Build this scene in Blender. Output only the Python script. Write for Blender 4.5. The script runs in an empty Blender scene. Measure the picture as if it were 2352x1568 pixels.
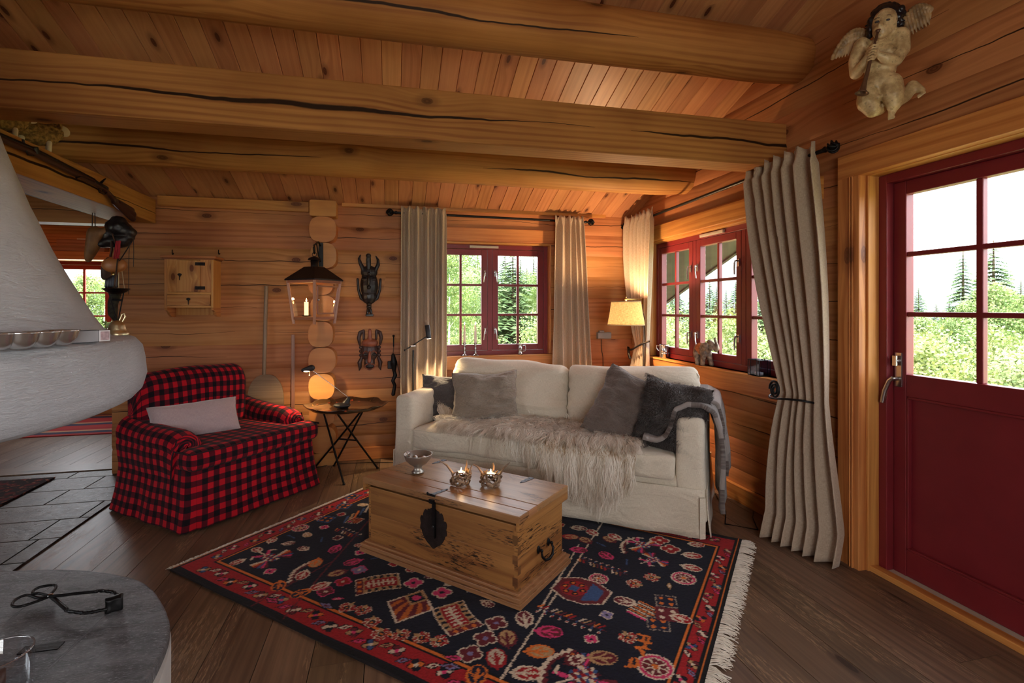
import bpy, math, random
from math import sin, cos, pi, sqrt, exp, atan2, floor
from mathutils import Vector, Matrix, noise
import numpy as np
random.seed(7)
SC = bpy.context.scene
COL = SC.collection
# ---------------------------------------------------------------- camera, world, light, exposure
F = 1169.0; CA = math.atan(276/1169.0); SA_, CA_ = sin(CA), cos(CA); HZ = 707.0; EYE = 1.35
cam = bpy.data.cameras.new('camera'); cam.sensor_width = 36; cam.lens = F/2352*36
cam.shift_y = -(784-HZ)/2352.0; cam.clip_end = 800; cam.clip_start = 0.05
camo = bpy.data.objects.new('camera', cam); COL.objects.link(camo)
camo.location = (0, 0, EYE); camo.rotation_euler = (pi/2, 0, -CA); SC.camera = camo
SC.view_settings.view_transform = 'Standard'; SC.view_settings.look = 'None'
SC.view_settings.exposure = 0.84; SC.view_settings.gamma = 1.0; SC.view_settings.use_curve_mapping = False
SC.cycles.use_denoising = True
SC.cycles.use_adaptive_sampling = True; SC.cycles.adaptive_threshold = 0.015
SC.cycles.max_bounces = 8; SC.cycles.diffuse_bounces = 5; SC.cycles.transparent_max_bounces = 16
SC.cycles.sample_clamp_indirect = 6.0; SC.cycles.caustics_reflective = False; SC.cycles.caustics_refractive = False
W = bpy.data.worlds.new('sky'); SC.world = W; W.use_nodes = True
bg = W.node_tree.nodes['Background']; bg.inputs[0].default_value = (0.90, 0.95, 1.0, 1); bg.inputs[1].default_value = 5.4

def area(name, loc, rot, sx, sy, power, col, portal=False):
    l = bpy.data.lights.new(name, 'AREA'); l.shape = 'RECTANGLE'; l.size = sx; l.size_y = sy
    l.energy = power; l.color = col
    if portal: l.cycles.is_portal = True
    o = bpy.data.objects.new(name, l); COL.objects.link(o); o.location = loc; o.rotation_euler = rot
    return o
# daylight through the glazing: portals at the visible windows
area('portal_back', (0.91, 4.86, 1.44), (-pi/2, 0, 0), 1.25, 1.1, 1, (1, 1, 1), True)
area('portal_right', (2.50, 3.45, 1.44), (0, pi/2, 0), 1.1, 1.95, 1, (1, 1, 1), True)
area('portal_door', (2.56, 1.65, 1.5), (0, pi/2, 0), 1.0, 0.8, 1, (1, 1, 1), True)
# next two: fill lights added at unseen windows behind and left of the camera
area('fill_behind', (0.3, -1.42, 1.4), (pi/2, 0, 0), 1.5, 1.05, 21, (1.0, 0.96, 0.92))
area('fill_left', (-4.35, 1.0, 1.5), (0, -pi/2, 0), 1.2, 1.6, 5, (0.92, 0.96, 1.0))
area('daylight_far_room', (-3.6, 7.35, 1.5), (-pi/2, 0, 0), 1.6, 1.1, 8, (0.92, 0.96, 1.0))

# ---------------------------------------------------------------- geometry from the photograph's rays
def ray(px, py):
    u = (px-1176)/F; v = (HZ-py)/F
    return Vector((SA_+u*CA_, CA_-u*SA_, v))
def ony(px, py, Y): r = ray(px, py); return Vector((0, 0, EYE))+r*(Y/r.y)
def onx(px, py, X): r = ray(px, py); return Vector((0, 0, EYE))+r*(X/r.x)
def onz(px, py, Z): r = ray(px, py); return Vector((0, 0, EYE))+r*((Z-EYE)/r.z)

# ---------------------------------------------------------------- mesh builder
def frames(pts):
    P = [Vector(p) for p in pts]; n = len(P); T = []
    for i in range(n):
        t = (P[min(i+1, n-1)]-P[max(i-1, 0)])
        T.append(t.normalized() if t.length > 1e-9 else Vector((0, 0, 1)))
    up = Vector((0, 0, 1)) if abs(T[0].z) < .9 else Vector((1, 0, 0))
    N = T[0].cross(up).normalized(); out = []
    for i in range(n):
        N = (N - T[i]*N.dot(T[i]))
        N = N.normalized() if N.length > 1e-6 else T[i].orthogonal().normalized()
        out.append((P[i], T[i], N, T[i].cross(N)))
    return out

class MB:
    def __init__(s, M=None):
        s.V = []; s.F = []; s.U = []; s.R = []; s.S = []; s.M = M or Matrix.Identity(4); s.rnd = 0.0
    def add(s, verts, faces, uvs=None, smooth=False, rnd=None):
        o = len(s.V); M = s.M
        s.V += [tuple(M @ Vector(v)) for v in verts]
        for i, f in enumerate(faces):
            s.F.append(tuple(o+k for k in f))
            s.U.append(uvs[i] if uvs else [(0, 0)]*len(f))
            s.R.append(s.rnd if rnd is None else rnd); s.S.append(smooth)
        return s
    def box(s, c, sz, M=None, rnd=None, ax=None):
        c = Vector(c); h = Vector(sz)/2; M = M or Matrix.Identity(4)
        if rnd is None: rnd = random.random()
        if ax is None: ax = max(range(3), key=lambda i: sz[i])
        vs = []; P = []
        for x in (-1, 1):
            for y in (-1, 1):
                for z in (-1, 1):
                    p = Vector((x*h.x, y*h.y, z*h.z)); P.append(p); vs.append(M @ p + c)
        fs = [(0, 1, 3, 2), (4, 6, 7, 5), (0, 4, 5, 1), (2, 3, 7, 6), (0, 2, 6, 4), (1, 5, 7, 3)]
        uv = []
        for k, f in enumerate(fs):
            n = k//2; o = [i for i in range(3) if i != n]
            ua = ax if ax in o else o[0]; va = [i for i in o if i != ua][0]
            uv.append([(P[i][ua], P[i][va]+(.13 if n == 2 else 0)) for i in f])
        return s.add(vs, fs, uv, rnd=rnd)
    def bar(s, a, b, w, h=None, rnd=None):
        a = Vector(a); b = Vector(b); h = h or w; d = b-a
        q = d.to_track_quat('X', 'Z').to_matrix().to_4x4()
        return s.box((a+b)/2, (d.length, w, h), M=q, rnd=rnd, ax=0)
    def tube(s, pts, r, seg=10, cap=True, rnd=None, flat=1.0):
        fr = frames(pts); n = len(fr); rs = r if isinstance(r, (list, tuple)) else [r]*n
        vs = []; L = 0; ul = []
        for i, (p, t, a, b) in enumerate(fr):
            if i: L += (p-fr[i-1][0]).length
            ul.append(L)
            for k in range(seg):
                w = 2*pi*k/seg; vs.append(p+(a*cos(w)+b*sin(w)*flat)*rs[i])
        fs = []; uv = []
        for i in range(n-1):
            for k in range(seg):
                k2 = (k+1) % seg
                fs.append((i*seg+k, i*seg+k2, (i+1)*seg+k2, (i+1)*seg+k))
                R = max(rs); va = 2*pi*k/seg*R; vb = 2*pi*(k+1)/seg*R
                uv.append([(ul[i], va), (ul[i], vb), (ul[i+1], vb), (ul[i+1], va)])
        s.add(vs, fs, uv, True, rnd)
        if cap:
            for i, rev in ((0, 1), (n-1, 0)):
                p = fr[i][0]; ring = vs[i*seg:(i+1)*seg]
                s.add([p]+ring, [((0, k+1, (k+1) % seg+1) if not rev else (0, (k+1) % seg+1, k+1)) for k in range(seg)],
                      [[(0, 0)]+[(.02, .02), (.02, 0)]]*seg, False, rnd)
        return s
    def lathe(s, prof, c=(0, 0, 0), seg=28, M=None, smooth=True, a0=0, a1=2*pi):
        c = Vector(c); M = M or Matrix.Identity(4); n = len(prof); vs = []; full = abs(a1-a0-2*pi) < 1e-6
        m = seg if full else seg+1; L = [0]
        for i in range(1, n): L.append(L[-1]+math.hypot(prof[i][0]-prof[i-1][0], prof[i][1]-prof[i-1][1]))
        for r, z in prof:
            for k in range(m):
                w = a0+(a1-a0)*k/seg; vs.append(M @ Vector((r*cos(w), r*sin(w), z))+c)
        fs = []; uv = []; R = max(p[0] for p in prof)
        for i in range(n-1):
            for k in range(seg):
                k2 = (k+1) % m
                fs.append((i*m+k, i*m+k2, (i+1)*m+k2, (i+1)*m+k))
                va = (a1-a0)*k/seg*R; vb = (a1-a0)*(k+1)/seg*R
                uv.append([(va, L[i]), (vb, L[i]), (vb, L[i+1]), (va, L[i+1])])
        return s.add(vs, fs, uv, smooth)
    def ell(s, c, r, M=None, seg=14, rings=10):
        if not isinstance(r, (list, tuple)): r = (r, r, r)
        c = Vector(c); M = M or Matrix.Identity(4); vs = []; fs = []; uv = []
        for i in range(rings+1):
            t = pi*i/rings
            for k in range(seg):
                w = 2*pi*k/seg; vs.append(M @ Vector((r[0]*sin(t)*cos(w), r[1]*sin(t)*sin(w), -r[2]*cos(t)))+c)
        for i in range(rings):
            for k in range(seg):
                k2 = (k+1) % seg; fs.append((i*seg+k, i*seg+k2, (i+1)*seg+k2, (i+1)*seg+k))
                uv.append([(k*.02, i*.02), (k*.02+.02, i*.02), (k*.02+.02, i*.02+.02), (k*.02, i*.02+.02)])
        return s.add(vs, fs, uv, True)
    def cap(s, a, b, ra, rb=None, seg=12):
        """capsule from a to b"""
        rb = ra if rb is None else rb; a = Vector(a); b = Vector(b); d = (b-a)
        if d.length < 1e-6: return s.ell(a, ra)
        dn = d.normalized(); pts = []; rs = []
        for t in (1.0, .87, .5): pts.append(a-dn*ra*t*.98); rs.append(max(ra*sqrt(max(1-t*t, 0)), ra*.05))
        pts += [a, b]; rs += [ra, rb]
        for t in (.5, .87, 1.0): pts.append(b+dn*rb*t*.98); rs.append(max(rb*sqrt(max(1-t*t, 0)), rb*.05))
        return s.tube(pts, rs, seg)
    def chain(s, pts, rs, seg=12):
        for i in range(len(pts)-1): s.cap(pts[i], pts[i+1], rs[i], rs[i+1], seg)
        return s
    def grid(s, fn, nu, nv, uvfn=None, smooth=True, rnd=None, flip=False):
        vs = []; uvs = []
        for j in range(nv+1):
            for i in range(nu+1):
                u = i/nu; v = j/nv; vs.append(fn(u, v)); uvs.append(uvfn(u, v) if uvfn else (u, v))
        fs = []; uv = []; m = nu+1
        for j in range(nv):
            for i in range(nu):
                f = (j*m+i, j*m+i+1, (j+1)*m+i+1, (j+1)*m+i)
                if flip: f = f[::-1]
                fs.append(f); uv.append([uvs[k] for k in f])
        return s.add(vs, fs, uv, smooth, rnd)
    def extr(s, outline, h0, h1, M=None, smooth=False, uvs=1.0, caps=True, rnd=None):
        """closed 2D outline (x,y) extruded along z from h0 to h1"""
        M = M or Matrix.Identity(4); n = len(outline)
        a = [M @ Vector((x, y, h0)) for x, y in outline]; b = [M @ Vector((x, y, h1)) for x, y in outline]
        L = [0]
        for i in range(n):
            p = outline[i]; q = outline[(i+1) % n]; L.append(L[-1]+math.hypot(p[0]-q[0], p[1]-q[1]))
        fs = []; uv = []
        for i in range(n):
            j = (i+1) % n; fs.append((i, j, n+j, n+i)); uv.append([(h0, L[i]), (h0, L[i+1]), (h1, L[i+1]), (h1, L[i])])
        s.add(a+b, fs, uv, smooth, rnd)
        if caps:
            s.add(a, [tuple(range(n))[::-1]], [[outline[i] for i in range(n)][::-1]], False, rnd)
            s.add(b, [tuple(range(n))], [[outline[i] for i in range(n)]], False, rnd)
        return s
    def rbox(s, c, half, r, n=8, fn=None, M=None, uvo=(0, 0)):
        """rounded box made of six grids; fn(p) displaces the point"""
        c = Vector(c); M = M or Matrix.Identity(4); hx, hy, hz = half; r = min(r, hx, hy, hz)
        def ax(h):
            k = max(2, n); out = [-h+r*(1-cos(pi/2*i/3)) for i in range(3)]
            out += [-h+r+(2*h-2*r)*i/k for i in range(k+1)] + [h-r*(1-cos(pi/2*(2-i)/3)) for i in range(3)]
            return out
        def rp(p):
            q = Vector((max(-hx+r, min(hx-r, p.x)), max(-hy+r, min(hy-r, p.y)), max(-hz+r, min(hz-r, p.z))))
            d = p-q
            if d.length > 1e-9: d = d.normalized()*r
            q = q+d
            if fn: q = fn(q)
            return M @ q+c
        AX = [ax(hx), ax(hy), ax(hz)]; H = (hx, hy, hz)
        for n_ in range(3):
            o = [i for i in range(3) if i != n_]
            for sg in (-1, 1):
                A, B = AX[o[0]], AX[o[1]]; vs = []; us = []
                for b in B:
                    for a in A:
                        p = Vector((0, 0, 0)); p[n_] = sg*H[n_]; p[o[0]] = a; p[o[1]] = b; vs.append(rp(p))
                        us.append((a+uvo[0]+(sg*hx if n_ == 0 else 0)*0, b+uvo[1]))
                m = len(A); fs = []; uv = []
                for j in range(len(B)-1):
                    for i in range(m-1):
                        f = (j*m+i, j*m+i+1, (j+1)*m+i+1, (j+1)*m+i)
                        if (sg < 0) != (n_ == 1): f = f[::-1]
                        fs.append(f); uv.append([us[k] for k in f])
                s.add(vs, fs, uv, True)
        return s
    def build(s, name, mat, parent=None, bevel=0, weld=False, subsurf=0, remesh=0, smooth=0, solid=0, disp=None):
        me = bpy.data.meshes.new(name); me.from_pydata(s.V, [], s.F)
        uvl = me.uv_layers.new(name='UVMap')
        flat = np.array([c for f in s.U for p in f for c in p], dtype=np.float32)
        uvl.data.foreach_set('uv', flat)
        at = me.attributes.new('rnd', 'FLOAT', 'FACE'); at.data.foreach_set('value', np.array(s.R, dtype=np.float32))
        me.polygons.foreach_set('use_smooth', np.array(s.S, dtype=bool)); me.update()
        if weld:
            import bmesh
            bm = bmesh.new(); bm.from_mesh(me); bmesh.ops.remove_doubles(bm, verts=bm.verts, dist=1e-5)
            bmesh.ops.recalc_face_normals(bm, faces=bm.faces); bm.to_mesh(me); bm.free()
        me.materials.append(mat)
        o = bpy.data.objects.new(name, me); COL.objects.link(o)
        if parent is not None: o.parent = parent
        if bevel:
            b = o.modifiers.new('bevel', 'BEVEL'); b.width = bevel; b.segments = 2; b.limit_method = 'ANGLE'; b.angle_limit = .6
        if remesh:
            m = o.modifiers.new('remesh', 'REMESH'); m.mode = 'VOXEL'; m.voxel_size = remesh; m.use_smooth_shade = True
        if smooth:
            m = o.modifiers.new('smooth', 'SMOOTH'); m.iterations = smooth; m.factor = .6
        if disp:
            tx = bpy.data.textures.new(name+'_tex', 'CLOUDS'); tx.noise_scale = disp[1]
            m = o.modifiers.new('disp', 'DISPLACE'); m.texture = tx; m.strength = disp[0]; m.mid_level = .5
        if subsurf:
            m = o.modifiers.new('sub', 'SUBSURF'); m.levels = subsurf; m.render_levels = subsurf
        if solid:
            m = o.modifiers.new('solid', 'SOLIDIFY'); m.thickness = solid
        return o

def thing(name, label, cat, loc=(0, 0, 0), rz=0, group=None, kind=None):
    o = bpy.data.objects.new(name, None); COL.objects.link(o); o.location = loc; o.rotation_euler = (0, 0, rz)
    o.empty_display_size = .05
    if kind: o['kind'] = kind
    else: o['label'] = label; o['category'] = cat
    if group: o['group'] = group
    return o
def tag(o, label, cat, group=None, kind=None):
    o['label'] = label; o['category'] = cat
    if group: o['group'] = group
    if kind: o['kind'] = kind
    return o
def struct(o, label=None):
    o['kind'] = 'structure'
    if label: o['label'] = label
    return o
def dup(root, loc=None, rz=None, label=None, scale=None):
    r = root.copy(); COL.objects.link(r)
    if loc is not None: r.location = loc
    if rz is not None: r.rotation_euler = (0, 0, rz)
    if scale is not None: r.scale = scale
    if label: r['label'] = label
    for ch in list(root.children):
        c = ch.copy(); COL.objects.link(c); c.parent = r
        for g in list(ch.children):
            d = g.copy(); COL.objects.link(d); d.parent = c
    return r

# ---------------------------------------------------------------- materials
class NT:
    def __init__(s, name):
        s.m = bpy.data.materials.new(name); s.m.use_nodes = True; s.t = s.m.node_tree
        s.b = s.t.nodes['Principled BSDF']; s.out = s.t.nodes['Material Output']
    def n(s, typ, ins=None, **kw):
        nd = s.t.nodes.new(typ)
        for k, v in kw.items(): setattr(nd, k, v)
        if ins:
            for k, v in ins.items(): s.set(nd.inputs[k], v)
        return nd
    def set(s, inp, v):
        if isinstance(v, bpy.types.NodeSocket): s.t.links.new(v, inp)
        elif isinstance(v, bpy.types.Node): s.t.links.new(v.outputs[0], inp)
        else: inp.default_value = v
    def math(s, op, a, b=0.0, c=0.0, clamp=False):
        return s.n('ShaderNodeMath', {0: a, 1: b, 2: c}, operation=op, use_clamp=clamp).outputs[0]
    def mix(s, f, a, b, bt='MIX'):
        nd = s.n('ShaderNodeMix', None, data_type='RGBA', blend_type=bt)
        s.set(nd.inputs[0], f); s.set(nd.inputs[6], a if not isinstance(a, tuple) else (*a, 1)[:4]); s.set(nd.inputs[7], b if not isinstance(b, tuple) else (*b, 1)[:4])
        return nd.outputs[2]
    def mr(s, v, a, b, c=0.0, d=1.0, smooth=True):
        return s.n('ShaderNodeMapRange', {0: v, 1: a, 2: b, 3: c, 4: d}, interpolation_type='SMOOTHSTEP' if smooth else 'LINEAR').outputs[0]
    def noise(s, vec, scale, detail=2.0, rough=.5, dist=0.0):
        return s.n('ShaderNodeTexNoise', {'Vector': vec, 'Scale': scale, 'Detail': detail, 'Roughness': rough, 'Distortion': dist})
    def uv(s): return s.n('ShaderNodeUVMap', uv_map='UVMap').outputs[0]
    def obj(s): return s.n('ShaderNodeTexCoord').outputs['Object']
    def vmul(s, v, w):
        return s.n('ShaderNodeVectorMath', {0: v, 1: w}, operation='MULTIPLY').outputs[0]
    def vadd(s, v, w):
        return s.n('ShaderNodeVectorMath', {0: v, 1: w}, operation='ADD').outputs[0]
    def xyz(s, x, y, z=0.0): return s.n('ShaderNodeCombineXYZ', {0: x, 1: y, 2: z}).outputs[0]
    def sep(s, v): return s.n('ShaderNodeSeparateXYZ', {0: v}).outputs
    def bump(s, h, strength=.3, dist=.01):
        s.set(s.b.inputs['Normal'], s.n('ShaderNodeBump', {'Height': h, 'Strength': strength, 'Distance': dist}).outputs[0])
    def fin(s, col=None, rough=None, metal=None, **kw):
        if col is not None: s.set(s.b.inputs['Base Color'], (*col, 1) if isinstance(col, tuple) and len(col) == 3 else col)
        if rough is not None: s.set(s.b.inputs['Roughness'], rough)
        if metal is not None: s.set(s.b.inputs['Metallic'], metal)
        for k, v in kw.items(): s.set(s.b.inputs[k.replace('_', ' ')], v)
        return s.m

def rgb(r, g, b):
    f = lambda c: ((c/255+.055)/1.055)**2.4 if c/255 > .04045 else c/255/12.92
    return (f(r), f(g), f(b))

def wood(name, c1, c2, ck, kn=(2.0, 4.0, .07, .3), grain=55, rough=.42, crack=0.0, wear=0.0, bump=.12, var=.22, ringf=140, wearc=None, ringm=.55, spec=.5, stm=.55, cthr=.42):
    t = NT(name); uv = t.uv()
    at = t.n('ShaderNodeAttribute', attribute_name='rnd').outputs['Fac']
    off = t.xyz(t.math('MULTIPLY', at, 37.3), t.math('MULTIPLY', at, 13.7), t.math('MULTIPLY', at, 5.1))
    p = t.vadd(uv, off); px, py, pz = t.sep(p)
    low = t.noise(t.vmul(p, (.8, 3.0, 1.0)), 1.0, 2.0).outputs[0]
    vor = t.n('ShaderNodeTexVoronoi', {'Vector': t.vmul(p, (kn[0], kn[1], 0)), 'Scale': 1.0}, voronoi_dimensions='2D')
    D = vor.outputs['Distance']; R = t.sep(vor.outputs['Color'])[0]
    gate = t.math('GREATER_THAN', R, kn[3])
    infl = t.math('MULTIPLY', t.mr(D, .42, 0.0), gate)
    yy = t.math('ADD', py, t.math('MULTIPLY', low, .05)); yy = t.math('ADD', yy, t.math('MULTIPLY', infl, .035))
    st = t.noise(t.xyz(t.math('MULTIPLY', px, 1.6), t.math('MULTIPLY', yy, grain), 0.0), 1.0, 5.0, .6).outputs[0]
    rg = t.math('SINE', t.math('ADD', t.math('MULTIPLY', yy, ringf), t.math('MULTIPLY', t.noise(t.vmul(p, (.5, 2.0, 1)), 1.0, 1.0).outputs[0], 9.0)))
    rg = t.mr(rg, -.4, 1.0)
    lowr = t.mr(t.noise(t.vmul(p, (.5, 5.0, 1)), 1.0, 1.0).outputs[0], .4, .6)
    f = t.math('ADD', t.math('MULTIPLY', t.mr(st, .3, .7), stm), t.math('MULTIPLY', t.math('MULTIPLY', rg, lowr), ringm), clamp=True)
    col = t.mix(f, c1, c2)
    blotch = t.mr(t.noise(t.vmul(p, (1.3, 1.8, 1)), 1.3, 3.0).outputs[0], .35, .75)
    col = t.mix(t.math('MULTIPLY', blotch, .35), col, c2, 'MULTIPLY')
    val = t.mr(at, 0.0, 1.0, 1-var, 1+var, False)
    col = t.n('ShaderNodeHueSaturation', {'Color': col, 'Value': val, 'Hue': t.mr(t.math('FRACT', t.math('MULTIPLY', at, 7.77)), 0, 1, .492, .508, False)}).outputs[0]
    halo = t.math('MULTIPLY', t.mr(D, kn[2]*2.6, kn[2]), t.math('MULTIPLY', gate, .45))
    col = t.mix(halo, col, ck)
    km = t.math('MULTIPLY', t.mr(t.math('ADD', D, t.math('MULTIPLY', t.math('SUBTRACT', st, .5), .02)), kn[2], kn[2]*.75), gate)
    kr = t.mr(t.math('SINE', t.math('MULTIPLY', D, 260.0)), -.5, 1)
    col = t.mix(t.math('MULTIPLY', km, t.mr(kr, 0, 1, .97, .75)), col, ck)
    hgt = t.math('MULTIPLY', st, .5)
    if crack:
        ux, uy, uz = t.sep(uv)
        nx = t.xyz(t.math('ADD', t.math('MULTIPLY', ux, .9), t.math('MULTIPLY', at, 31.0)), .3, 0.0)
        line = t.math('ABSOLUTE', t.math('SUBTRACT', t.math('ADD', uy, .0), t.math('MULTIPLY', t.math('SUBTRACT', t.noise(nx, 1.0, 5.0, .55).outputs[0], .5), .11)))
        wd = t.math('MULTIPLY', t.math('SUBTRACT', t.noise(t.vadd(nx, (5.3, 2.2, 1.0)), 1.3, 1.0).outputs[0], cthr, clamp=True), crack)
        cm = t.mr(line, t.math('ADD', wd, .0009), t.math('MULTIPLY', wd, .5))
        cm = t.math('MULTIPLY', cm, t.math('GREATER_THAN', wd, .0003))
        col = t.mix(cm, col, (ck[0]*.25, ck[1]*.25, ck[2]*.25)); hgt = t.math('SUBTRACT', hgt, t.math('MULTIPLY', cm, 1.2))
    rr = rough
    if wear:
        w1 = t.noise(t.vmul(p, (17.0, 150.0, 1)), 1.0, 4.0, .7).outputs[0]; w2 = t.noise(t.vmul(p, (1.2, 5.0, 1)), 1.7, 2.0).outputs[0]
        wm = t.math('MULTIPLY', t.mr(w1, .5, .62), t.mr(w2, .5, .62)); wm = t.math('MULTIPLY', wm, wear)
        col = t.mix(wm, col, wearc or (ck[0]*.4, ck[1]*.4, ck[2]*.4)); hgt = t.math('SUBTRACT', hgt, wm)
    t.bump(hgt, bump, .004)
    return t.fin(col, rr, Specular_IOR_Level=spec)

def plain(name, col, rough=.5, metal=0.0, nb=None, var=0.0, vs=8.0, **kw):
    t = NT(name); c = (*col, 1)
    if var:
        nn = t.noise(t.obj(), vs, 4.0).outputs[0]
        c = t.mix(t.mr(nn, .3, .7), tuple(x*(1-var) for x in col), tuple(min(1, x*(1+var)) for x in col))
    if nb: t.bump(t.noise(t.obj(), nb[0], 4.0).outputs[0], nb[1], nb[2] if len(nb) > 2 else .005)
    return t.fin(c, rough, metal, **kw)

def fabric(name, c1, c2, wr=(14, .35), weave=900.0, rough=.9, sheen=.3, wrs=(1, 1, 1), wb=.15, wd=.03):
    t = NT(name); ob = t.obj(); uv = t.uv(); ux, uy, uz = t.sep(uv)
    a = t.noise(t.vmul(uv, (weave*.06, weave*.9, 1)), 1.0, 2.0, .6).outputs[0]; b = t.noise(t.vmul(uv, (weave*.9, weave*.06, 1)), 1.0, 2.0, .6).outputs[0]
    w = t.math('MULTIPLY', t.math('ADD', a, b), .5)
    col = t.mix(t.mr(w, .38, .62), c1, c2)
    big = t.noise(t.vmul(ob, wrs), wr[0], 3.0, .55, .6).outputs[0]
    h = t.math('ADD', t.math('MULTIPLY', w, wb), big)
    t.bump(h, wr[1], wd)
    return t.fin(col, rough, Sheen_Weight=sheen)

def glassmat(name, tint=(1, 1, 1), refl=.08):
    t = NT(name); t.t.nodes.remove(t.b)
    tr = t.n('ShaderNodeBsdfTransparent', {0: (*tint, 1)}); gl = t.n('ShaderNodeBsdfGlossy', {'Color': (1, 1, 1, 1), 'Roughness': .02})
    fc = t.n('ShaderNodeLayerWeight', {'Blend': .5}).outputs['Facing']
    fz = t.math('ADD', t.math('MULTIPLY', t.math('POWER', fc, 4.0), .45), refl*.35)
    mx = t.n('ShaderNodeMixShader', {0: fz, 1: tr.outputs[0], 2: gl.outputs[0]})
    t.t.links.new(mx.outputs[0], t.out.inputs['Surface']); return t.m

def emis(name, col, st, base=None):
    t = NT(name)
    return t.fin(base or col, .6, Emission_Color=(*col, 1), Emission_Strength=st)

m_log = wood('log_wood', rgb(196, 136, 86), rgb(152, 94, 56), rgb(92, 48, 26), kn=(1.35, 2.6, .055, .5), grain=60, crack=.014, var=.12, ringf=150, rough=.52, spec=.3, stm=.34, ringm=.42)
m_beam = wood('beam_wood', rgb(188, 130, 70), rgb(148, 92, 46), rgb(92, 54, 26), kn=(1.3, 2.2, .045, .4), grain=60, crack=.030, cthr=.40, var=.08, ringf=170, stm=.4, spec=.2, rough=.62)
m_beam2 = wood('tie_beam_wood', rgb(184, 128, 70), rgb(146, 92, 46), rgb(86, 50, 24), kn=(1.3, 2.4, .045, .4), grain=70, crack=.040, cthr=.30, var=.05, ringf=190, stm=.4, spec=.2, rough=.62)
m_ceil = wood('ceiling_wood', rgb(198, 140, 96), rgb(160, 100, 62), rgb(76, 34, 22), kn=(2.1, 6.0, .075, .42), grain=50, var=.10, ringf=150, rough=.42, ringm=.3, stm=.35, spec=.35)
m_floor = wood('floor_wood', rgb(122, 98, 78), rgb(84, 64, 49), rgb(40, 28, 22), kn=(1.0, 3.4, .06, .5), grain=55, var=.18, ringf=120, rough=.42, wear=.55, wearc=rgb(176, 146, 112), ringm=.4, bump=.2)
m_trim = wood('trim_wood', rgb(214, 150, 82), rgb(176, 108, 50), rgb(110, 58, 26), kn=(1.0, 2.5, .05, .5), grain=60, var=.06, ringf=120)
m_end = wood('log_end_wood', rgb(202, 140, 74), rgb(176, 112, 54), rgb(120, 70, 30), kn=(.5, .5, .02, .9), grain=14, var=.08, ringf=60, ringm=.15)
m_trunk = wood('trunk_wood', rgb(172, 122, 66), rgb(132, 86, 42), rgb(62, 36, 20), kn=(1.4, 3.0, .03, .5), grain=60, var=.1, ringf=90, wear=1.4, rough=.45)
m_lid = wood('trunk_lid_wood', rgb(176, 130, 88), rgb(148, 102, 64), rgb(62, 38, 22), kn=(1.4, 3.0, .03, .6), grain=60, var=.08, ringf=90, wear=.85, rough=.36)
m_pine = wood('pale_pine', rgb(222, 168, 98), rgb(196, 132, 66), rgb(116, 58, 24), kn=(3.0, 6.0, .1, .4), grain=70, var=.06, ringf=200)
m_red = plain('red_paint', rgb(118, 32, 38), .38, nb=(60, .05), var=.06, vs=6)
m_black = plain('black_iron', (.012, .012, .013), .42, .6, nb=(90, .15))
m_chrome = plain('brushed_steel', (.62, .62, .62), .22, 1.0)
m_brass = plain('aged_brass', (.60, .50, .30), .35, 1.0, nb=(70, .2), var=.3)
m_glass = glassmat('window_glass')
m_plaster = None
# ================================================================ SETTING
BY, RX = 4.75, 2.38          # back wall plane, right wall plane
CS = .34                     # ceiling slope
def zc(y): return 2.26+CS*(BY-y)

def logwall(name, M, length, ztop, holes, h=.207, thick=.16, seed=1, z_start=0.0):
    """local frame: x along the wall, y outward (away from the room), z up; holes = (x0,x1,z0,z1)"""
    R = random.Random(seed); mb = MB(M); z = z_start; k = 0
    while z < ztop-.01:
        z1 = min(z+h, ztop); rn = R.random(); ph = R.random()*50; full = z+h
        levels = sorted(set([z, z1]+[b for H in holes for b in (H[2], H[3]) if z < b < z1]))
        for la, lb in zip(levels[:-1], levels[1:]):
            m = (la+lb)/2; segs = [(0.0, length)]
            for H in holes:
                if H[2] <= m <= H[3]:
                    ns = []
                    for a, b in segs:
                        if H[1] <= a or H[0] >= b: ns.append((a, b)); continue
                        if H[0] > a: ns.append((a, H[0]))
                        if H[1] < b: ns.append((H[1], b))
                    segs = ns
            for a, b in segs:
                nu = max(1, int((b-a)/.3)); nv = max(2, int(round(8*(lb-la)/h)))
                zmid = (z+full)/2
                def fn(u, v):
                    x = a+(b-a)*u; zz = la+(lb-la)*v; t = abs((zz-zmid)/(h/2))
                    d = .010*(1-min(1, t)**14)-.002+.004*noise.noise(Vector((x*.7, zz*3, ph)))
                    return (x, -d, zz)
                mb.grid(fn, nu, nv, lambda u, v: (a+(b-a)*u, la+(lb-la)*v-zmid), rnd=rn)
                mb.box(((a+b)/2, thick/2+.004, (la+lb)/2), (b-a, thick-.008, lb-la), rnd=rn, ax=0)
        z += h; k += 1
    return struct(mb.build(name, m_log))

T = Matrix.Translation; RZ = lambda a: Matrix.Rotation(a, 4, 'Z'); RX_ = lambda a: Matrix.Rotation(a, 4, 'X'); RY = lambda a: Matrix.Rotation(a, 4, 'Y')
WB = (.32, 1.51, .90, 1.97)           # back window hole x0,x1,z0,z1
WR = (2.50, 4.38, .90, 1.965)         # right window y0,y1
DR = (1.10, 2.145, -.02, 2.045)
xb0 = -2.2
logwall('wall_back', T((xb0, BY, 0)), RX+.15-xb0, 2.36, [(WB[0]-xb0, WB[1]-xb0, WB[2], WB[3])], seed=3)
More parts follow.
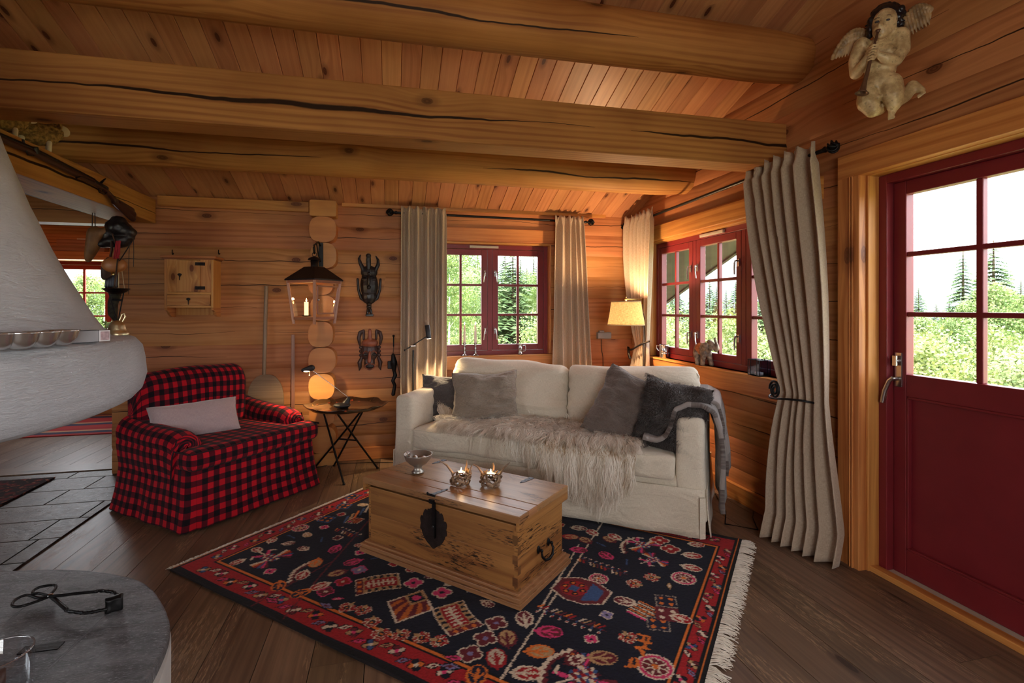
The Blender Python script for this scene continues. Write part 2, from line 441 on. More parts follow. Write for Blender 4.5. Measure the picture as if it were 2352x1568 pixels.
# lintel of the opening to the left of the back wall
logwall('wall_back_lintel', T((-4.6, BY, 0)), 4.6+xb0, 2.42, [], seed=5, z_start=2.03)
MR = T((RX, 4.95, 0)) @ RZ(-pi/2)
logwall('wall_right', MR, 6.6, 4.6, [(4.95-WR[1], 4.95-WR[0], WR[2], WR[3]), (4.95-DR[1], 4.95-DR[0], DR[2], DR[3])], seed=11, h=.212)
# walls out of the picture: left, rear; far room
logwall('wall_left', T((-4.6, -1.6, 0)) @ RZ(pi/2), 9.3, 3.9, [(1.8, 3.4, .85, 2.0)], seed=13)
logwall('wall_rear', T((2.5, -1.6, 0)) @ RZ(pi), 7.1, 4.6, [(1.4, 3.0, .85, 1.95)], seed=14)
logwall('wall_far', T((-4.7, 7.5, 0)), 4.6, 2.7, [(.55, 1.22, .85, 1.94)], seed=15)
logwall('wall_far_side', T((-.9, 7.6, 0)) @ RZ(-pi/2), 2.8, 2.7, [], seed=16)

# ceiling boards along the slope
mb = MB(); sl = sqrt(1+CS*CS); x = -4.7; R = random.Random(5)
dirv = Vector((0, -1, CS)).normalized(); nrm = Vector((0, CS, 1)).normalized()
while x < 2.52:
    w = .116; y0, y1 = 4.92, -1.75; rn = R.random(); g = .004
    for (a, b, dz) in ((x, x+g, .006), (x+g, x+w-g, 0), (x+w-g, x+w, .006)):
        za = lambda xx: (.006 if (xx < x+g/2 or xx > x+w-g/2) else 0)
        vs = [(a, y0, zc(y0)+za(a)), (b, y0, zc(y0)+za(b)), (b, y1, zc(y1)+za(b)), (a, y1, zc(y1)+za(a))]
        L = (y0-y1)*sl
        mb.add(vs, [(0, 1, 2, 3)], [[(0, a-x-w/2), (0, b-x-w/2), (L, b-x-w/2), (L, a-x-w/2)]], rnd=rn)
    x += w
L = (6.9)*sl
mb.box((-1.1, 1.6, zc(1.6)+.075), (7.6, 6.9*sl, .12), M=Matrix.Rotation(-math.atan(CS), 4, 'X'), ax=1, rnd=.5)
struct(mb.build('ceiling', m_ceil))
mb = MB(); x = -4.8
while x < -.7:
    mb.box((x+.05, 6.3, 2.66), (.096, 2.9, .03), rnd=R.random(), ax=1); x += .098
struct(mb.build('ceiling_far', m_ceil))

# floor boards along y
mb = MB(); x = -4.7; R = random.Random(9)
while x < 2.55:
    w = .2; y = -1.7
    ends = [-1.7, -1.7+R.uniform(1.2, 3.4), 7.6] if x > -1.9 else [-1.7, 2.0, 7.6]
    if x > -1.2: ends = [-1.7, R.uniform(.6, 4.2), 5.0]
    for a, b in zip(ends[:-1], ends[1:]):
        mb.box((x+w/2, (a+b)/2, -.015), (w-.003, b-a-.002, .03), rnd=R.random(), ax=1)
    x += w
mb.box((-1.0, 3, -.06), (7.4, 9.6, .05), rnd=.1)
fl = struct(mb.build('floor', m_floor))

t = NT('wet_slate'); ob = t.obj()
n1 = t.noise(ob, 9.0, 8.0, .65, .8).outputs[0]; n2 = t.noise(t.vmul(ob, (1, 2.2, 1)), 38.0, 5.0, .7).outputs[0]
c = t.mix(t.mr(n1, .35, .65), rgb(34, 28, 24), rgb(62, 50, 42)); c = t.mix(t.mr(n2, .5, .7), c, rgb(96, 86, 76))
t.bump(t.math('ADD', n1, t.math('MULTIPLY', n2, .4)), .6, .008); m_slate_floor = t.fin(c, t.mr(n2, .3, .7, .26, .5), Specular_IOR_Level=.35)
mb = MB(); y = -1.6; R = random.Random(4)
while y < 4.85:
    x = -4.6; off = R.uniform(0, .4)
    h = .30 if y+.3 < 4.86 else 4.86-y
    if h < .05: break
    x -= off
    while x < -1.88:
        w = R.uniform(.45, .7); a = max(x, -4.6); b = min(x+w, -1.88)
        if b-a > .03:
            mb.box(((a+b)/2, y+h/2, .004), (b-a-.008, h-.008, .012))
        x += w
    y += h
mb.box((-3.24, 1.63, -.002), (2.72, 6.46, .006))
struct(mb.build('floor_slate', m_slate_floor, bevel=.002))
mb = MB(); mb.box((-3.3, 4.97, .008), (2.2, .2, .02), ax=0); struct(mb.build('trim_1', m_floor))

# ceiling beams
def logbeam(y, z, r, name, label, mat, x0=-4.6, x1=RX, seed=1):
    mb = MB(); nu, nv = 60, 28
    def fn(u, v):
        x = x0+(x1-x0)*u; a = 2*pi*v
        rr = r*(1+.035*noise.noise(Vector((x*.6, cos(a)*1.2+seed*9, sin(a)*1.2))))*(1-.04*(x-x0)/(x1-x0))
        taper = .88+.12*min(1, max(0, (x1-x)/.25)) if x > x1-.25 else 1
        return (x, y+rr*taper*cos(a), z+rr*taper*sin(a))
    mb.grid(fn, nu, nv, lambda u, v: (x0+(x1-x0)*u, (v-.58)*2*pi*r), rnd=.37+seed*.05)
    return tag(mb.build(name, mat, weld=True), label, 'beam')
logbeam(2.573, 2.827, .150, 'ceiling_beam', 'big round log ceiling beam crossing the top of the picture, touching the boards', m_beam, seed=1)
logbeam(3.77, 2.428, .158, 'ceiling_beam', 'round log ceiling beam farthest back, above the sofa and curtains', m_beam, seed=2)
mb = MB(); mb.box(((RX-4.6)/2, 2.76, 2.355), (RX+4.6, .18, .265), rnd=.31, ax=0)
tag(mb.build('ceiling_beam', m_beam2, bevel=.008), 'square cracked ceiling beam running between the two round logs', 'beam')
mb = MB(); mb.box((-2.0, 1.55, 2.1275), (.30, 6.2, .19), rnd=.62, ax=1)
tag(mb.build('ceiling_beam', m_beam, bevel=.006), 'square timber beam above the fireplace carrying the old rifle', 'beam')

# stack of crossing log ends on the back wall
mb = MB(); zz = .0; R = random.Random(2); i = 0
hs = [.11, .235, .225, .222, .222, .222, .222, .228, .222, .222, .14]
cx = ony(740, 700, 4.6).x
for i, h in enumerate(hs):
    sq = i in (0, len(hs)-1); w = .21+R.uniform(-.01, .01); dx = R.uniform(-.012, .012); prj = .165+R.uniform(-.012, .012)
    z0 = zz; ol = []; n = 26; rn = R.random()
    for k in range(n):
        a = 2*pi*k/n; e = .16 if sq else .74
        ol.append((w/2*(abs(cos(a))**e)*(1 if cos(a) > 0 else -1), (h/2-.002)*(abs(sin(a))**e)*(1 if sin(a) > 0 else -1)))
    M_ = T((cx+dx, BY, z0+h/2)) @ Matrix.Rotation(pi/2, 4, 'X')
    mb.extr(ol, -.01, prj, M=M_, smooth=False, rnd=rn); zz += h
struct(mb.build('trim_2', m_end, bevel=.006))
# boards: top moulding, baseboards, window boards
def trimbox(name, c, sz, mat=m_trim, bevel=.004, rnd=None, ax=None):
    mb = MB(); mb.box(c, sz, rnd=rnd, ax=ax); return struct(mb.build(name, mat, bevel=bevel))
trimbox('trim_3', (-1.28, BY-.03, 2.225), (1.16, .05, .085))
trimbox('trim_4', (.82, BY-.02, 2.27), (2.5, .045, .05))
trimbox('baseboard_back', (.12, BY-.025, .055), (4.5, .035, .11))
trimbox('baseboard_right', (RX-.02, 3.45, .055), (.035, 2.5, .11), ax=1)
trimbox('baseboard_right_near', (RX-.02, -.2, .055), (.035, 2.4, .11), ax=1)
trimbox('trim_5', (.915, BY-.018, 2.035), (1.30, .055, .125))
mb = MB(); mb.box((.915, BY-.018, .835), (1.30, .05, .115), ax=0); mb.box((.915, BY+.01, .895), (1.27, .11, .014), ax=0)
struct(mb.build('trim_6', m_trim, bevel=.003))
trimbox('trim_7', (RX-.018, 3.44, 2.03), (.055, 2.1, .13), ax=1)
mb = MB(); mb.box((RX-.018, 3.44, .825), (.05, 2.1, .13), ax=1); mb.box((RX+.015, 3.44, .893), (.13, 2.0, .014), ax=1)
struct(mb.build('trim_8', m_trim, bevel=.003))
# reveals of windows (pale side boards)
mb = MB()
for xx in (WB[0]+.008, WB[1]-.008): mb.box((xx, BY+.05, 1.435), (.016, .13, 1.06), ax=2)
mb.box((.915, BY+.05, WB[3]-.008), (1.18, .13, .016), ax=0)
for yy in (WR[0]+.008, WR[1]-.008): mb.box((RX+.05, yy, 1.435), (.13, .016, 1.06), ax=2)
mb.box((RX+.05, 3.44, WR[3]-.008), (.13, 1.88, .016), ax=1)
struct(mb.build('trim_9', m_trim, bevel=.002))
# door casing: profiled architrave + wooden jamb lining
mb = MB()
y0, y1 = 2.135, 2.265
mb.box((RX-.02, (y0+y1)/2, 1.0), (.05, y1-y0, 2.07), ax=2, rnd=.4)
for dy in (.035, .05): mb.box((RX-.048, y0+dy, 1.0), (.012, .008, 2.07), ax=2, rnd=.4)
mb.box((RX-.02, 1.60, 2.095), (.05, 1.33, .125), ax=1, rnd=.8)
mb.box((RX-.02, .98, 1.0), (.05, .12, 2.07), ax=2, rnd=.2)
mb.box((RX+.05, 2.13, 1.01), (.10, .016, 2.05), ax=2, rnd=.6)
mb.box((RX+.05, 1.63, 2.035), (.10, 1.0, .016), ax=1, rnd=.5)
struct(mb.build('trim_10', m_trim, bevel=.004))
mb = MB(); mb.box((RX+.035, 1.62, .012), (.05, 1.03, .03), ax=1); struct(mb.build('trim_11', m_trim, bevel=.004))

# windows ------------------------------------------------------------
def latch(parent, M, side=1):
    mb = MB(M)
    mb.box((0, -.004, 0), (.018, .008, .055)); mb.tube([(0, -.006, .012), (0, -.028, .014)], .0055, 8)
    mb.tube([(0, -.028, .02), (side*-.006, -.032, .0), (side*-.012, -.030, -.04), (side*-.016, -.026, -.085)], [.007, .0075, .0065, .005], 8)
    return mb.build('latch', m_chrome, parent)
def window(name, M, w, h, sashes, label=None, depth=.055, latches=(), vent=None, hinge_gap=.0):
    root = thing(name, None, None, kind='structure')
    mb = MB(M); fw = .042
    for x in (fw/2, w-fw/2): mb.box((x, depth+.035, h/2), (fw, .08, h), ax=2)
    for z in (fw/2, h-fw/2): mb.box((w/2, depth+.035, z), (w-2*fw, .08, fw), ax=0)
    sw = (w-2*fw-(sashes-1)*.045)/sashes
    for i in range(1, sashes): mb.box((fw+sw*i+.045*(i-.5), depth+.035, h/2), (.045, .08, h-2*fw), ax=2)
    mb.build('window_frame', m_red, root, bevel=.003)
    for i in range(sashes):
        x0 = fw+i*(sw+.045)+.003; x1 = x0+sw-.006; z0 = fw+.003; z1 = h-fw-.003; s = .055
        mb = MB(M)
        for x in (x0+s/2, x1-s/2): mb.box((x, depth+.02, h/2), (s, .05, z1-z0), ax=2)
        for z in (z0+s/2, z1-s/2): mb.box(((x0+x1)/2, depth+.02, z), (x1-x0-2*s, .05, s), ax=0)
        xa, xb, za, zb = x0+s, x1-s, z0+s, z1-s
        mb.box(((xa+xb)/2, depth+.018, (za+zb)/2), (.022, .03, zb-za), ax=2)
        for k in (1, 2): mb.box(((xa+xb)/2, depth+.0182, za+(zb-za)*k/3), (xb-xa, .03, .022), ax=0)
        sa = mb.build('sash', m_red, root, bevel=.003)
        mb = MB(M); mb.box(((xa+xb)/2, depth+.045, (za+zb)/2), (xb-xa+.004, .004, zb-za+.004)); mb.build('pane', m_glass, sa)
        for side in latches[i]:
            for zz in (.22*h, .74*h):
                xx = x0+.022 if side < 0 else x1-.022
                latch(sa, M @ T((xx, depth-.006, zz)), side)
    if vent:
        mb = MB(M)
        mb.box((w*vent, depth-.012, h-.022), (w/sashes*.48, .025, .022)); mb.box((w*vent, depth-.026, h-.022), (w/sashes*.44, .004, .004))
        mb.build('vent', m_vent, root, bevel=.002)
    return root
m_vent = plain('pale_vent', rgb(190, 180, 165), .5)
window('window_1', T((WB[0]+.016, BY, WB[2])), WB[1]-WB[0]-.032, WB[3]-WB[2]-.016, 2, latches=[(1,), (-1,)], vent=.45)
window('window_2', T((RX, WR[1]-.016, WR[2])) @ RZ(-pi/2), WR[1]-WR[0]-.032, WR[3]-WR[2]-.016, 3, latches=[(1,), (-1, 1), ()], vent=.47)
m_red2 = plain('bright_red_paint', rgb(176, 48, 30), .4)
_k = m_red; m_red = m_red2
window('window_3', T((-4.15, 7.5, .85)), .67, 1.09, 1, latches=[(1,)])
m_red = _k
window('window_added_left', T((-4.6, .2, .85)) @ RZ(pi/2), 1.6, 1.15, 2, latches=[(), ()])  # unseen window, added to let fill light in from the left

window('window_added_rear', T((1.1, -1.6, .85)) @ RZ(pi), 1.6, 1.10, 2, latches=[(), ()])  # unseen window, put in behind the camera to brighten the room
# door ---------------------------------------------------------------
root = thing('door_1', None, None, kind='structure')
X0 = RX+.09
mb = MB()
for yy in (2.10, 1.13): mb.box((X0+.02, yy, 1.01), (.09, .045, 2.03), ax=2)
mb.box((X0+.02, 1.615, 2.005), (.09, .93, .045), ax=1)
mb.build('door_frame', m_red, root, bevel=.004)
mb = MB(); mb.box((X0+.02, 1.615, .009), (.13, 1.0, .018), ax=1); mb.build('threshold', m_vent, root)
ya, yb = 1.155, 2.075; mb = MB(); sx = X0+.02
yg0, yg1, zg0, zg1 = 1.345, 2.01, 1.02, 1.915
st = .11
mb.box((sx+.02, (yb+yg1)/2, 1.0), (.05, yb-yg1, 1.964), ax=2); mb.box((sx+.02, (ya+yg0)/2-.0, 1.0), (.05, yg0-ya, 1.95), ax=2)
mb.box((sx+.02, (yg0+yg1)/2, (zg1+1.982)/2), (.05, yg1-yg0, 1.982-zg1), ax=1)
mb.box((sx+.02, (yg0+yg1)/2, .965), (.05, yg1-yg0, .11), ax=1)
mb.box((sx+.02, (yg0+yg1)/2, .085), (.05, yg1-yg0, .13), ax=1)
leaf = mb.build('door_leaf', m_red, root, bevel=.004)
mb = MB(); mb.box((sx+.03, (yg0+yg1)/2, .53), (.024, yg1-yg0, .76), ax=2); mb.build('door_panel', m_red, leaf)
mb = MB(); q = .012
for yy in (yg0+q/2, yg1-q/2): mb.box((sx+.006, yy, .53), (.022, q, .76))
for zz in (.15+q/2, .91-q/2): mb.box((sx+.006, (yg0+yg1)/2, zz), (.022, yg1-yg0, q))
mb.build('panel_moulding', m_red, leaf, bevel=.003)
mb = MB(); mb.box((sx+.016, 1.69, (zg0+zg1)/2), (.03, .028, zg1-zg0), ax=2)
for k in (1, 2): mb.box((sx+.0162, (yg0+yg1)/2, zg0+(zg1-zg0)*k/3), (.03, yg1-yg0, .024), ax=1)
mb.build('glazing_bar', m_red, leaf, bevel=.004)
mb = MB(); mb.box((sx+.035, (yg0+yg1)/2, (zg0+zg1)/2), (.005, yg1-yg0+.01, zg1-zg0+.01)); mb.build('pane', m_glass, leaf)
mb = MB(); hy = 2.045
mb.box((sx-.009, hy, 1.04), (.008, .034, .17)); mb.tube([(sx-.01, hy, 1.085), (sx-.03, hy, 1.085)], .011, 10); mb.box((sx-.03, hy+.002, 1.085), (.01, .02, .05))
mb.tube([(sx-.01, hy, .995), (sx-.05, hy, .995)], .010, 10)
mb.tube([(sx-.05, hy-.004, 1.0), (sx-.053, hy+.012, .985), (sx-.055, hy+.035, .93), (sx-.055, hy+.048, .87)], [.010, .011, .0115, .011], 10)
mb.build('handle', m_chrome, leaf)

# porch roof verge outside the right window
def zsof(y): return 1.9+.36*(4.4-y)
mb = MB()
ol = [(3.2, zsof(3.2)), (7.5, zsof(7.5)), (7.5, zsof(7.5)+.10), (3.2, zsof(3.2)+.10)]
M_ = Matrix(((0, 0, 1, 0), (1, 0, 0, 0), (0, 1, 0, 0), (0, 0, 0, 1)))
mb.extr(ol, 2.56, 3.3, M=M_)
mb.extr([(3.2, zsof(3.2)-.02), (7.5, zsof(7.5)-.02), (7.5, zsof(7.5)+.2), (3.2, zsof(3.2)+.2)], 3.3, 3.34, M=M_)
m_dark = plain('dark_timber', rgb(46, 42, 40), .8, var=.3)
tag(mb.build('porch_roof', m_dark), 'dark sloping timber roof edge outside the right-hand window', 'roof')
# ================================================================ OUTSIDE
def leafmat(name, a, b):
    t = NT(name); c = t.mix(t.mr(t.n('ShaderNodeAttribute', attribute_name='rnd').outputs['Fac'], 0, 1, 0, 1, False), a, b)
    return t.fin(c, .7, Subsurface_Weight=0.0, Specular_IOR_Level=.2)
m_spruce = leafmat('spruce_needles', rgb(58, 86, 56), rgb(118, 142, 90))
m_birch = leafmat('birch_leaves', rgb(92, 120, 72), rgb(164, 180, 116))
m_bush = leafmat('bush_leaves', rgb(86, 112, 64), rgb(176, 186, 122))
m_bark = plain('bark', rgb(96, 82, 70), .9, var=.3)
m_bbark = plain('birch_bark', rgb(210, 206, 198), .8, var=.25, vs=30)
t = NT('meadow'); ob = t.obj(); n1 = t.noise(ob, .5, 4.0).outputs[0]; n2 = t.noise(ob, 14.0, 4.0, .7).outputs[0]
c = t.mix(t.mr(n1, .35, .65), rgb(190, 198, 124), rgb(220, 216, 166)); c = t.mix(t.mr(n2, .4, .7), c, rgb(150, 168, 92)); m_meadow = t.fin(c, .95)
def gz(x, y):
    d = max(0.0, max(x-3, y-6)); e = math.hypot(x, y)
    z = -.75-.02*d
    if y > 6 and x < 5: z += .012*(y-6)
    z += .25*noise.noise(Vector((x*.15, y*.15, 2)))
    return z
mb = MB(); mb.grid(lambda u, v: ((lambda x, y: (x, y, gz(x, y)))(-40+160*u*u+0*v, -30+170*v*v)), 70, 70)
struct(mb.build('ground', m_meadow))
# hills
m_hill = leafmat('hazy_distant_forest', rgb(140, 152, 156), rgb(162, 174, 176))  # pale blue-grey with aerial haze mixed into the colour
mb = MB(); R = random.Random(3)
def hill(u, v):
    a = -.6+2.9*u; r = 170+110*v
    h = -4+(26+6*noise.noise(Vector((a*2, 0, 1)))+2*noise.noise(Vector((a*14, 0, 4)))+1.0*abs(noise.noise(Vector((a*160, v*5, 9)))))*sin(v*pi*.5)**.7
    return (r*sin(a), r*cos(a), h)
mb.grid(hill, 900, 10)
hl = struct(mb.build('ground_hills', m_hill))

def spruce_mesh(seed, H, W):
    R = random.Random(seed); mb = MB(); n = int(H*7)
    for i in range(n):
        f = i/n; z = H*(.06+.92*f); L = W*(1-f)**.85*(.75+.5*R.random())+.05
        for k in range(9):
            a = R.random()*2*pi; dx, dy = cos(a), sin(a); m = 7
            for s in range(m):
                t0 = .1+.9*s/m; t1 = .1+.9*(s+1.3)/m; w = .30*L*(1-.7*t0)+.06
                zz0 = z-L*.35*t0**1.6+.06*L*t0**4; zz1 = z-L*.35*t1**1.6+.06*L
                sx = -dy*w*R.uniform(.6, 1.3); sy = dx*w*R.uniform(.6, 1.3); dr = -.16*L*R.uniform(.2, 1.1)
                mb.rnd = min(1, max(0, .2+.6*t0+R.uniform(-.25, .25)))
                p0 = (dx*L*t0, dy*L*t0, zz0); p1 = (dx*L*t1, dy*L*t1, zz1)
                mb.add([p0, p1, (p0[0]+sx, p0[1]+sy, zz0+dr)], [(0, 1, 2)], smooth=False)
                mb.add([p0, p1, (p0[0]-sx, p0[1]-sy, zz0+dr)], [(0, 1, 2)], smooth=False)
    return mb
def leafy_mesh(seed, H, W, n, z0=.2, ls=.07, clumps=26):
    R = random.Random(seed); mb = MB(); C = []
    for i in range(clumps):
        f = z0+(1-z0)*R.random(); a = R.random()*6.28; r = W*sqrt(R.random())*sin(pi*min(1, max(.12, (f-z0)/(1-z0)*.9+.1)))**.6
        C.append((r*cos(a), r*sin(a), H*f, W*R.uniform(.25, .5)))
    for i in range(n):
        c = R.choice(C); d = Vector((R.gauss(0, 1), R.gauss(0, 1), R.gauss(0, 1))).normalized()*c[3]*R.random()**.4
        p = Vector(c[:3])+d; a = Vector((R.gauss(0, 1), R.gauss(0, 1), R.gauss(0, 1))).normalized()*ls; b = a.orthogonal().normalized()*ls*.7
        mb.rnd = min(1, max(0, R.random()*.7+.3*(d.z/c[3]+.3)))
        mb.add([p-a, p+b, p+a, p-b], [(0, 1, 2, 3)], smooth=False)
    return mb
def spruce(seed, H, W):
    r = thing('spruce_tree', '', 'tree')
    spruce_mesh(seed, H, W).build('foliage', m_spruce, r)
    mb = MB(); mb.tube([(0, 0, -.5), (0, 0, H*.5), (0, 0, H*.99)], [.02*H, .012*H, .003*H], 8); mb.build('trunk', m_bark, r)
    return r
def birch(seed, H, W, n):
    r = thing('birch_tree', '', 'tree')
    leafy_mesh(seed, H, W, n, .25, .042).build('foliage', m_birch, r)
    mb = MB(); mb.tube([(0, 0, -.5), (.05*W, .02, H*.4), (-.05*W, .05, H*.9)], [.012*H, .008*H, .003*H], 8)
    R = random.Random(seed)
    for i in range(9):
        z = H*(.3+.06*i); a = R.random()*6.28; mb.tube([(0, 0, z), (cos(a)*W*.3, sin(a)*W*.3, z+.1*H)], [.004*H, .0015*H], 5)
    mb.build('trunk', m_bbark, r); return r
SP = [spruce(1, 6.0, 1.75), spruce(2, 6.0, 1.45)]
BI = [birch(5, 5.0, 1.1, 12000), birch(6, 5.0, 1.3, 12000)]
BU = []
for s in (8, 9):
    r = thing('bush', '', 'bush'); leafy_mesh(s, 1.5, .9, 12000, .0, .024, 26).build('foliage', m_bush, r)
    mb = MB(); mb.tube([(0, 0, -.3), (0, 0, .7)], [.03, .015], 6); mb.build('stem', m_bark, r); BU.append(r)
used = set(); R = random.Random(77)
def plant(lst, px, depth, top, group, label, base=None):
    """plant a tree whose top shows at image height top, at the given distance"""
    r = ray(px, HZ); p = r*depth; g = gz(p.x, p.y)
    ztop = EYE+depth*(HZ-top)/F; src = R.choice(lst); H = 1.5 if lst is BU else (5.0 if lst is BI else 6.0)
    s = max(.25, (ztop-g)/H)
    if src.name in used: o = dup(src)
    else: used.add(src.name); o = src
    o.location = (p.x, p.y, g); o.rotation_euler = (0, 0, R.random()*6.28); o.scale = (s*R.uniform(.9, 1.1), s, s); o['label'] = label; o['group'] = group
    return o
# through the door
plant(SP, 2212, 13, 572, 'tall spruces beyond the door', 'tall open spruce left of the vertical bar in the door glass'); 
plant(SP, 2282, 12, 548, 'tall spruces beyond the door', 'tallest spruce, right of the vertical bar in the door glass')
L1 = 'leafy young birch in the thicket beyond the door glass'; L2 = 'small spruce in the thicket beyond the door glass'; L3 = 'pale green bush at the foot of the thicket beyond the door'
for px, d, tp in ((2110, 22, 655), (2150, 24, 690), (2345, 20, 640), (2085, 26, 690), (2180, 19, 680), (2310, 18, 700)): plant(SP, px, d, tp, 'small spruces beyond the door', L2)
for px, d, tp in ((2120, 11, 735), (2175, 10, 745), (2230, 12, 700), (2290, 9.5, 665), (2345, 11, 690), (2090, 13, 750), (2260, 14, 690), (2390, 11, 700)): plant(BI, px, d, tp, 'birches beyond the door', L1)
for px, d, tp in ((2095, 6.5, 800), (2140, 7, 820), (2190, 6.5, 838), (2240, 7, 815), (2300, 6.2, 835), (2350, 6.5, 820), (2400, 7, 830), (2160, 8.5, 790), (2270, 8.5, 780), (2330, 8.5, 770), (2210, 5.5, 870)): plant(BU, px, d, tp, 'bushes beyond the door', L3)
# through the right window
L1 = 'green spruce in the wood beyond the right-hand window'; L3 = 'bush in the grass beyond the right-hand window'
for px, d, tp in ((1522, 20, 650), (1545, 24, 665), (1560, 20, 655), (1612, 26, 655), (1630, 22, 640), (1645, 20, 650), (1668, 24, 660), (1690, 20, 640), (1735, 18, 610), (1755, 16, 640), (1540, 30, 670), (1590, 28, 660), (1780, 20, 630), (1830, 18, 620), (1900, 20, 640), (1480, 24, 660)): plant(SP, px, d, tp, 'spruces beyond the right-hand window', L1)
for px, d, tp in ((1530, 12, 740), (1550, 15, 735), (1675, 11, 745), (1692, 14, 735), (1740, 10, 730), (1760, 9, 750), (1655, 13, 750), (1518, 9, 770)): plant(BU, px, d, tp, 'bushes beyond the right-hand window', L3)
# through the back window
L1 = 'spruce standing beyond the back window'; L2 = 'birch in leaf beyond the back window'; L3 = 'bush on the bright meadow beyond the back window'
plant(SP, 1178, 15, 560, 'spruces beyond the back window', 'broad green spruce in the middle of the right half of the back window')
for px, d, tp in ((1097, 24, 575), (1226, 26, 580), (1210, 34, 600), (1060, 34, 600), (1130, 36, 600), (1250, 30, 590), (1015, 30, 580), (1160, 34, 570), (1280, 32, 585), (1075, 40, 590), (1195, 40, 585)): plant(SP, px, d, tp, 'spruces beyond the back window', L1)
for px, d, tp in ((1045, 17, 560), (1072, 20, 585), (1085, 15, 640), (1225, 18, 640), (1245, 16, 650), (1030, 13, 600), (1000, 18, 570)): plant(BI, px, d, tp, 'birches beyond the back window', L2)
for px, d, tp in ((1040, 9, 790), (1092, 14, 745), (1232, 13, 745)): plant(BU, px, d, tp, 'bushes beyond the back window', L3)
for r in SP+BI+BU:
    if r.name not in used: pass
# through the far room's window
for px, d, tp in ((190, 14, 640), (215, 16, 650), (240, 14, 660)):
    plant(BI, px, d, tp, 'birches beyond the far room window', 'birch seen through the small window of the far room')
# ================================================================ FIREPLACE
t = NT('grey_plaster'); ob = t.obj()
n1 = t.noise(t.vmul(ob, (1, 1, 3.5)), 7.0, 5.0, .6, 1.5).outputs[0]; n2 = t.noise(t.vmul(ob, (2, 2, 9)), 26.0, 5.0, .7, 1.0).outputs[0]; n3 = t.noise(ob, 2.6, 3.0).outputs[0]
c = t.mix(t.mr(n3, .35, .65), rgb(192, 194, 198), rgb(218, 220, 224)); c = t.mix(t.mr(n2, .55, .75, 0, .4), c, rgb(150, 150, 152))
t.bump(t.math('ADD', n1, t.math('MULTIPLY', n2, .5)), .8, .014); m_plaster = t.fin(c, .75)
FX, FY = -1.45, 1.55
def hr(z): return z
prof = [(.0, 1.10), (.5, 1.085), (.62, 1.065), (.68, 1.062), (.715, 1.078), (.738, 1.105), (.750, 1.15), (.746, 1.195), (.738, 1.235), (.722, 1.256), (.70, 1.262), (.662, 1.266), (.645, 1.285), (.62, 1.325),
        (.575, 1.42), (.525, 1.53), (.475, 1.65), (.425, 1.80), (.375, 1.98), (.33, 2.2), (.30, 2.5), (.28, 2.9), (.28, 3.45)]
hood = thing('fireplace_hood', 'grey plastered conical fireplace hood hanging over the stone hearth', 'fireplace', (FX, FY, 0))
mb = MB()
fine = []
for (a, b) in zip(prof[:-1], prof[1:]):
    for k in range(3): fine.append((a[0]+(b[0]-a[0])*k/3, a[1]+(b[1]-a[1])*k/3))
fine.append(prof[-1]); seg = 120; vs = []
for r, z in fine:
    for k in range(seg):
        w = 2*pi*k/seg; d = 1+.010*noise.noise(Vector((cos(w)*2.2, sin(w)*2.2, z*3)))+.004*noise.noise(Vector((cos(w)*7, sin(w)*7, z*9)))
        vs.append((r*d*cos(w), r*d*sin(w), z+.004*noise.noise(Vector((cos(w)*3, sin(w)*3, 5)))))
fs = [(i*seg+k, i*seg+(k+1) % seg, (i+1)*seg+(k+1) % seg, (i+1)*seg+k) for i in range(len(fine)-1) for k in range(seg)]
mb.add(vs, fs, None, True); mb.build('plaster_hood', m_plaster, hood)
# hearth: slate slab on a white plastered base
curve = [(-1.95, 2.34), (-1.45, 2.33), (-1.165, 2.275), (-.944, 2.165), (-.84, 2.07), (-.766, 1.966), (-.715, 1.88), (-.674, 1.79), (-.650, 1.67), (-.642, 1.547), (-.655, 1.40), (-.69, 1.25), (-.76, 1.08), (-.87, .93), (-1.05, .80), (-1.3, .73), (-1.9, .72), (-2.15, .9), (-2.3, 1.5), (-2.15, 2.15)]
def smooth_closed(P, k=6):
    out = []; n = len(P)
    for i in range(n):
        p0, p1, p2, p3 = [P[(i+j-1) % n] for j in range(4)]
        for s in range(k):
            t_ = s/k; out.append(tuple(.5*((2*p1[d])+(-p0[d]+p2[d])*t_+(2*p0[d]-5*p1[d]+4*p2[d]-p3[d])*t_**2+(-p0[d]+3*p1[d]-3*p2[d]+p3[d])*t_**3) for d in (0, 1)))
    return out
crv = smooth_closed(curve)[::-1]
t = NT('hearth_slate'); ob = t.obj(); gx, gy, gzz = t.sep(t.n('ShaderNodeNewGeometry').outputs['Position'])
n1 = t.noise(t.vmul(ob, (1, 2.5, 1)), 9.0, 8.0, .65, .6).outputs[0]; n2 = t.noise(t.vmul(ob, (1, 3, 1)), 60.0, 5.0, .75, .6).outputs[0]
c = t.mix(t.mr(n1, .3, .7), rgb(62, 62, 66), rgb(126, 126, 130)); c = t.mix(t.mr(n2, .50, .68, 0, .9), c, rgb(178, 178, 184))
hgt = t.math('ADD', n1, t.math('MULTIPLY', n2, .5)); jm = None
def wline(p, q):
    a = onz(*p, .35); b = onz(*q, .35); d = (b-a).normalized(); n = Vector((-d.y, d.x)); return n, n.x*a.x+n.y*a.y, (b-a).length, a, d
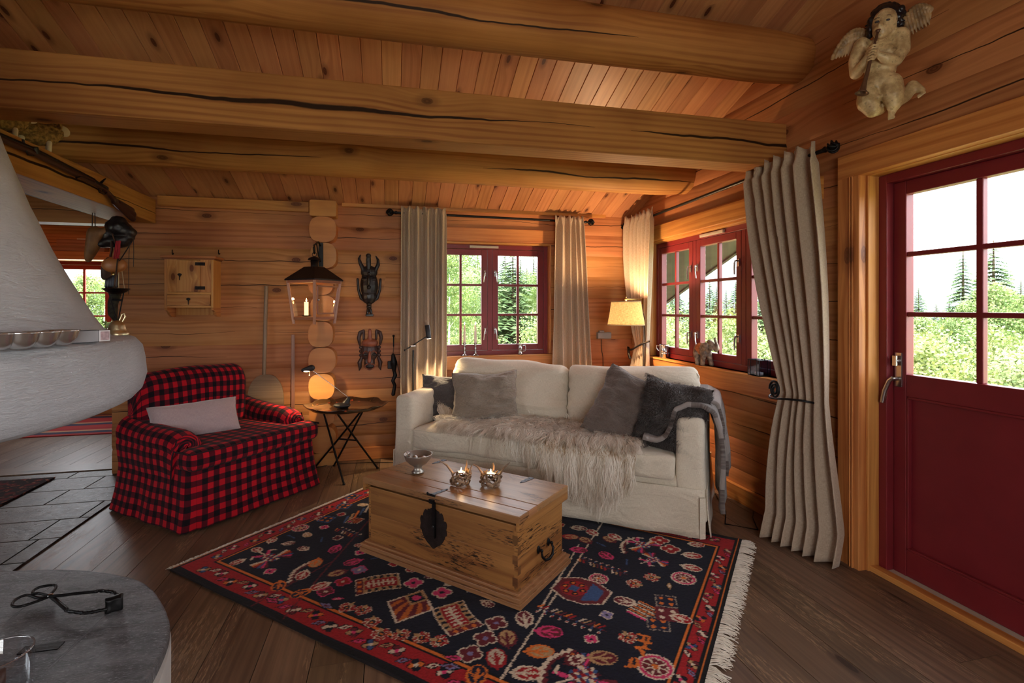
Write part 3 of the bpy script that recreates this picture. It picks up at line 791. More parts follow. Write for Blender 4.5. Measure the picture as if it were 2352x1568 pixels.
for (p, q) in (((214, 1444), (388, 1426)), ((0, 1441), (165, 1310)), ((104, 1542), (275, 1385)), ((104, 1477), (178, 1470))):
    n, cc, L, a, d = wline(p, q)
    dist = t.math('ABSOLUTE', t.math('SUBTRACT', t.math('ADD', t.math('MULTIPLY', gx, n.x), t.math('MULTIPLY', gy, n.y)), cc))
    al = t.math('ADD', t.math('MULTIPLY', gx, d.x), t.math('MULTIPLY', gy, d.y)); a0 = a.x*d.x+a.y*d.y
    m = t.math('MULTIPLY', t.mr(dist, .0045, .003), t.math('MULTIPLY', t.math('GREATER_THAN', al, a0), t.math('LESS_THAN', al, a0+L)))
    jm = m if jm is None else t.math('MAXIMUM', jm, m)
c = t.mix(jm, c, rgb(110, 110, 114)); hgt = t.math('SUBTRACT', hgt, t.math('MULTIPLY', jm, .8))
t.bump(hgt, 1.0, .022); m_hslate = t.fin(c, t.mr(n2, .3, .7, .26, .5))
hearth = thing('fireplace_hearth', 'round-cornered hearth with a dark slate top on a white plastered base', 'hearth', (0, 0, 0))
mb = MB(); mb.extr(crv, .31, .35); mb.build('slate_top', m_hslate, hearth, bevel=.006, weld=True)
mb = MB(); big = []
for (x, y) in crv:
    f = 1.0+.045*max(0, min(1, (1.75-y)/.5))
    big.append((FX+(x-FX)*1.004*f, FY+(y-FY)*1.002))
mb.extr(big, 0, .312, smooth=True); mb.build('plaster_base', plain('white_plaster', rgb(196, 196, 192), .8, nb=(60, .25), var=.06), hearth, bevel=.012)
pa = onz(104, 1486, .352); pb = onz(140, 1474, .352)
mb = MB(); mb.box((pa.x-.01, pa.y-.0, .3515), (.10, .035, .003)); mb.build('ash_slot', m_black, hearth)

# ================================================================ RUG
def q_pts(L): return np.array([[p[0], p[1]] for p in L], dtype=float)
RA = math.radians(47.0); ra = Vector((cos(RA), sin(RA), 0)); rb = Vector((sin(RA), -cos(RA), 0)); C0 = Vector((-1.11, 2.95, 0)); RL, RW = 2.52, 1.82
def rugpq(px, py):
    d = onz(px, py, .01)-C0; return d.dot(rb), d.dot(ra)
G = .0048; NP_, NQ = int(RL/G), int(RW/G)
PP, QQ = np.meshgrid((np.arange(NP_+1))*RL/NP_, (np.arange(NQ+1))*RW/NQ)
IMG = np.zeros(PP.shape+(3,), dtype=np.float32)
rs = np.random.RandomState(3)
def lin(c): return np.array(rgb(*c), dtype=np.float32)
cN, cK, cR, cD, cP, cI, cT, cO, cB, cL = [lin(c) for c in ((16, 17, 34), (13, 11, 15), (158, 24, 30), (104, 28, 38), (214, 56, 112), (214, 196, 172), (182, 144, 100), (214, 112, 40), (56, 84, 130), (128, 116, 156))]
# local jitter so that outlines look knotted
JX = rs.uniform(-.5, .5, PP.shape)*.006; JY = rs.uniform(-.5, .5, PP.shape)*.006
PJ, QJ = PP+JX, QQ+JY
def put(m, c): IMG[m] = c
FS = 1.0
def frame_(p, q, a, s=1.0):
    s = s*FS
    ca, sa = cos(a), sin(a); X = ((PJ-p)*ca+(QJ-q)*sa)/s; Y = (-(PJ-p)*sa+(QJ-q)*ca)/s; return X, Y
def disk(fr, x, y, rx, ry, c): put(((fr[0]-x)/rx)**2+((fr[1]-y)/ry)**2 < 1, c)
def rect(fr, x0, x1, y0, y1, c): put((fr[0] > x0) & (fr[0] < x1) & (fr[1] > y0) & (fr[1] < y1), c)
def seg_(fr, x0, y0, x1, y1, w, c):
    dx, dy = x1-x0, y1-y0; L2 = dx*dx+dy*dy; t_ = np.clip(((fr[0]-x0)*dx+(fr[1]-y0)*dy)/L2, 0, 1)
    put((fr[0]-x0-t_*dx)**2+(fr[1]-y0-t_*dy)**2 < w*w, c)
def diam(fr, x, y, rx, ry, c): put(np.abs(fr[0]-x)/rx+np.abs(fr[1]-y)/ry < 1, c)
IMG[:] = cN; nz = rs.rand(*PP.shape)
IMG[nz > .8] = cN*1.5
# borders
bp0, bp1, bq = .02, RL-.055, .02
def inb(lo, hi_, lq): return (PP > lo) & (PP < RL-hi_) & (QQ > lq) & (QQ < RW-lq)
red = inb(.012, .030, .030) & ~inb(.132, .106, .165); put(red, cR); put(red & (nz > .6), cR*1.15)
for (a, b, c_, w, col) in ((.012, .030, .030, .008, cK), (.122, .098, .152, .008, cK), (.132, .106, .163, .011, cO), (.143, .117, .176, .007, cK)):
    m = inb(a, b, c_) & ~inb(a+w, b+w, c_+w); put(m, col)
m = ~inb(.012, .030, .028); put(m, cK)
m = inb(.002, .015, -1) & ~inb(.006, .023, -1); put(m, cO)
def flower(p, q, a, s, c1, c2, cc):
    fr = frame_(p, q, a, s)
    for k in range(4):
        w = k*pi/2+pi/4
        disk(fr, .62*cos(w), .62*sin(w), .52, .52, cK)
    for k in range(4):
        w = k*pi/2+pi/4; disk(fr, .62*cos(w), .62*sin(w), .38, .38, c1 if k % 2 else c2)
    disk(fr, 0, 0, .3, .3, cc)
def leaf(p, q, a, s, c1, c2=None):
    fr = frame_(p, q, a, s); diam(fr, 0, 0, 1.35, .62, cK); diam(fr, 0, 0, 1.05, .42, c1)
    if c2 is not None: diam(fr, 0, 0, .6, .2, c2)
def border(pa, qa, pb, qb, n, s):
    d = math.atan2(qb-qa, pb-pa); pal = [(cB, cT), (cD, cI), (cN, cO), (cN, cI), (cD, cT)]
    nx_, ny_ = -sin(d), cos(d)
    for i in range(n):
        f = (i+.5)/n; p = pa+(pb-pa)*f; q = qa+(qb-qa)*f; o = .012*(1 if i % 2 else -1); c1, c2 = pal[i % 5]
        flower(p+nx_*o, q+ny_*o, d, s, c1, c2, cP if i % 2 else cI)
        f2 = (i+1)/n
        if i < n-1: leaf(pa+(pb-pa)*f2-nx_*o*1.4, qa+(qb-qa)*f2-ny_*o*1.4, d+.7, s*.95, [cI, cP, cT, cL][i % 4], cD)
border(.10, .093, RL-.08, .093, 20, .031); border(.10, RW-.093, RL-.08, RW-.093, 20, .031)
border(.070, .14, .070, RW-.14, 14, .026); border(RL-.066, .14, RL-.066, RW-.14, 15, .024)
FS = 1.12

# field motifs -------------------------------------------------------
def rosette(p, q, s):
    fr = frame_(p, q, 0, s); disk(fr, 0, 0, 1, 1, cI); disk(fr, 0, 0, .9, .9, cP*.75+cR*.25); disk(fr, 0, 0, .72, .72, cI); disk(fr, 0, 0, .66, .66, cD)
    for k in range(8): w = k*pi/4; seg_(fr, 0, 0, .62*cos(w), .62*sin(w), .05, cI)
    disk(fr, 0, 0, .18, .18, cO)
def tulip(p, q, a, s, c1, c2):
    fr = frame_(p, q, a, s)
    disk(fr, 0, 0, 1, .72, c2); disk(fr, .1, 0, .82, .55, c1); seg_(fr, -1.1, 0, .55, 0, .11, c2); seg_(fr, -.4, 0, .25, .42, .07, c2); seg_(fr, -.4, 0, .25, -.42, .07, c2)
def pair(p, q, a, s, c1, c2):
    """two leaves on a stem"""
    ca, sa = cos(a), sin(a)
    seg_(frame_(p, q, a, s), -1.6, 0, 1.6, 0, .08, c2)
    tulip(p-1.35*s*ca+.75*s*sa, q-1.35*s*sa-.75*s*ca, a+pi+.7, s*.8, c1, c2); tulip(p+1.35*s*ca+.75*s*sa, q+1.35*s*sa-.75*s*ca, a-.7, s*.8, c1, c2)
def cross(p, q, a, s, c1, cc, out=None):
    fr = frame_(p, q, a, s)
    for g, c in ((.14, out if out is not None else cI), (0, c1)):
        for k in range(4): w = k*pi/2; disk(fr, .55*cos(w), .55*sin(w), .42+g, .42+g, c)
    disk(fr, 0, 0, .25, .25, cc)
def berry(p, q, a, s):
    fr = frame_(p, q, a, s); put((fr[0] > -1.0) & (np.abs(fr[1]) < (fr[0]+1.0)*.6) & (fr[0] < .3), cT)
    for (x, y) in ((.2, .75), (.2, -.75), (.65, .4), (.65, -.4), (-.25, .55), (-.25, -.55), (.95, 0)):
        disk(fr, x, y, .34, .34, cI); disk(fr, x, y, .27, .27, cR); disk(fr, x, y, .10, .10, cT)
    disk(fr, .25, 0, .36, .36, cN); disk(fr, .25, 0, .17, .17, cO)
def blocks(p, q, a, s):
    fr = frame_(p, q, a, s)
    bow = .25*fr[0]**2; fy = fr[1]-bow*.4; fr = (fr[0], fy)
    rect(fr, -1.1, 1.1, -.78, .78, cI); rect(fr, -1.06, 1.06, -.72, .72, cD); rect(fr, -1.06, .72, -.72, .72, cT)
    k = np.floor((fr[0]+1)/.17).astype(int); m = (np.abs(np.abs(fr[1])-.58) < .12) & (k % 2 == 0) & (fr[0] > -1) & (fr[0] < .7); put(m, cN)
    rect(fr, -.95, .65, -.42, .42, cR); seg_(fr, -.85, 0, .55, 0, .06, cI)
    for i in range(6): x = -.75+.24*i; seg_(fr, x, -.25, x, .25, .055, cI)
    for y in (-.42, 0, .42): disk(fr, .9, y, .11, .11, cO)
def bird(p, q, a, s):
    """stepped checker head with fan tails"""
    fr = frame_(p, q, a, s); c4 = [cR, cI, cB, cD]
    for i in range(-3, 4):
        for j in range(-2, 3):
            if abs(i)+abs(j) < 5: rect(fr, i*.24-.12, i*.24+.12, j*.24-.12, j*.24+.12, c4[(i*2+j*3) % 4])
    for sg in (-1, 1):
        for k in range(6):
            w = .5+k*.26; seg_(fr, .2, sg*.5, .2+1.25*cos(w)*1.0, sg*(.5+1.15*sin(w)), .13, [cD, cP, cB, cR, cO, cI][k])
        seg_(fr, -.9, sg*.3, -1.3, sg*.8, .16, cP); seg_(fr, -1.3, sg*.8, -.95, sg*1.15, .10, cI)
    seg_(fr, -1.9, 0, -.7, 0, .09, cI)
def stair(p, q, a, s):
    fr = frame_(p, q, a, s); n = 9
    for i in range(n):
        x = -1.6+3.2*i/n; y = .9*cos((i/n-.5)*2.6)-.6; rect(fr, x, x+.42, y-.2, y+.2, cD)
    for i in range(n):
        x = -1.6+3.2*i/n; y = .9*cos((i/n-.5)*2.6)-.6; rect(fr, x, x+.40, y-.0, y+.22, cI)
def fan(p, q, a, s):
    fr = frame_(p, q, a, s); diam(fr, 0, 0, 1.15, 1.0, cI); diam(fr, 0, 0, 1.02, .88, cD)
    ang = np.arctan2(fr[1], fr[0]+1.2); k = np.floor(ang/.13).astype(int); put((np.abs(fr[0])/1.0+np.abs(fr[1])/.86 < 1) & (k % 2 == 0) & (fr[0] > -.25), cO*.8)
    diam(fr, -.55, 0, .55, .52, cT); diam(fr, -.55, 0, .40, .38, cN); disk(fr, -.55, 0, .17, .17, cP)
def medal(p, q, a, s):
    fr = frame_(p, q, a, s); o = np.maximum(np.abs(fr[0])/1.25, np.maximum(np.abs(fr[1]), np.abs(fr[0])*.45+np.abs(fr[1])*.8)); put(o < 1, cI); put(o < .94, cD); put(o < .74, cB); put((o < .74) & (fr[0] > -.25), cD)
    disk(fr, .35, 0, .62, .62, cR); rect(fr, .15, .55, -.2, .2, cB)
    for k in range(6): w = k*pi/3; disk(fr, .35+.44*cos(w), .44*sin(w), .15, .15, cK); disk(fr, .35+.44*cos(w), .44*sin(w), .08, .08, cO)
def comb(p, q, a, s, n, flip=1):
    """dotted line with slanted feathers"""
    fr = frame_(p, q, a, s); seg_(fr, -n/2, 0, n/2, 0, .07, cD); cs = [cO, cR, cN*2.5, cI, cT, cD]
    for i in range(int(n*1.6)):
        x = -n/2+i/1.6; seg_(fr, x, .15*flip, x+.45, .85*flip, .13, cs[i % 6]); 
    for i in range(int(n)):
        x = -n/2+i+.4; seg_(fr, x, 0, x, -.6*flip, .06, cB); disk(fr, x, -.75*flip, .22, .22, cI); disk(fr, x, -.75*flip, .14, .14, cR)
def W_(px, py): return rugpq(px, py)
def AT(fn, px, py, *a): p, q = rugpq(px, py); fn(p, q, *a)
def aim(p1, p2):
    a = rugpq(*p1); b = rugpq(*p2); return math.atan2(b[1]-a[1], b[0]-a[0])
def lineto(p1, p2, w, c):
    a = rugpq(*p1); b = rugpq(*p2); seg_((PJ, QJ), a[0], a[1], b[0], b[1], w, c)
# long stems
for a, b, c in (((650, 1420), (860, 1180), cD), ((1390, 1190), (1150, 1560), cI), ((1330, 1250), (1240, 1400), cI), ((560, 1400), (760, 1290), cD)): lineto(a, b, .004, c)
# left group
AT(bird, 620, 1280, aim((560, 1250), (700, 1320)), .055); AT(stair, 690, 1310, aim((640, 1340), (740, 1270)), .065)
AT(tulip, 545, 1290, aim((600, 1270), (520, 1300)), .035, cR, cI); AT(tulip, 590, 1262, aim((610, 1280), (570, 1260)), .033, cR, cI); AT(tulip, 625, 1240, aim((600, 1270), (640, 1230)), .033, cR, cI)
for px, py in ((690, 1212), (1375, 1328), (1570, 1327), (1505, 1530), (1200, 1610)): AT(rosette, px, py, .045)
AT(rosette, 1505, 1530, .062); AT(rosette, 1570, 1327, .055)
for px, py, a, c1, c2 in ((695, 1320, .5, cR, cI), (735, 1345, -.4, cR, cI), (770, 1260, .4, cD, cP), (810, 1290, -.5, cD, cP), (725, 1292, .6, cT, cO), (775, 1315, -.5, cT, cD), (640, 1345, .8, cN*2, cO), (690, 1362, -.3, cN*2, cO)):
    AT(tulip, px, py, a-pi/2, .042, c1, c2)
for px, py, c in ((825, 1308, cL), (788, 1335, cR), (748, 1358, cD)): AT(cross, px, py, .4, .035, c, cI, cP)
for px, py in ((950, 1338), (1015, 1360)): AT(cross, px, py, .7, .040, cP, cN, cI)
AT(blocks, 868, 1338, aim((910, 1335), (820, 1350)), .085); AT(blocks, 1045, 1418, aim((1030, 1375), (1080, 1440)), .088)
AT(fan, 942, 1390, aim((960, 1370), (920, 1420)), .105)
for px, py, a in ((800, 1392, 1.6), (835, 1398, 1.9), (855, 1425, 2.2), (875, 1452, 2.4), (920, 1455, 2.7), (965, 1462, 3.0), (1005, 1470, 3.3), (740, 1190, .4), (1460, 1340, 0), (1440, 1460, 2.3), (1500, 1325, .5)): AT(berry, px, py, a-pi, .034)
for px, py, a, c1 in ((750, 1390, 0, cL), (1035, 1530, .3, cL), (1045, 1510, .3, cP), (625, 1378, 0, cP)): AT(leaf, px, py, a, .034, c1, cD)
for px, py in ((1080, 1500), (1140, 1430), (1115, 1465)): AT(cross, px, py, .2, .042, cD, cL, cI)
for px, py, a, c1, c2 in ((1205, 1420, 2.6, cD, cI), (1262, 1450, .8, cD, cP), (1165, 1465, 2.6, cT, cD), (1240, 1495, .9, cT, cO), (1140, 1510, 2.6, cI*.8, cR), (1210, 1545, .9, cR, cI), (1095, 1550, 2.4, cN*2, cO), (1180, 1590, .9, cN*2, cO)): AT(tulip, px, py, a-.4, .050, c1, c2)
AT(stair, 1270, 1530, aim((1240, 1560), (1300, 1500)), .07); AT(bird, 1340, 1550, aim((1290, 1560), (1390, 1530)), .06); AT(tulip, 1385, 1510, .5, .05, cD, cT); AT(tulip, 1322, 1515, 1.0, .04, cI, cD)
AT(medal, 1335, 1355, aim((1390, 1370), (1290, 1340)), .095)
AT(comb, 1385, 1300, aim((1320, 1280), (1450, 1325)), .030, 8, -1); AT(comb, 1310, 1420, aim((1235, 1390), (1380, 1440)), .032, 9, 1)
# comb motif, dotted squares, on the right
p, q = W_(1478, 1400); fr = frame_(p, q, aim((1450, 1420), (1500, 1380)), .05)
for k in range(8): seg_(fr, -.9+.25*k, -.9, -.9+.25*k, .9, .07, cO if k % 2 else cI)
rect(fr, -1.15, -.95, -.8, .8, cP)
AT(tulip, 1435, 1380, aim((1470, 1385), (1430, 1375)), .045, cD, cI)
for px, py in ((1530, 1380), (1512, 1432)):
    p, q = W_(px, py); fr = frame_(p, q, .3, .038); rect(fr, -1.1, 1.1, -1.1, 1.1, cI*.5); rect(fr, -1, 1, -1, 1, cN*2)
    for x in (-.5, .5):
        for y in (-.5, .5): disk(fr, x, y, .25, .25, cO)
p, q = W_(1533, 1410); fr = frame_(p, q, .3, .045); rect(fr, -1, 1, -1, 1, cD)
for x in (-.5, .5):
    for y in (-.5, .5): disk(fr, x, y, .22, .22, cI)
AT(tulip, 1565, 1420, 0, .04, cR, cI)
# upper right, in front of the sofa
for px, py, a, c1, c2 in ((1330, 1212, .3, cD, cI), (1360, 1222, 2.6, cR, cI), (1310, 1232, .3, cT, cR), (1345, 1240, 2.6, cT, cD), (1330, 1262, .3, cD, cP), (1392, 1275, 2.6, cD, cP), (1400, 1238, 2.6, cT, cD), (1412, 1232, 2.6, cR, cI)): AT(tulip, px, py, a, .042, c1, c2)
AT(stair, 1440, 1250, aim((1420, 1265), (1460, 1225)), .06); AT(bird, 1475, 1250, aim((1450, 1240), (1510, 1270)), .05)
for px, py in ((1540, 1260), (1515, 1240)): AT(cross, px, py, .3, .045, cR, cI, cI)
AT(tulip, 1590, 1275, .3, .045, cR, cI); AT(tulip, 1588, 1303, .0, .045, cR, cI); AT(bird, 1500, 1285, 1.0, .04); AT(tulip, 1600, 1250, .3, .04, cR, cI)
# upper left, behind the trunk corner
for px, py in ((790, 1162), (750, 1192), (812, 1140)):
    p, q = W_(px, py); fr = frame_(p, q, .3, .036); rect(fr, -1.1, 1.1, -1.1, 1.1, cB); rect(fr, -.9, .9, -.9, .9, cN*2)
    for x in (-.5, .5):
        for y in (-.5, .5): disk(fr, x, y, .25, .25, cO)
AT(comb, 800, 1222, aim((760, 1215), (835, 1245)), .03, 6, -1); AT(fan, 815, 1195, 1.0, .05)
for k in range(5): lineto((790+12*k, 1200-6*k), (800+12*k, 1185-6*k), .007, [cB, cT, cO, cB, cI][k])
# woven date
def stroke(pts, w=.0065): 
    for a, b in zip(pts[:-1], pts[1:]): lineto(a, b, w, cO)
stroke([(1467, 1456), (1492, 1462)]); stroke([(1465, 1469), (1494, 1477)]); stroke([(1478, 1471), (1480, 1462)]); stroke([(1487, 1476), (1492, 1466)])
stroke([(1461, 1484), (1490, 1490)]); stroke([(1480, 1488), (1482, 1478)]); stroke([(1471, 1490), (1478, 1505)]); stroke([(1461, 1484), (1476, 1496)])
stroke([(1440, 1530), (1456, 1530), (1467, 1528), (1462, 1512)]); stroke([(1448, 1528), (1450, 1512)])
busy = (IMG.sum(axis=2) > .12).astype(np.float32); cs_ = busy.cumsum(0).cumsum(1)
for gq in np.arange(.24, RW-.22, .062):
    for gp in np.arange(.22, RL-.2, .062):
        r_ = .048; i0, i1, j0, j1 = int((gq-r_)/G), int((gq+r_)/G), int((gp-r_)/G), int((gp+r_)/G); k_ = rs.rand()
        if cs_[i1, j1]-cs_[i0, j1]-cs_[i1, j0]+cs_[i0, j0] < 3:
            a_ = rs.uniform(0, 6.28)
            if k_ < .3: cross(gp, gq, a_, .026, [cP, cR, cL, cD][rs.randint(4)], cN, cI)
            elif k_ < .6: tulip(gp, gq, a_, .032, [cR, cD, cT][rs.randint(3)], cI)
            elif k_ < .8: leaf(gp, gq, a_, .026, [cB, cT, cP][rs.randint(3)], cI)
            else: seg_((PJ, QJ), gp-.03*cos(a_), gq-.03*sin(a_), gp+.03*cos(a_), gq+.03*sin(a_), .004, cB)
            busy = (IMG.sum(axis=2) > .12).astype(np.float32); cs_ = busy.cumsum(0).cumsum(1)
IMG *= rs.uniform(.78, 1.18, PP.shape)[..., None]
# mesh
hz_ = .009+.0012*rs.rand(*PP.shape)
# slight waves at the edges
Wp = C0.x+PP*rb.x+QQ*ra.x; Wq = C0.y+PP*rb.y+QQ*ra.y
wav = .006*np.sin(PP*9+1)*np.exp(-QQ/.04)+.006*np.sin(QQ*8)*np.exp(-(RL-PP)/.05)+.005*np.sin(QQ*7+2)*np.exp(-PP/.05)
co = np.stack([Wp-0*wav+rb.x*wav*1.2, Wq+ra.y*wav*.8, hz_], axis=-1).reshape(-1, 3)
me = bpy.data.meshes.new('patterned_rug'); nv = co.shape[0]; me.vertices.add(nv); me.vertices.foreach_set('co', co.astype(np.float32).ravel())
idx = np.arange(nv).reshape(PP.shape); fq = np.stack([idx[:-1, :-1], idx[:-1, 1:], idx[1:, 1:], idx[1:, :-1]], axis=-1).reshape(-1, 4)
nf = fq.shape[0]; me.loops.add(nf*4); me.loops.foreach_set('vertex_index', fq.ravel().astype(np.int32))
me.polygons.add(nf); me.polygons.foreach_set('loop_start', np.arange(0, nf*4, 4, dtype=np.int32)); me.update(calc_edges=True)
ca_ = me.attributes.new('rugcol', 'FLOAT_COLOR', 'POINT'); ca_.data.foreach_set('color', np.concatenate([IMG, np.ones(IMG.shape[:2]+(1,), np.float32)], axis=-1).astype(np.float32).ravel())
t = NT('knotted_wool'); c = t.n('ShaderNodeAttribute', attribute_name='rugcol').outputs['Color']
t.bump(t.noise(t.obj(), 420.0, 2.0).outputs[0], .5, .003); m_rug = t.fin(c, .95, Sheen_Weight=.08, Specular_IOR_Level=.1); me.materials.append(m_rug)
pile = bpy.data.objects.new('pile', me); COL.objects.link(pile)
rug = thing('patterned_rug', 'large navy and red knotted wool rug under the wooden chest', 'rug', (0, 0, 0)); pile.parent = rug
mb = MB()
e0 = [C0+rb*.001, C0+rb*(RL-.001), C0+rb*(RL-.001)+ra*RW, C0+rb*.001+ra*RW]
mb.extr([(e.x, e.y) for e in e0], .0, .0085); mb.build('backing', plain('rug_backing', rgb(30, 26, 30), .95), rug)
m_fringe = plain('wool_fringe', rgb(226, 218, 204), .95, var=.08, vs=40)
def fringe(p0, out, L0, n, seed):
    R = random.Random(seed); mb = MB()
    for i in range(n):
        q = RW*i/n+R.uniform(-.003, .003); cl = floor(q/.035); lean = R.Random if False else (noise.noise(Vector((cl*3.1, seed, 0)))*.9+R.uniform(-.35, .35))
        L = L0*(.75+.35*R.random()); b = C0+rb*p0+ra*q; d = (rb*out+ra*lean).normalized(); z = .005+.006*R.random()
        pts = [b+Vector((0, 0, z)), b+d*L*.35+Vector((0, 0, z+.004)), b+d*L*.7+ra*R.uniform(-.006, .006)+Vector((0, 0, z)), b+d*L+ra*R.uniform(-.012, .012)+Vector((0, 0, .003))]
        mb.tube(pts, [.0021, .0021, .0018, .0012], 4, cap=False)
    return mb
fringe(RL, 1, .075, 640, 1).build('fringe', m_fringe, rug); fringe(0.0, -1, .028, 700, 2).build('fringe', m_fringe, rug)
# floor rugs in the left-hand room
t = NT('dark_red_rug'); ob = t.obj(); w = t.n('ShaderNodeTexVoronoi', {'Vector': ob, 'Scale': 14.0}); ck = t.mr(w.outputs['Distance'], .3, .5)
c = t.mix(ck, rgb(104, 26, 30), rgb(34, 16, 22)); c = t.mix(t.mr(t.noise(ob, 30.0).outputs[0], .6, .65), c, rgb(150, 90, 70)); m_rug2 = t.fin(c, .95)
a = onz(127, 1096, .02); b = onz(0, 1160, .02); mb = MB()
d1 = (b-a).normalized(); d2 = Vector((-1, 0, 0)); mb.extr([(a.x, a.y), (a.x-1.6, a.y-.02), (b.x-1.6, b.y-.25), ((b+d1*.2).x, (b+d1*.2).y)], .013, .024)
tag(mb.build('dark_red_rug', m_rug2), 'small dark red rug on the wet slate floor at the left edge', 'rug')
t = NT('striped_rug'); ux, uy, uz = t.sep(t.n('ShaderNodeTexCoord').outputs['Object']); w = t.math('FRACT', t.math('MULTIPLY', t.math('ADD', uy, t.math('MULTIPLY', t.noise(t.obj(), 3.0).outputs[0], .06)), 2.4))
c = t.mix(t.math('GREATER_THAN', w, .35), rgb(170, 60, 62), rgb(60, 66, 92)); c = t.mix(t.math('GREATER_THAN', w, .6), c, rgb(190, 150, 120)); c = t.mix(t.math('GREATER_THAN', w, .75), c, rgb(160, 50, 56)); m_rug3 = t.fin(c, .95)
mb = MB(); mb.box((-3.3, 6.85, .005), (2.6, 1.1, .010)); tag(mb.build('striped_rug', m_rug3), 'red and blue striped rug on the boards of the far room', 'rug')
# ================================================================ SOFA
def inl(px, py, M, axis, val):
    """point (in the local frame M) where the photograph's ray meets the local plane axis=val"""
    Mi = M.inverted(); o = Mi @ Vector((0, 0, EYE)); d = Mi.to_3x3() @ ray(px, py); return o+d*((val-o[axis])/d[axis])
m_linen = fabric('cream_linen', rgb(216, 204, 182), rgb(238, 228, 208), wr=(5.5, .6), wrs=(1, 1, 2.2), wd=.035)
SW, SD = 2.15, .86; SO = Vector((.016, 3.864, 0)); SR = math.radians(-36); SM = T(SO) @ RZ(SR)
sofa = thing('sofa', 'cream slipcovered two-seater sofa standing across the corner by the windows', 'sofa', SO, SR)
def wr(p, s, a, sc=(1, 1, 1)):
    return noise.noise(Vector((p.x*s*sc[0], p.y*s*sc[1], p.z*s*sc[2]+7)))*a
def dn(seed, s, a, sc=(1, 1, 1)):
    def f(p):
        q = Vector((p.x*sc[0], p.y*sc[1], p.z*sc[2]))*s+Vector((seed*5.3, seed*1.7, seed))
        return Vector((noise.noise(q), noise.noise(q+Vector((9, 3, 1))), noise.noise(q+Vector((2, 7, 5)))))*a
    return f
mb = MB(); f_ = dn(1, 4, .008); mb.rbox((SW/2, SD/2, .225), (SW/2-.02, SD/2-.02, .135), .03, 14, lambda p: p+f_(p)); mb.build('base', m_linen, sofa, weld=True)
for sg, x in ((-1, .08), (1, SW-.08)):
    f_ = dn(sg+3, 3.0, .012)
    def fa(p, sg=sg):
        q = p+f_(p); t_ = (p.z+.31)/.62
        q.x += sg*.02*(1-t_)**2 if p.x*sg > 0 else 0
        q.z += .012*cos(p.x/.08*1.3)*(1 if p.z > .2 else 0)+(.02*(p.y/.4) if p.z > .1 else 0)
        return q
    mb = MB(); mb.rbox((x, SD/2-.005, .405), (.078, SD/2-.005, .31), .035, 10, fa); mb.build('arm', m_linen, sofa, weld=True)
f_ = dn(9, 3, .008); mb = MB(); mb.rbox((SW/2, SD-.10, .44), (SW/2-.10, .085, .33), .05, 10, lambda p: p+f_(p)); mb.build('back', m_linen, sofa, weld=True)
def skirtgrid(p0, p1, out, z0=.30, z1=.028, seed=0, amp=.006):
    p0 = Vector(p0); p1 = Vector(p1); L = (p1-p0).length; out = Vector(out); mb = MB()
    def fn(u, v):
        a = noise.noise(Vector((u*L*5, seed, v*.6)))*amp*(.3+v)*2; p = p0+(p1-p0)*u+out*(.004+.02*v*v+a)
        return (p.x, p.y, z0+(z1-z0)*v+(.008*noise.noise(Vector((u*L*3, seed, 0))) if v > .9 else 0))
    mb.grid(fn, int(L*30), 8, lambda u, v: (u*L, v*.27)); return mb
skirtgrid((.012, -.002, 0), (SW-.012, -.002, 0), (0, -1, 0), seed=1).build('skirt', m_linen, sofa, solid=.006)
skirtgrid((SW+.004, .01, 0), (SW+.004, SD, 0), (1, 0, 0), seed=2).build('skirt', m_linen, sofa, solid=.006)
skirtgrid((-.004, SD, 0), (-.004, .01, 0), (-1, 0, 0), seed=3).build('skirt', m_linen, sofa, solid=.006)
mb = MB(); mb.box((SW-.010, -.030, .145), (.035, .006, .235), M=RZ(.5)); mb.build('skirt_pleat', m_linen, sofa, bevel=.002)
for x in (.10, SW-.10):
    for y in (.07, SD-.1):
        mb = MB(); mb.box((x, y, .045), (.05, .05, .09), ax=2); mb.build('leg', m_trim, sofa, bevel=.003)
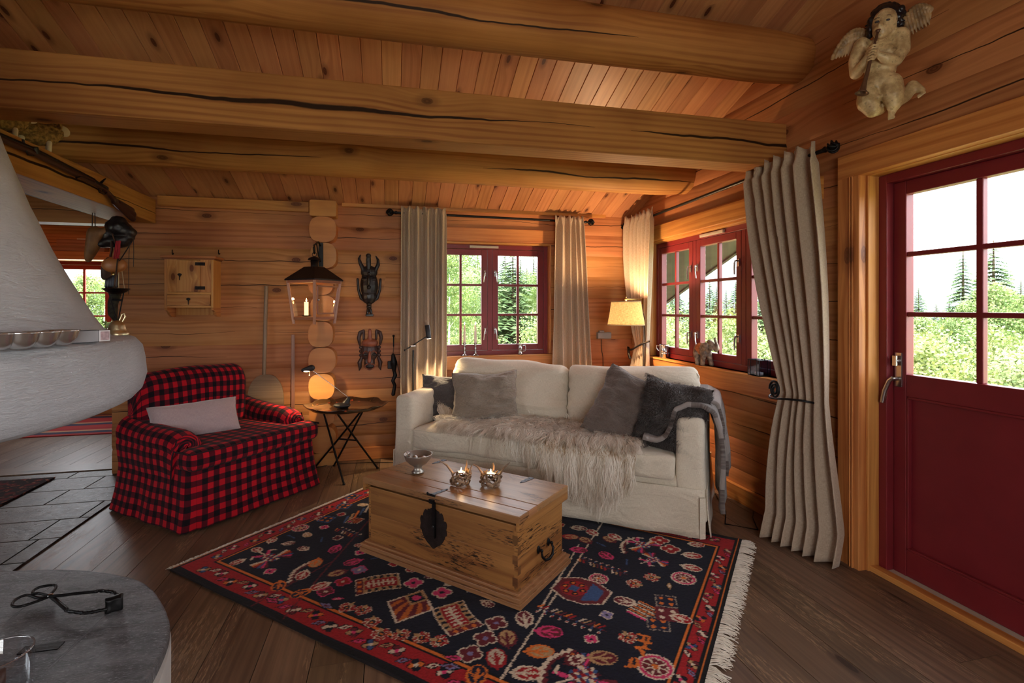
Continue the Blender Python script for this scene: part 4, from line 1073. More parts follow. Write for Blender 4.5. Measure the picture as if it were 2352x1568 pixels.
for k in range(2):
    f_ = dn(20+k, 3.4, .014, (1, 1, 1)); g_ = dn(30+k, 9, .005); hx = (SW-.32)/4-.004
    def fs_(p, hx=hx):
        q = p+f_(p)+g_(p); e = (1-(p.x/hx)**4)*(1-(p.y/.34)**4); q.z += (.022*e if p.z > 0 else 0); return q
    mb = MB(); mb.rbox((.16+hx*(1+2*k)+.004*(1+2*k), .325, .405), (hx, .35, .075), .03, 16, fs_); sc_ = mb.build('seat_cushion', m_linen, sofa, weld=True)
    mb = MB(); z = .470; xx0 = .16+hx*2*k+.01; mb.tube([(xx0+i*(2*hx-.02)/12, -.021-.004*sin(i), z+.004*sin(i*1.9+k)) for i in range(13)], .004, 6); mb.build('piping', m_linen, sc_)
    xl_, xm_, xr_ = inl(1042, 900, SM, 1, .60).x, inl(1304, 900, SM, 1, .60).x, inl(1612, 900, SM, 1, .60).x; hx2 = ((xm_-xl_) if k == 0 else (xr_-xm_))/2-.004; xc_ = (xl_+xm_)/2 if k == 0 else (xr_+xm_)/2
    f_ = dn(40+k, 2.6, .022, (1, 1, 2.0)); g_ = dn(50+k, 7, .020, (.5, 1, 3.2))
    def fb_(p, hx2=hx2):
        q = p+f_(p)+g_(p); e = (1-(p.x/hx2)**4)*(1-(p.z/.245)**4); q.y += (-.07*e if p.y < 0 else .01*e); q.z += .012*cos(p.x*3) if p.z > .15 else 0; return q
    Mx = T((xc_, .635, .69)) @ RX_(math.radians(-9)) @ RY(math.radians(1.5 if k == 0 else -1))
    mb = MB(Mx); mb.rbox((0, 0, 0), (hx2, .085, .225), .06, 18, fb_); bc = mb.build('back_cushion', m_linen, sofa, weld=True)
    mb = MB(Mx); pts = []
    for i in range(25):
        a = pi*i/24; pts.append((-(hx2-.01)*cos(a), -.062, .16+.055*min(1, sin(a)*2.2)))
    mb.tube(pts, .005, 6); mb.build('piping', m_linen, bc)

# pillows ------------------------------------------------------------
def pillow_mb(w, h, th, M, seed, n=30, pinch=.06, wra=.012, crease=(1, 1, 2)):
    mb = MB(M); f_ = dn(seed, 5, wra*1.5, crease); g_ = dn(seed+3, 13, wra*.8, crease)
    for sg in (-1, 1):
        def fn(u, v, sg=sg):
            a, b = 2*u-1, 2*v-1
            x = w/2*a*(1-pinch*(1-b*b)); z = h/2*b*(1-pinch*(1-a*a)); t_ = th/2*((1-a**4)*(1-b**4))**.55*(.75+.25*(1-a*a)*(1-b*b))
            p = Vector((x, sg*t_, z)); e = min(1, t_/(th*.2)); d = f_(p)+g_(p); p += Vector((d.x*.5, d.y*e*1.4, d.z*.5)); return p
        mb.grid(fn, n, n, lambda u, v: (u*w, v*h), flip=(sg > 0))
    return mb
def pillow(name, label, mat, M, w, h, th, seed, **k):
    o = pillow_mb(w, h, th, Matrix.Identity(4), seed, **k).build(name, mat, weld=True); o.matrix_world = M; tag(o, label, 'cushion'); return o
m_dgrey = fabric('charcoal_linen', rgb(60, 58, 60), rgb(92, 88, 88), wr=(16, .8), wrs=(1, 1, 2.5), wd=.02)
m_taupe = fabric('taupe_linen', rgb(124, 110, 96), rgb(160, 146, 130), wr=(18, .9), wrs=(1, 1, 3), wd=.02)
m_bgrey = fabric('grey_brown_linen', rgb(90, 79, 73), rgb(124, 112, 104), wr=(16, .9), wrs=(1, 1, 3), wd=.02)
m_mauve = fabric('mauve_velvet', rgb(168, 146, 148), rgb(188, 168, 168), wr=(6, .15), sheen=.8, rough=.8)
d2r = math.radians
def SP_(px, py, y): return inl(px, py, SM, 1, y)
c = SP_(1034, 922, .42); pillow('cushion', 'charcoal grey cushion at the left end of the sofa, partly behind the taupe one', m_dgrey, SM @ T(c) @ RZ(d2r(28)) @ RX_(d2r(-16)) @ RY(d2r(3)), .47, .42, .17, 3, wra=.014)
c = SP_(1113, 912, .30); c.y = .40; pillow('cushion', 'taupe wrinkled linen cushion in front of the left back cushion', m_taupe, SM @ T(SP_(1113, 912, .33)) @ RZ(d2r(22)) @ RX_(d2r(-16)) @ RY(d2r(-3)), .50, .38, .16, 5, wra=.02, crease=(1, 1, 2.6))
c = SP_(1446, 945, .24); pillow('cushion', 'large grey-brown linen cushion leaning point-up beside the fur cushion', m_bgrey, SM @ T(c) @ RZ(d2r(6)) @ RX_(d2r(-24)) @ RY(d2r(24)), .50, .50, .17, 8, wra=.02, crease=(1, 1, 2.2))
# fur ----------------------------------------------------------------
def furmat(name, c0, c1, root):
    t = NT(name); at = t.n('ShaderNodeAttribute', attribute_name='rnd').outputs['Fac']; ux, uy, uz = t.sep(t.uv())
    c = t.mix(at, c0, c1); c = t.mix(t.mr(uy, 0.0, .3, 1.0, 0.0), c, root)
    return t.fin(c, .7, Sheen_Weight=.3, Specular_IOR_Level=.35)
def strands(mb, items, w, nseg=6):
    for it in items:
        pts, rn, ww = it[:3]; NN = it[3] if len(it) > 3 else None
        n = len(pts); vs = []; 
        for i in range(n):
            t_ = (pts[min(i+1, n-1)]-pts[max(i-1, 0)]); 
            if t_.length < 1e-9: t_ = Vector((0, 0, 1))
            s = t_.normalized().cross(NN if NN is not None else Vector((.3+rn, .5, .8-rn)))
            if s.length < 1e-5: s = Vector((1, 0, 0))
            s = s.normalized()*w*ww*(1-.85*(i/(n-1))**2); vs += [pts[i]-s, pts[i]+s]
        fs = [(2*i, 2*i+1, 2*i+3, 2*i+2) for i in range(n-1)]
        uv = [[(0, i/(n-1)), (1, i/(n-1)), (1, (i+1)/(n-1)), (0, (i+1)/(n-1))] for i in range(n-1)]
        mb.add(vs, fs, uv, True, rn)
fx = [.28, .40, .55, .75, .95, 1.15, 1.35, 1.55, 1.68, 1.76]
fback = [.26, .42, .47, .50, .53, .58, .46, .36, .26, .16]
fhang = [-.24, -.14, -.03, .0, .0, .05, .14, .20, .15, .03]
def lerpt(x, X, Y):
    for a, b, ya, yb in zip(X[:-1], X[1:], Y[:-1], Y[1:]):
        if a <= x <= b: return ya+(yb-ya)*(x-a)/(b-a)
    return Y[0] if x < X[0] else Y[-1]
ZS = .512
def fsurf(x, s):
    """s = 0 at the front edge, positive towards the back, negative hanging down"""
    if s > .03: return Vector((x, s, ZS+.006*sin(x*9))), Vector((0, 0, 1))
    if s > -.05:
        a = (s+.05)/.08*pi/2; return Vector((x, -.045+.06*sin(a)*1.2, ZS-.05+.05*sin(a))), Vector((0, -cos(a), sin(a)))
    return Vector((x, -.045, ZS-.05+(s+.05))), Vector((0, -1, 0))
R = random.Random(21); skin = thing('sheepskin', 'long-haired cream sheepskin spread over the sofa seat and hanging down its front', 'sheepskin', SO, SR)
mb = MB()
def hide(u, v):
    x = fx[0]+(fx[-1]-fx[0])*u; a = lerpt(x, fx, fback); b = -lerpt(x, fx, fhang); p, n = fsurf(x, a+(b-a)*v); return p+n*.004
mb.grid(hide, 40, 26, lambda u, v: (u, 0)); mb.build('hide', plain('hide', rgb(196, 168, 132), .9), skin, solid=.004)
items = []
for c_ in range(1500):
    u = R.random(); x = fx[0]+(fx[-1]-fx[0])*u; a = lerpt(x, fx, fback); b = -lerpt(x, fx, fhang); s = a+(b-a)*R.random()**.9
    P, N = fsurf(x, s); edge = min(1, (a-s)/.10)
    flow = Vector((.25*(x-1.0)+.55*noise.noise(Vector((x*4, s*4, 3))), -.9+.5*noise.noise(Vector((x*3, s*3, 8))), 0))
    if edge < .35 and s > .08: flow = Vector((flow.x*1.6, .4*R.random(), .15))
    if s < .02: flow = Vector((.5*noise.noise(Vector((x*6, s*5, 3)))+.1, -.25, -1.0))
    L = R.uniform(.11, .20)*(.8 if s > .2 else 1.0); base = R.random(); brown = .0
    tip = P+N*R.uniform(.02, .065)+flow.normalized()*L
    for k in range(15):
        q = P+Vector((R.gauss(0, .013), R.gauss(0, .013) if s > .02 else 0, R.gauss(0, .013) if s <= .02 else 0))+N*.002
        tp = tip+Vector((R.gauss(0, .011), R.gauss(0, .011), R.gauss(0, .011))); pts = []
        m1 = q+N*R.uniform(.02, .045)+flow.normalized()*L*.25
        for i in range(7):
            t_ = i/6; p = q*(1-t_)**2+m1*2*t_*(1-t_)+tp*t_*t_
            g = .05*t_*t_ if p.y < -.03 else .03*t_*t_
            p = p+Vector((.011*sin(t_*8+base*20+k*.12)*(.3+t_), .005*sin(t_*9+base*9+k*.2), -g))
            if p.y > -.02: p.z = max(p.z, ZS+.006)
            elif p.y > -.055 and p.z < ZS: p.y = -.055-.012*R.random()
            pts.append(p)
        items.append((pts, min(1, max(0, base*.85+R.uniform(-.1, .25))), R.uniform(.6, 1.2), (N+Vector((R.uniform(-.6, .6), -.4, .35+R.uniform(-.3, .3)))).normalized()))
mb = MB(); strands(mb, items, .0024)
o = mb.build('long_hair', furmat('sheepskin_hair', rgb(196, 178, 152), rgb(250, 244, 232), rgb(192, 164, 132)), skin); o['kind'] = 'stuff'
# fur cushion
c = SP_(1542, 958, .15); Mp = SM @ T(c) @ RZ(d2r(-14)) @ RX_(d2r(-16)) @ RY(d2r(9))
fp = thing('fur_cushion', 'dark grey fur cushion between the grey-brown cushion and the sofa arm', 'cushion'); fp.matrix_world = Mp
pm = pillow_mb(.43, .45, .18, Matrix.Identity(4), 14, n=26, wra=.02); pm.build('cushion_cover', plain('fur_ground', rgb(66, 60, 58), .95), fp, weld=True)
items = []; R = random.Random(8); V_ = [Vector(v) for v in pm.V]
for k in range(15000):
    f = pm.F[R.randrange(len(pm.F))]; a, b, c_, d = [V_[i] for i in f]; u, v = R.random(), R.random(); p = a*(1-u)*(1-v)+b*u*(1-v)+c_*u*v+d*(1-u)*v
    n = Vector((p.x*.6, p.y*6, p.z*.6)).normalized()
    fl = Vector((noise.noise(p*11+Vector((1, 2, 3))), noise.noise(p*11+Vector((7, 2, 3)))*.5, noise.noise(p*11+Vector((1, 9, 3)))-.3))*1.3
    L = R.uniform(.016, .032); t1 = p+(n+fl*.6).normalized()*L*.6; t2 = t1+(n*.35+fl+Vector((0, 0, -.4))).normalized()*L*.6
    dark = .5+.9*noise.noise(p*13); items.append(([p, p*.4+t1*.6, t1, t2], min(1, max(0, dark+R.uniform(-.3, .3))), R.uniform(.6, 1.2)))
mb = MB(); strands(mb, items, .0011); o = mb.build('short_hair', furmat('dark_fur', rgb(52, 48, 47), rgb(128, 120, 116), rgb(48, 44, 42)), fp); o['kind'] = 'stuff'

# throw blanket over the right arm -----------------------------------
t = NT('striped_wool_throw'); ux, uy, uz = t.sep(t.uv()); band = t.math('FRACT', t.math('MULTIPLY', ux, 3.3))
c = t.mix(t.math('GREATER_THAN', band, .40), rgb(150, 142, 138), rgb(84, 72, 68)); c = t.mix(t.math('GREATER_THAN', band, .72), c, rgb(98, 90, 88))
w = t.noise(t.xyz(t.math('MULTIPLY', ux, 70), t.math('MULTIPLY', uy, 300)), 1.0, 3.0, .7).outputs[0]; c = t.mix(t.mr(w, .4, .65, 0, .5), c, rgb(150, 142, 136))
t.bump(w, .8, .004); m_throw = t.fin(c, .95, Sheen_Weight=.4)
def pathfn(P):
    L = [0]
    for a, b in zip(P[:-1], P[1:]): L.append(L[-1]+math.hypot(b[0]-a[0], b[1]-a[1]))
    def f(u):
        d = u*L[-1]
        for i in range(len(P)-1):
            if d <= L[i+1]+1e-9:
                t_ = (d-L[i])/(L[i+1]-L[i]); return P[i][0]+(P[i+1][0]-P[i][0])*t_, P[i][1]+(P[i+1][1]-P[i][1])*t_
        return P[-1]
    return f, L[-1]
throw = thing('throw_blanket', 'striped brown and grey wool throw folded over the right arm of the sofa', 'blanket', SO, SR)
for k, (y0, y1, off, P) in enumerate((
        (.12, .66, 0, [(1.79, .545), (1.86, .525), (1.925, .545), (1.965, .62), (1.99, .735), (2.06, .765), (2.13, .765), (2.195, .735), (2.225, .64), (2.235, .45), (2.24, .22)]),
        (.015, .58, .016, [(1.80, .565), (1.87, .545), (1.915, .565), (1.945, .63), (1.972, .745), (2.05, .785), (2.14, .785), (2.212, .745), (2.245, .63), (2.256, .40), (2.26, .15)]),
        (.20, .76, .03, [(1.92, .66), (1.96, .75), (2.05, .805), (2.15, .80), (2.225, .76), (2.265, .62), (2.275, .45), (2.285, .33)]))):
    f, L = pathfn(P); 
    def fn(u, v, f=f, y0=y0, y1=y1, k=k, L=L):
        x, z = f(u); y = y0+(y1-y0)*v+.025*noise.noise(Vector((u*3, k*7, 0)))+(.05*u if k < 2 else 0); d = .012*noise.noise(Vector((u*5, v*4, k*3)))+.010*sin(v*9+k+u*2)*min(1, abs(u-.45)*3)
        return (x+(d if u > .6 else 0), y, z+(d if u <= .6 else 0)+.004)
    mb = MB(); mb.grid(fn, 44, 22, lambda u, v, L=L: (u*L, v*.45)); mb.build('fold', m_throw, throw, solid=.026)

# ================================================================ ARMCHAIR
t = NT('buffalo_check'); uv = t.uv(); ux, uy, uz = t.sep(uv); per = .073
a = t.math('GREATER_THAN', t.math('FRACT', t.math('DIVIDE', t.math('ADD', ux, 20.0), per)), .5); b = t.math('GREATER_THAN', t.math('FRACT', t.math('DIVIDE', t.math('ADD', uy, 20.0), per)), .5)
s_ = t.math('ADD', a, b); tw = t.noise(t.vmul(uv, (700, 700, 1)), 1.0, 2.0).outputs[0]
c = t.mix(t.math('GREATER_THAN', s_, .5), rgb(188, 18, 34), rgb(84, 12, 26)); c = t.mix(t.math('GREATER_THAN', s_, 1.5), c, rgb(15, 15, 22))
c = t.mix(t.mr(tw, .35, .7, 0, .08), c, rgb(120, 90, 96))
t.bump(t.math('ADD', t.noise(t.obj(), 6.0, 3.0, .55, .5).outputs[0], t.math('MULTIPLY', tw, .05)), .5, .03); m_check = t.fin(c, .95, Sheen_Weight=.05, Specular_IOR_Level=.15)
CW, CD = .96, .86; CO_ = Vector((-1.185, 3.392, 0)); CR = d2r(49); CM = T(CO_) @ RZ(CR)
chair = thing('armchair', 'wide rolled-arm armchair in red and black checked slipcover', 'armchair', CO_, CR)
f_ = dn(60, 4, .014)
def loopsk(u):
    r = .05; per_ = [(r, 0), (CW-r, 0), (CW-r+r*.7, r*.3), (CW, r), (CW, CD-r), (CW-r, CD), (r, CD), (0, CD-r), (0, r), (r*.3, r*.3*1.0), (r, 0)]
    f, L = pathfn(per_); return f(u), L
def sk(u, v):
    (x, y), L = loopsk(u); cx_, cy_ = CW/2, CD/2; dx, dy = (x-cx_)/cx_, (y-cy_)/cy_; fl = -.012+.045*v**1.5
    fold = .010*v*(noise.noise(Vector((u*30, 0, 3)))+.6*sin(u*L*16)*max(0, noise.noise(Vector((u*9, 5, 5)))*2))
    # kick pleat at the front-left corner
    dd = min(abs(u), abs(1-u)); pl = max(0, 1-dd*L/.06)
    s = 1+(fl+fold)/.48-.06*pl*v
    p = Vector((cx_+(x-cx_)*s, cy_+(y-cy_)*s, .37-.357*v)); return p+f_(p)*.5
L_ = loopsk(0)[1]
mb = MB(); mb.grid(sk, 170, 14, lambda u, v: (u*L_, -.37*v)); mb.build('skirt', m_check, chair)
mb = MB(); mb.rbox((CW/2, CD/2, .30), (CW/2-.02, CD/2-.02, .085), .04, 10, lambda p: p+f_(p)*.6); mb.build('base', m_check, chair, weld=True)
def arm(side):
    """profile across the arm, from the outer base over the roll to the inner side"""
    P = [(.0, .30), (-.008, .36), (-.012, .44)]
    cxr, czr, r = .085, .495, .098
    for i in range(13):
        a = math.radians(205-235*i/12); P.append((cxr+r*cos(a), czr+r*sin(a)*.95))
    P += [(.15, .46), (.14, .38)]
    f, L = pathfn(P); mb = MB(); ya, yb = .17, .76
    def fn(u, v):
        x, z = f(u); y = ya+(yb-ya)*v; g = min(1, (v)/.16); sc = (1-.10*(1-g)**2)
        z = .30+(z-.30)*(1+.15*(v**2))*sc; x = .07+(x-.07)*(1-.05*(1-g))-(.012*v)
        p = Vector((x, y-.02*sin(pi*u)*(1-g), z)); d = f_(p*1.0+Vector((side*3, 0, 0)))*.8; p += d*g
        if side > 0: p.x = CW-p.x
        return p
    mb.grid(fn, 40, 22, lambda u, v: (v*.62, u*L+.012), flip=side > 0)
    # rounded, gathered front of the roll
    rings = 6; prof = [fn(i/40, 0) for i in range(41)]; c0 = Vector((.07 if side < 0 else CW-.07, ya-.012, .50))
    def cap(u, v):
        p = prof[min(40, int(round(u*40)))]; q = p.lerp(c0, v); q.y -= .035*sin(min(1, v*1.2)*pi/2)+.004*sin(u*60)*(1-v); return q
    mb.grid(cap, 40, 7, lambda u, v: (u*L*(1-v*.8), .3+v*.09), flip=side > 0)
    return mb
for side in (-1, 1):
    am = arm(side).build('arm', m_check, chair)
    mb = MB(); xx = .02 if side < 0 else CW-.02; mb.rbox((xx+.055*(-side)*1.0, .47, .345), (.06, .36, .11), .025, 6); mb.build('arm_base', m_check, am, weld=True)
    mb = MB(); x0 = -.008 if side < 0 else CW+.008
    mb.tube([(x0, .165, .22), (x0, .155, .34), (x0-.004*side, .15, .44), (x0-.03*side, .145, .545)], .0045, 6); mb.build('piping', plain('dark_piping', rgb(40, 14, 22), .9), am)
P = [(.60, .36), (.605, .50), (.60, .64)]
for i in range(13):
    a = math.radians(190-205*i/12); P.append((.715+.115*cos(a), .80+.115*sin(a)))
P += [(.835, .62), (.85, .45), (.86, .28)]
f, Lb = pathfn(P); fb2 = dn(71, 3, .018)
def bk(u, v):
    y, z = f(u); x = .07+(CW-.23)*v; e = sin(pi*v); ed = min(1, min(v, 1-v)/.10); y += (-.035*e**.5 if u < .6 else 0); z += .012*e-(.03*(1-ed)**2 if z > .6 else 0)
    m_y = .72; y = m_y+(y-m_y)*(1-.25*(1-ed)**2); p = Vector((x, y, z)); return p+fb2(p)
mb = MB(); mb.grid(bk, 44, 44, lambda u, v: (v*CW, u*Lb), flip=True)
for v, sgn in ((0, -1), (1, 1)):
    pr = [bk(i/44, v) for i in range(45)]; cc = Vector((.07 if v == 0 else CW-.16, .72, .62))
    def cp(u, w, pr=pr, cc=cc, sgn=sgn): p = pr[min(44, int(round(u*44)))].lerp(cc, w); p.x += sgn*.03*sin(w*pi/2); return p
    mb.grid(cp, 44, 6, lambda u, w: (w*.12, u*Lb), flip=(v == 1))
mb.build('back', m_check, chair)
o_ = [(.0, -.035), (CW, -.035), (CW+.005, .125), (CW-.155, .135), (CW-.155, .62), (.155, .62), (.155, .135), (-.005, .125)]
mb = MB(); mb.extr(o_, .362, .490, rnd=0); scn = mb.build('seat_cushion', m_check, chair, bevel=.042, weld=True)
scn.modifiers['bevel'].segments = 4
for p_ in scn.data.polygons: p_.use_smooth = True
mb = MB(); pts = [(-.004, .12, .477), (-.006, -.02, .477), (.015, -.036, .477)]+[(CW*i/10, -.040, .477+.003*sin(i*2)) for i in range(1, 10)]+[(CW-.012, -.034, .477), (CW+.004, -.015, .477), (CW+.004, .12, .477)]
mb.tube(pts, .004, 6); mb.build('piping', plain('dark_piping', rgb(40, 14, 22), .9), scn)
c = inl(449, 962, CM, 1, .44); pillow('cushion', 'mauve-grey velvet cushion lying on the checked armchair', m_mauve, CM @ T(c) @ RZ(d2r(-22)) @ RX_(d2r(-26)) @ RY(d2r(-2)), .54, .25, .15, 17, wra=.006, pinch=.05)
# ================================================================ WOODEN CHEST
KO = Vector((-.174, 2.921, 0)); KR = math.atan2(-.745, .726); KM = T(KO) @ RZ(KR); KL, KD = 1.04, .51
chest = thing('wooden_chest', 'old wooden chest with iron lock plate used as coffee table on the navy rug', 'chest', KO, KR)
mb = MB(); z = .012
for (e, h0, h1) in ((0, .0, .022), (.008, .022, .036), (.003, .036, .046), (.018, .046, .058)): mb.box((KL/2, KD/2, z+(h0+h1)/2), (KL-2*e, KD-2*e, h1-h0), ax=0, rnd=.3)
mb.build('plinth', m_lid, chest, bevel=.003)
mb = MB(); bz0, bz1 = .07, .366; e = .035; n = 2
hh = (bz1-bz0)/2
mb.box((KL/2, e+.01, bz0+hh*.5), (KL-2*e, .02, hh-.0005), ax=0, rnd=.42); mb.box((KL/2, e+.01, bz0+hh*1.5), (KL-2*e, .02, hh-.0005), ax=0, rnd=.17)
mb.box((KL/2, KD-e-.01, bz0+hh), (KL-2*e, .02, 2*hh), ax=0, rnd=.6)
for k, rn in ((0, .55), (1, .83)):
    for x in (e+.01, KL-e-.01): mb.box((x, KD/2, bz0+hh*(.5+k)), (.0202, KD-2*e+.0005, hh-.0005), ax=1, rnd=rn)
body = mb.build('chest_body', m_trunk, chest, bevel=.002)
m_joint = wood('joint_end_grain', rgb(128, 86, 48), rgb(98, 62, 34), rgb(40, 24, 14), kn=(1, 1, .02, .9), grain=50)
for zz in (.11, .21, .30):
    mb = MB(); mb.box((KL-e-.014, e-.0003, zz), (.027, .003, .040), ax=0); mb.build('corner_joint', m_joint, chest)
    mb = MB(); mb.box((KL-e+.0003, e+.012, zz-.048), (.003, .022, .036), ax=1); mb.build('corner_joint', m_joint, chest)
mb = MB(); lo = .012; lz0, lz1 = .385, .42; rows = [(0, .17), (.17, .34), (.34, 1.0)]; W_l = KD-2*lo
for (a, b), rn in zip(rows, (.21, .93, .5)): mb.box((KL/2, lo+W_l*(a+b)/2, (lz0+lz1)/2), (KL-2*lo, W_l*(b-a)-.0006, lz1-lz0), ax=0, rnd=rn)
lid = mb.build('lid', m_lid, chest, bevel=.004)
for x in (lo+.011, KL-lo-.011): mb = MB(); mb.box((x, KD/2, .372), (.022, W_l, .05), ax=1, rnd=.7); mb.build('lid_batten', m_trunk, lid, bevel=.006)
# lock plate (scalloped outline), hasp and hinges
Mf = Matrix(((1, 0, 0, 0), (0, 0, 1, 0), (0, 1, 0, 0), (0, 0, 0, 1)))
pc = inl(996, 1208, KM, 1, e)
ol = []; n = 72
for k in range(n):
    a = 2*pi*k/n; r = 1.0
    sc = abs(sin(a*5))*.10 if sin(a) > -.3 else .0
    notch = .12 if (sin(a) > .3 and k % 6 == 0) else 0
    rx, rz_ = .082, (.085 if sin(a) > 0 else .100)
    tip = .12*max(0, -sin(a))**40
    ol.append((pc.x+rx*cos(a)*(1+sc-notch), pc.z+rz_*sin(a)*(1+sc-notch+tip)))
mb = MB(); mb.extr(ol, e-.004, e-.0005, M=Mf); lock = mb.build('lock_plate', plain('rusty_iron', rgb(40, 30, 28), .6, .5, nb=(50, .5), var=.4, vs=30), chest)
mb = MB(); hx_ = inl(993, 1150, KM, 1, lo).x
mb.box((hx_, e-.012, .325), (.018, .008, .14), ax=2); mb.box((hx_, lo-.004, .388), (.03, .012, .02)); mb.box((hx_+.003, e-.01, .235), (.01, .012, .07))
mb.ell((hx_-.028, lo-.004, .424), .006); mb.ell((hx_, e-.016, .26), .007)
mb.tube([(hx_-.03, lo-.002, .418), (hx_+.02, lo-.002, .418)], .006, 8); mb.build('hasp', m_black, lid)
m_strap = plain('grey_iron_strap', rgb(96, 98, 104), .5, .6, nb=(40, .3))
def strap(ax_, ay, dx, dy, L, w=.026):
    mb = MB(); d = Vector((dx, dy, 0)).normalized(); pr = Vector((-d.y, d.x, 0)); ws = [1, 1, .75, 1.05, .7, .9, .55, .25]; ol = []
    for i, k in enumerate(ws): p = Vector((ax_, ay, 0))+d*L*i/7+pr*w/2*k; ol.append((p.x, p.y))
    for i, k in reversed(list(enumerate(ws))): p = Vector((ax_, ay, 0))+d*L*i/7-pr*w/2*k; ol.append((p.x, p.y))
    mb.extr(ol, .420, .4225)
    for t_ in (.25, .6, .9): p = Vector((ax_, ay, .4225))+d*L*t_; mb.ell(p, (.004, .004, .002), seg=8, rings=4)
    return mb
strap(hx_, lo+.002, .15, 1, .10, .024).build('hasp_strap', m_strap, lid)
h1 = inl(1212, 1103, KM, 2, .42); h2 = inl(1012, 1060, KM, 2, .42)
for h_ in (h1, h2): strap(h_.x, KD-lo-.001, -.12, -1, .105, .03).build('hinge', m_strap, lid)
hc = inl(1247, 1262, KM, 0, KL-e); mb = MB(); xo = KL-e
for dy in (-.05, .05): mb.ell((xo+.004, hc.y+dy, hc.z+.02), (.006, .013, .02)); mb.tube([(xo, hc.y+dy, hc.z+.02), (xo+.022, hc.y+dy, hc.z+.02)], .006, 8); mb.ell((xo+.022, hc.y+dy, hc.z+.02), .008)
mb.tube([(xo+.020, hc.y-.05, hc.z+.02), (xo+.028, hc.y-.055, hc.z-.005), (xo+.034, hc.y-.035, hc.z-.028), (xo+.036, hc.y, hc.z-.034), (xo+.034, hc.y+.035, hc.z-.028), (xo+.028, hc.y+.055, hc.z-.005), (xo+.020, hc.y+.05, hc.z+.02)], [.005, .006, .007, .008, .007, .006, .005], 10)
mb.build('handle', m_black, chest)

# bowl and driftwood candle holders
m_pewter = plain('pewter', rgb(176, 174, 168), .38, .85, nb=(12, .05))
p = onz(960, 1086, .42); bowl = thing('footed_bowl', 'small pewter footed bowl on the back left of the chest lid', 'bowl', (p.x, p.y, .422))
mb = MB(); mb.lathe([(.0, .004), (.034, .003), (.036, .008), (.026, .016), (.021, .030), (.026, .040), (.050, .055), (.070, .078), (.079, .103), (.080, .108), (.076, .106), (.066, .080), (.044, .060), (.0, .052)], seg=36); mb.build('bowl_body', m_pewter, bowl)
R = random.Random(5); m_foil = plain('silver_foil', (.8, .8, .8), .3, 1.0, nb=(150, .6))
for k in range(3):
    a = k*2.1; mb = MB(); mb.ell((.030*cos(a), .028*sin(a), .082), (.018, .014, .010), M=RZ(a), seg=10, rings=6); o = mb.build('foil_scrap', m_foil, bowl)
mb = MB(); mb.ell((-.055, -.035, .108), (.016, .004, .022), M=RX_(.5) @ RZ(.6), seg=10); mb.tube([(-.058, -.04, .12), (-.068, -.05, .135)], .0025, 6); mb.build('spoon', m_chrome, bowl)
m_drift = wood('driftwood', rgb(150, 122, 96), rgb(104, 80, 60), rgb(60, 42, 30), kn=(1, 1, .02, .9), grain=300, var=.3)
m_wax = plain('white_wax', rgb(232, 224, 208), .4, Subsurface_Weight=.2)
m_flame = emis('candle_flame', (1.0, .62, .22), 30)
def flame(parent, loc, s=1.0, power=.25):
    mb = MB(); x, y, z = loc
    mb.tube([(x, y, z), (x, y, z+.004*s), (x, y, z+.009*s), (x+.001, y, z+.016*s), (x+.001, y, z+.023*s)], [.001*s, .0034*s, .004*s, .0022*s, .0004*s], 8); mb.build('flame', m_flame, parent)
def lampl(name, loc, power, col, r=.01):
    l = bpy.data.lights.new(name, 'POINT'); l.energy = power; l.color = col; l.shadow_soft_size = r; o = bpy.data.objects.new(name, l); COL.objects.link(o); o.location = loc; return o
def driftholder(px, py, seed, label):
    p = onz(px, py, .42); r = thing('driftwood_candle_holder', label, 'candle holder', (p.x, p.y, .422)); R = random.Random(seed); mb = MB()
    for k in range(46):
        a = R.random()*2*pi; rr = .038+.012*R.random(); z = .008+.052*R.random(); da = R.uniform(.4, .9)*(1 if R.random() > .5 else -1); dz = R.uniform(-.02, .02)
        pts = [(rr*cos(a-da/2), rr*sin(a-da/2), max(.006, z-dz)), ((rr+.006)*cos(a), (rr+.006)*sin(a), z+R.uniform(-.004, .004)), (rr*cos(a+da/2), rr*sin(a+da/2), max(.006, z+dz))]
        w = R.uniform(.0045, .0085); mb.rnd = R.random(); mb.tube(pts, [w*.5, w, w*.6], 7)
    for k in range(4):
        a = seed+k*1.55+R.uniform(-.3, .3); rr = .044; L = R.uniform(.02, .06) if k not in (1, 4) else .075; o = R.uniform(.3, 1.0); mb.rnd = R.random()
        mb.tube([(rr*cos(a), rr*sin(a), .035), (rr*cos(a)*1.1, rr*sin(a)*1.1, .06), ((rr+o*L*.5)*cos(a), (rr+o*L*.5)*sin(a), .06+L*.5), ((rr+o*L)*cos(a+.15), (rr+o*L)*sin(a+.15), .06+L*.85)], [.005, .0065, .0055, .002], 7)
    mb.build('driftwood_ring', m_drift, r)
    mb = MB(); mb.lathe([(.0, .045), (.024, .045), (.024, .066), (.0225, .066), (.0225, .062)], seg=24); tc = mb.build('tealight_cup', m_chrome, r)
    mb = MB(); mb.lathe([(.0, .062), (.0222, .062)], seg=24); mb.build('wax', m_wax, tc); flame(tc, (0, 0, .063)); 
    l = lampl('candle_light', (0, 0, .085), .10, (1, .55, .2), .006); l.parent = r
driftholder(1059, 1112, 1, 'driftwood tealight holder nearer the pewter bowl'); driftholder(1127, 1115, 4, 'driftwood tealight holder nearer the chest hinge on the right')

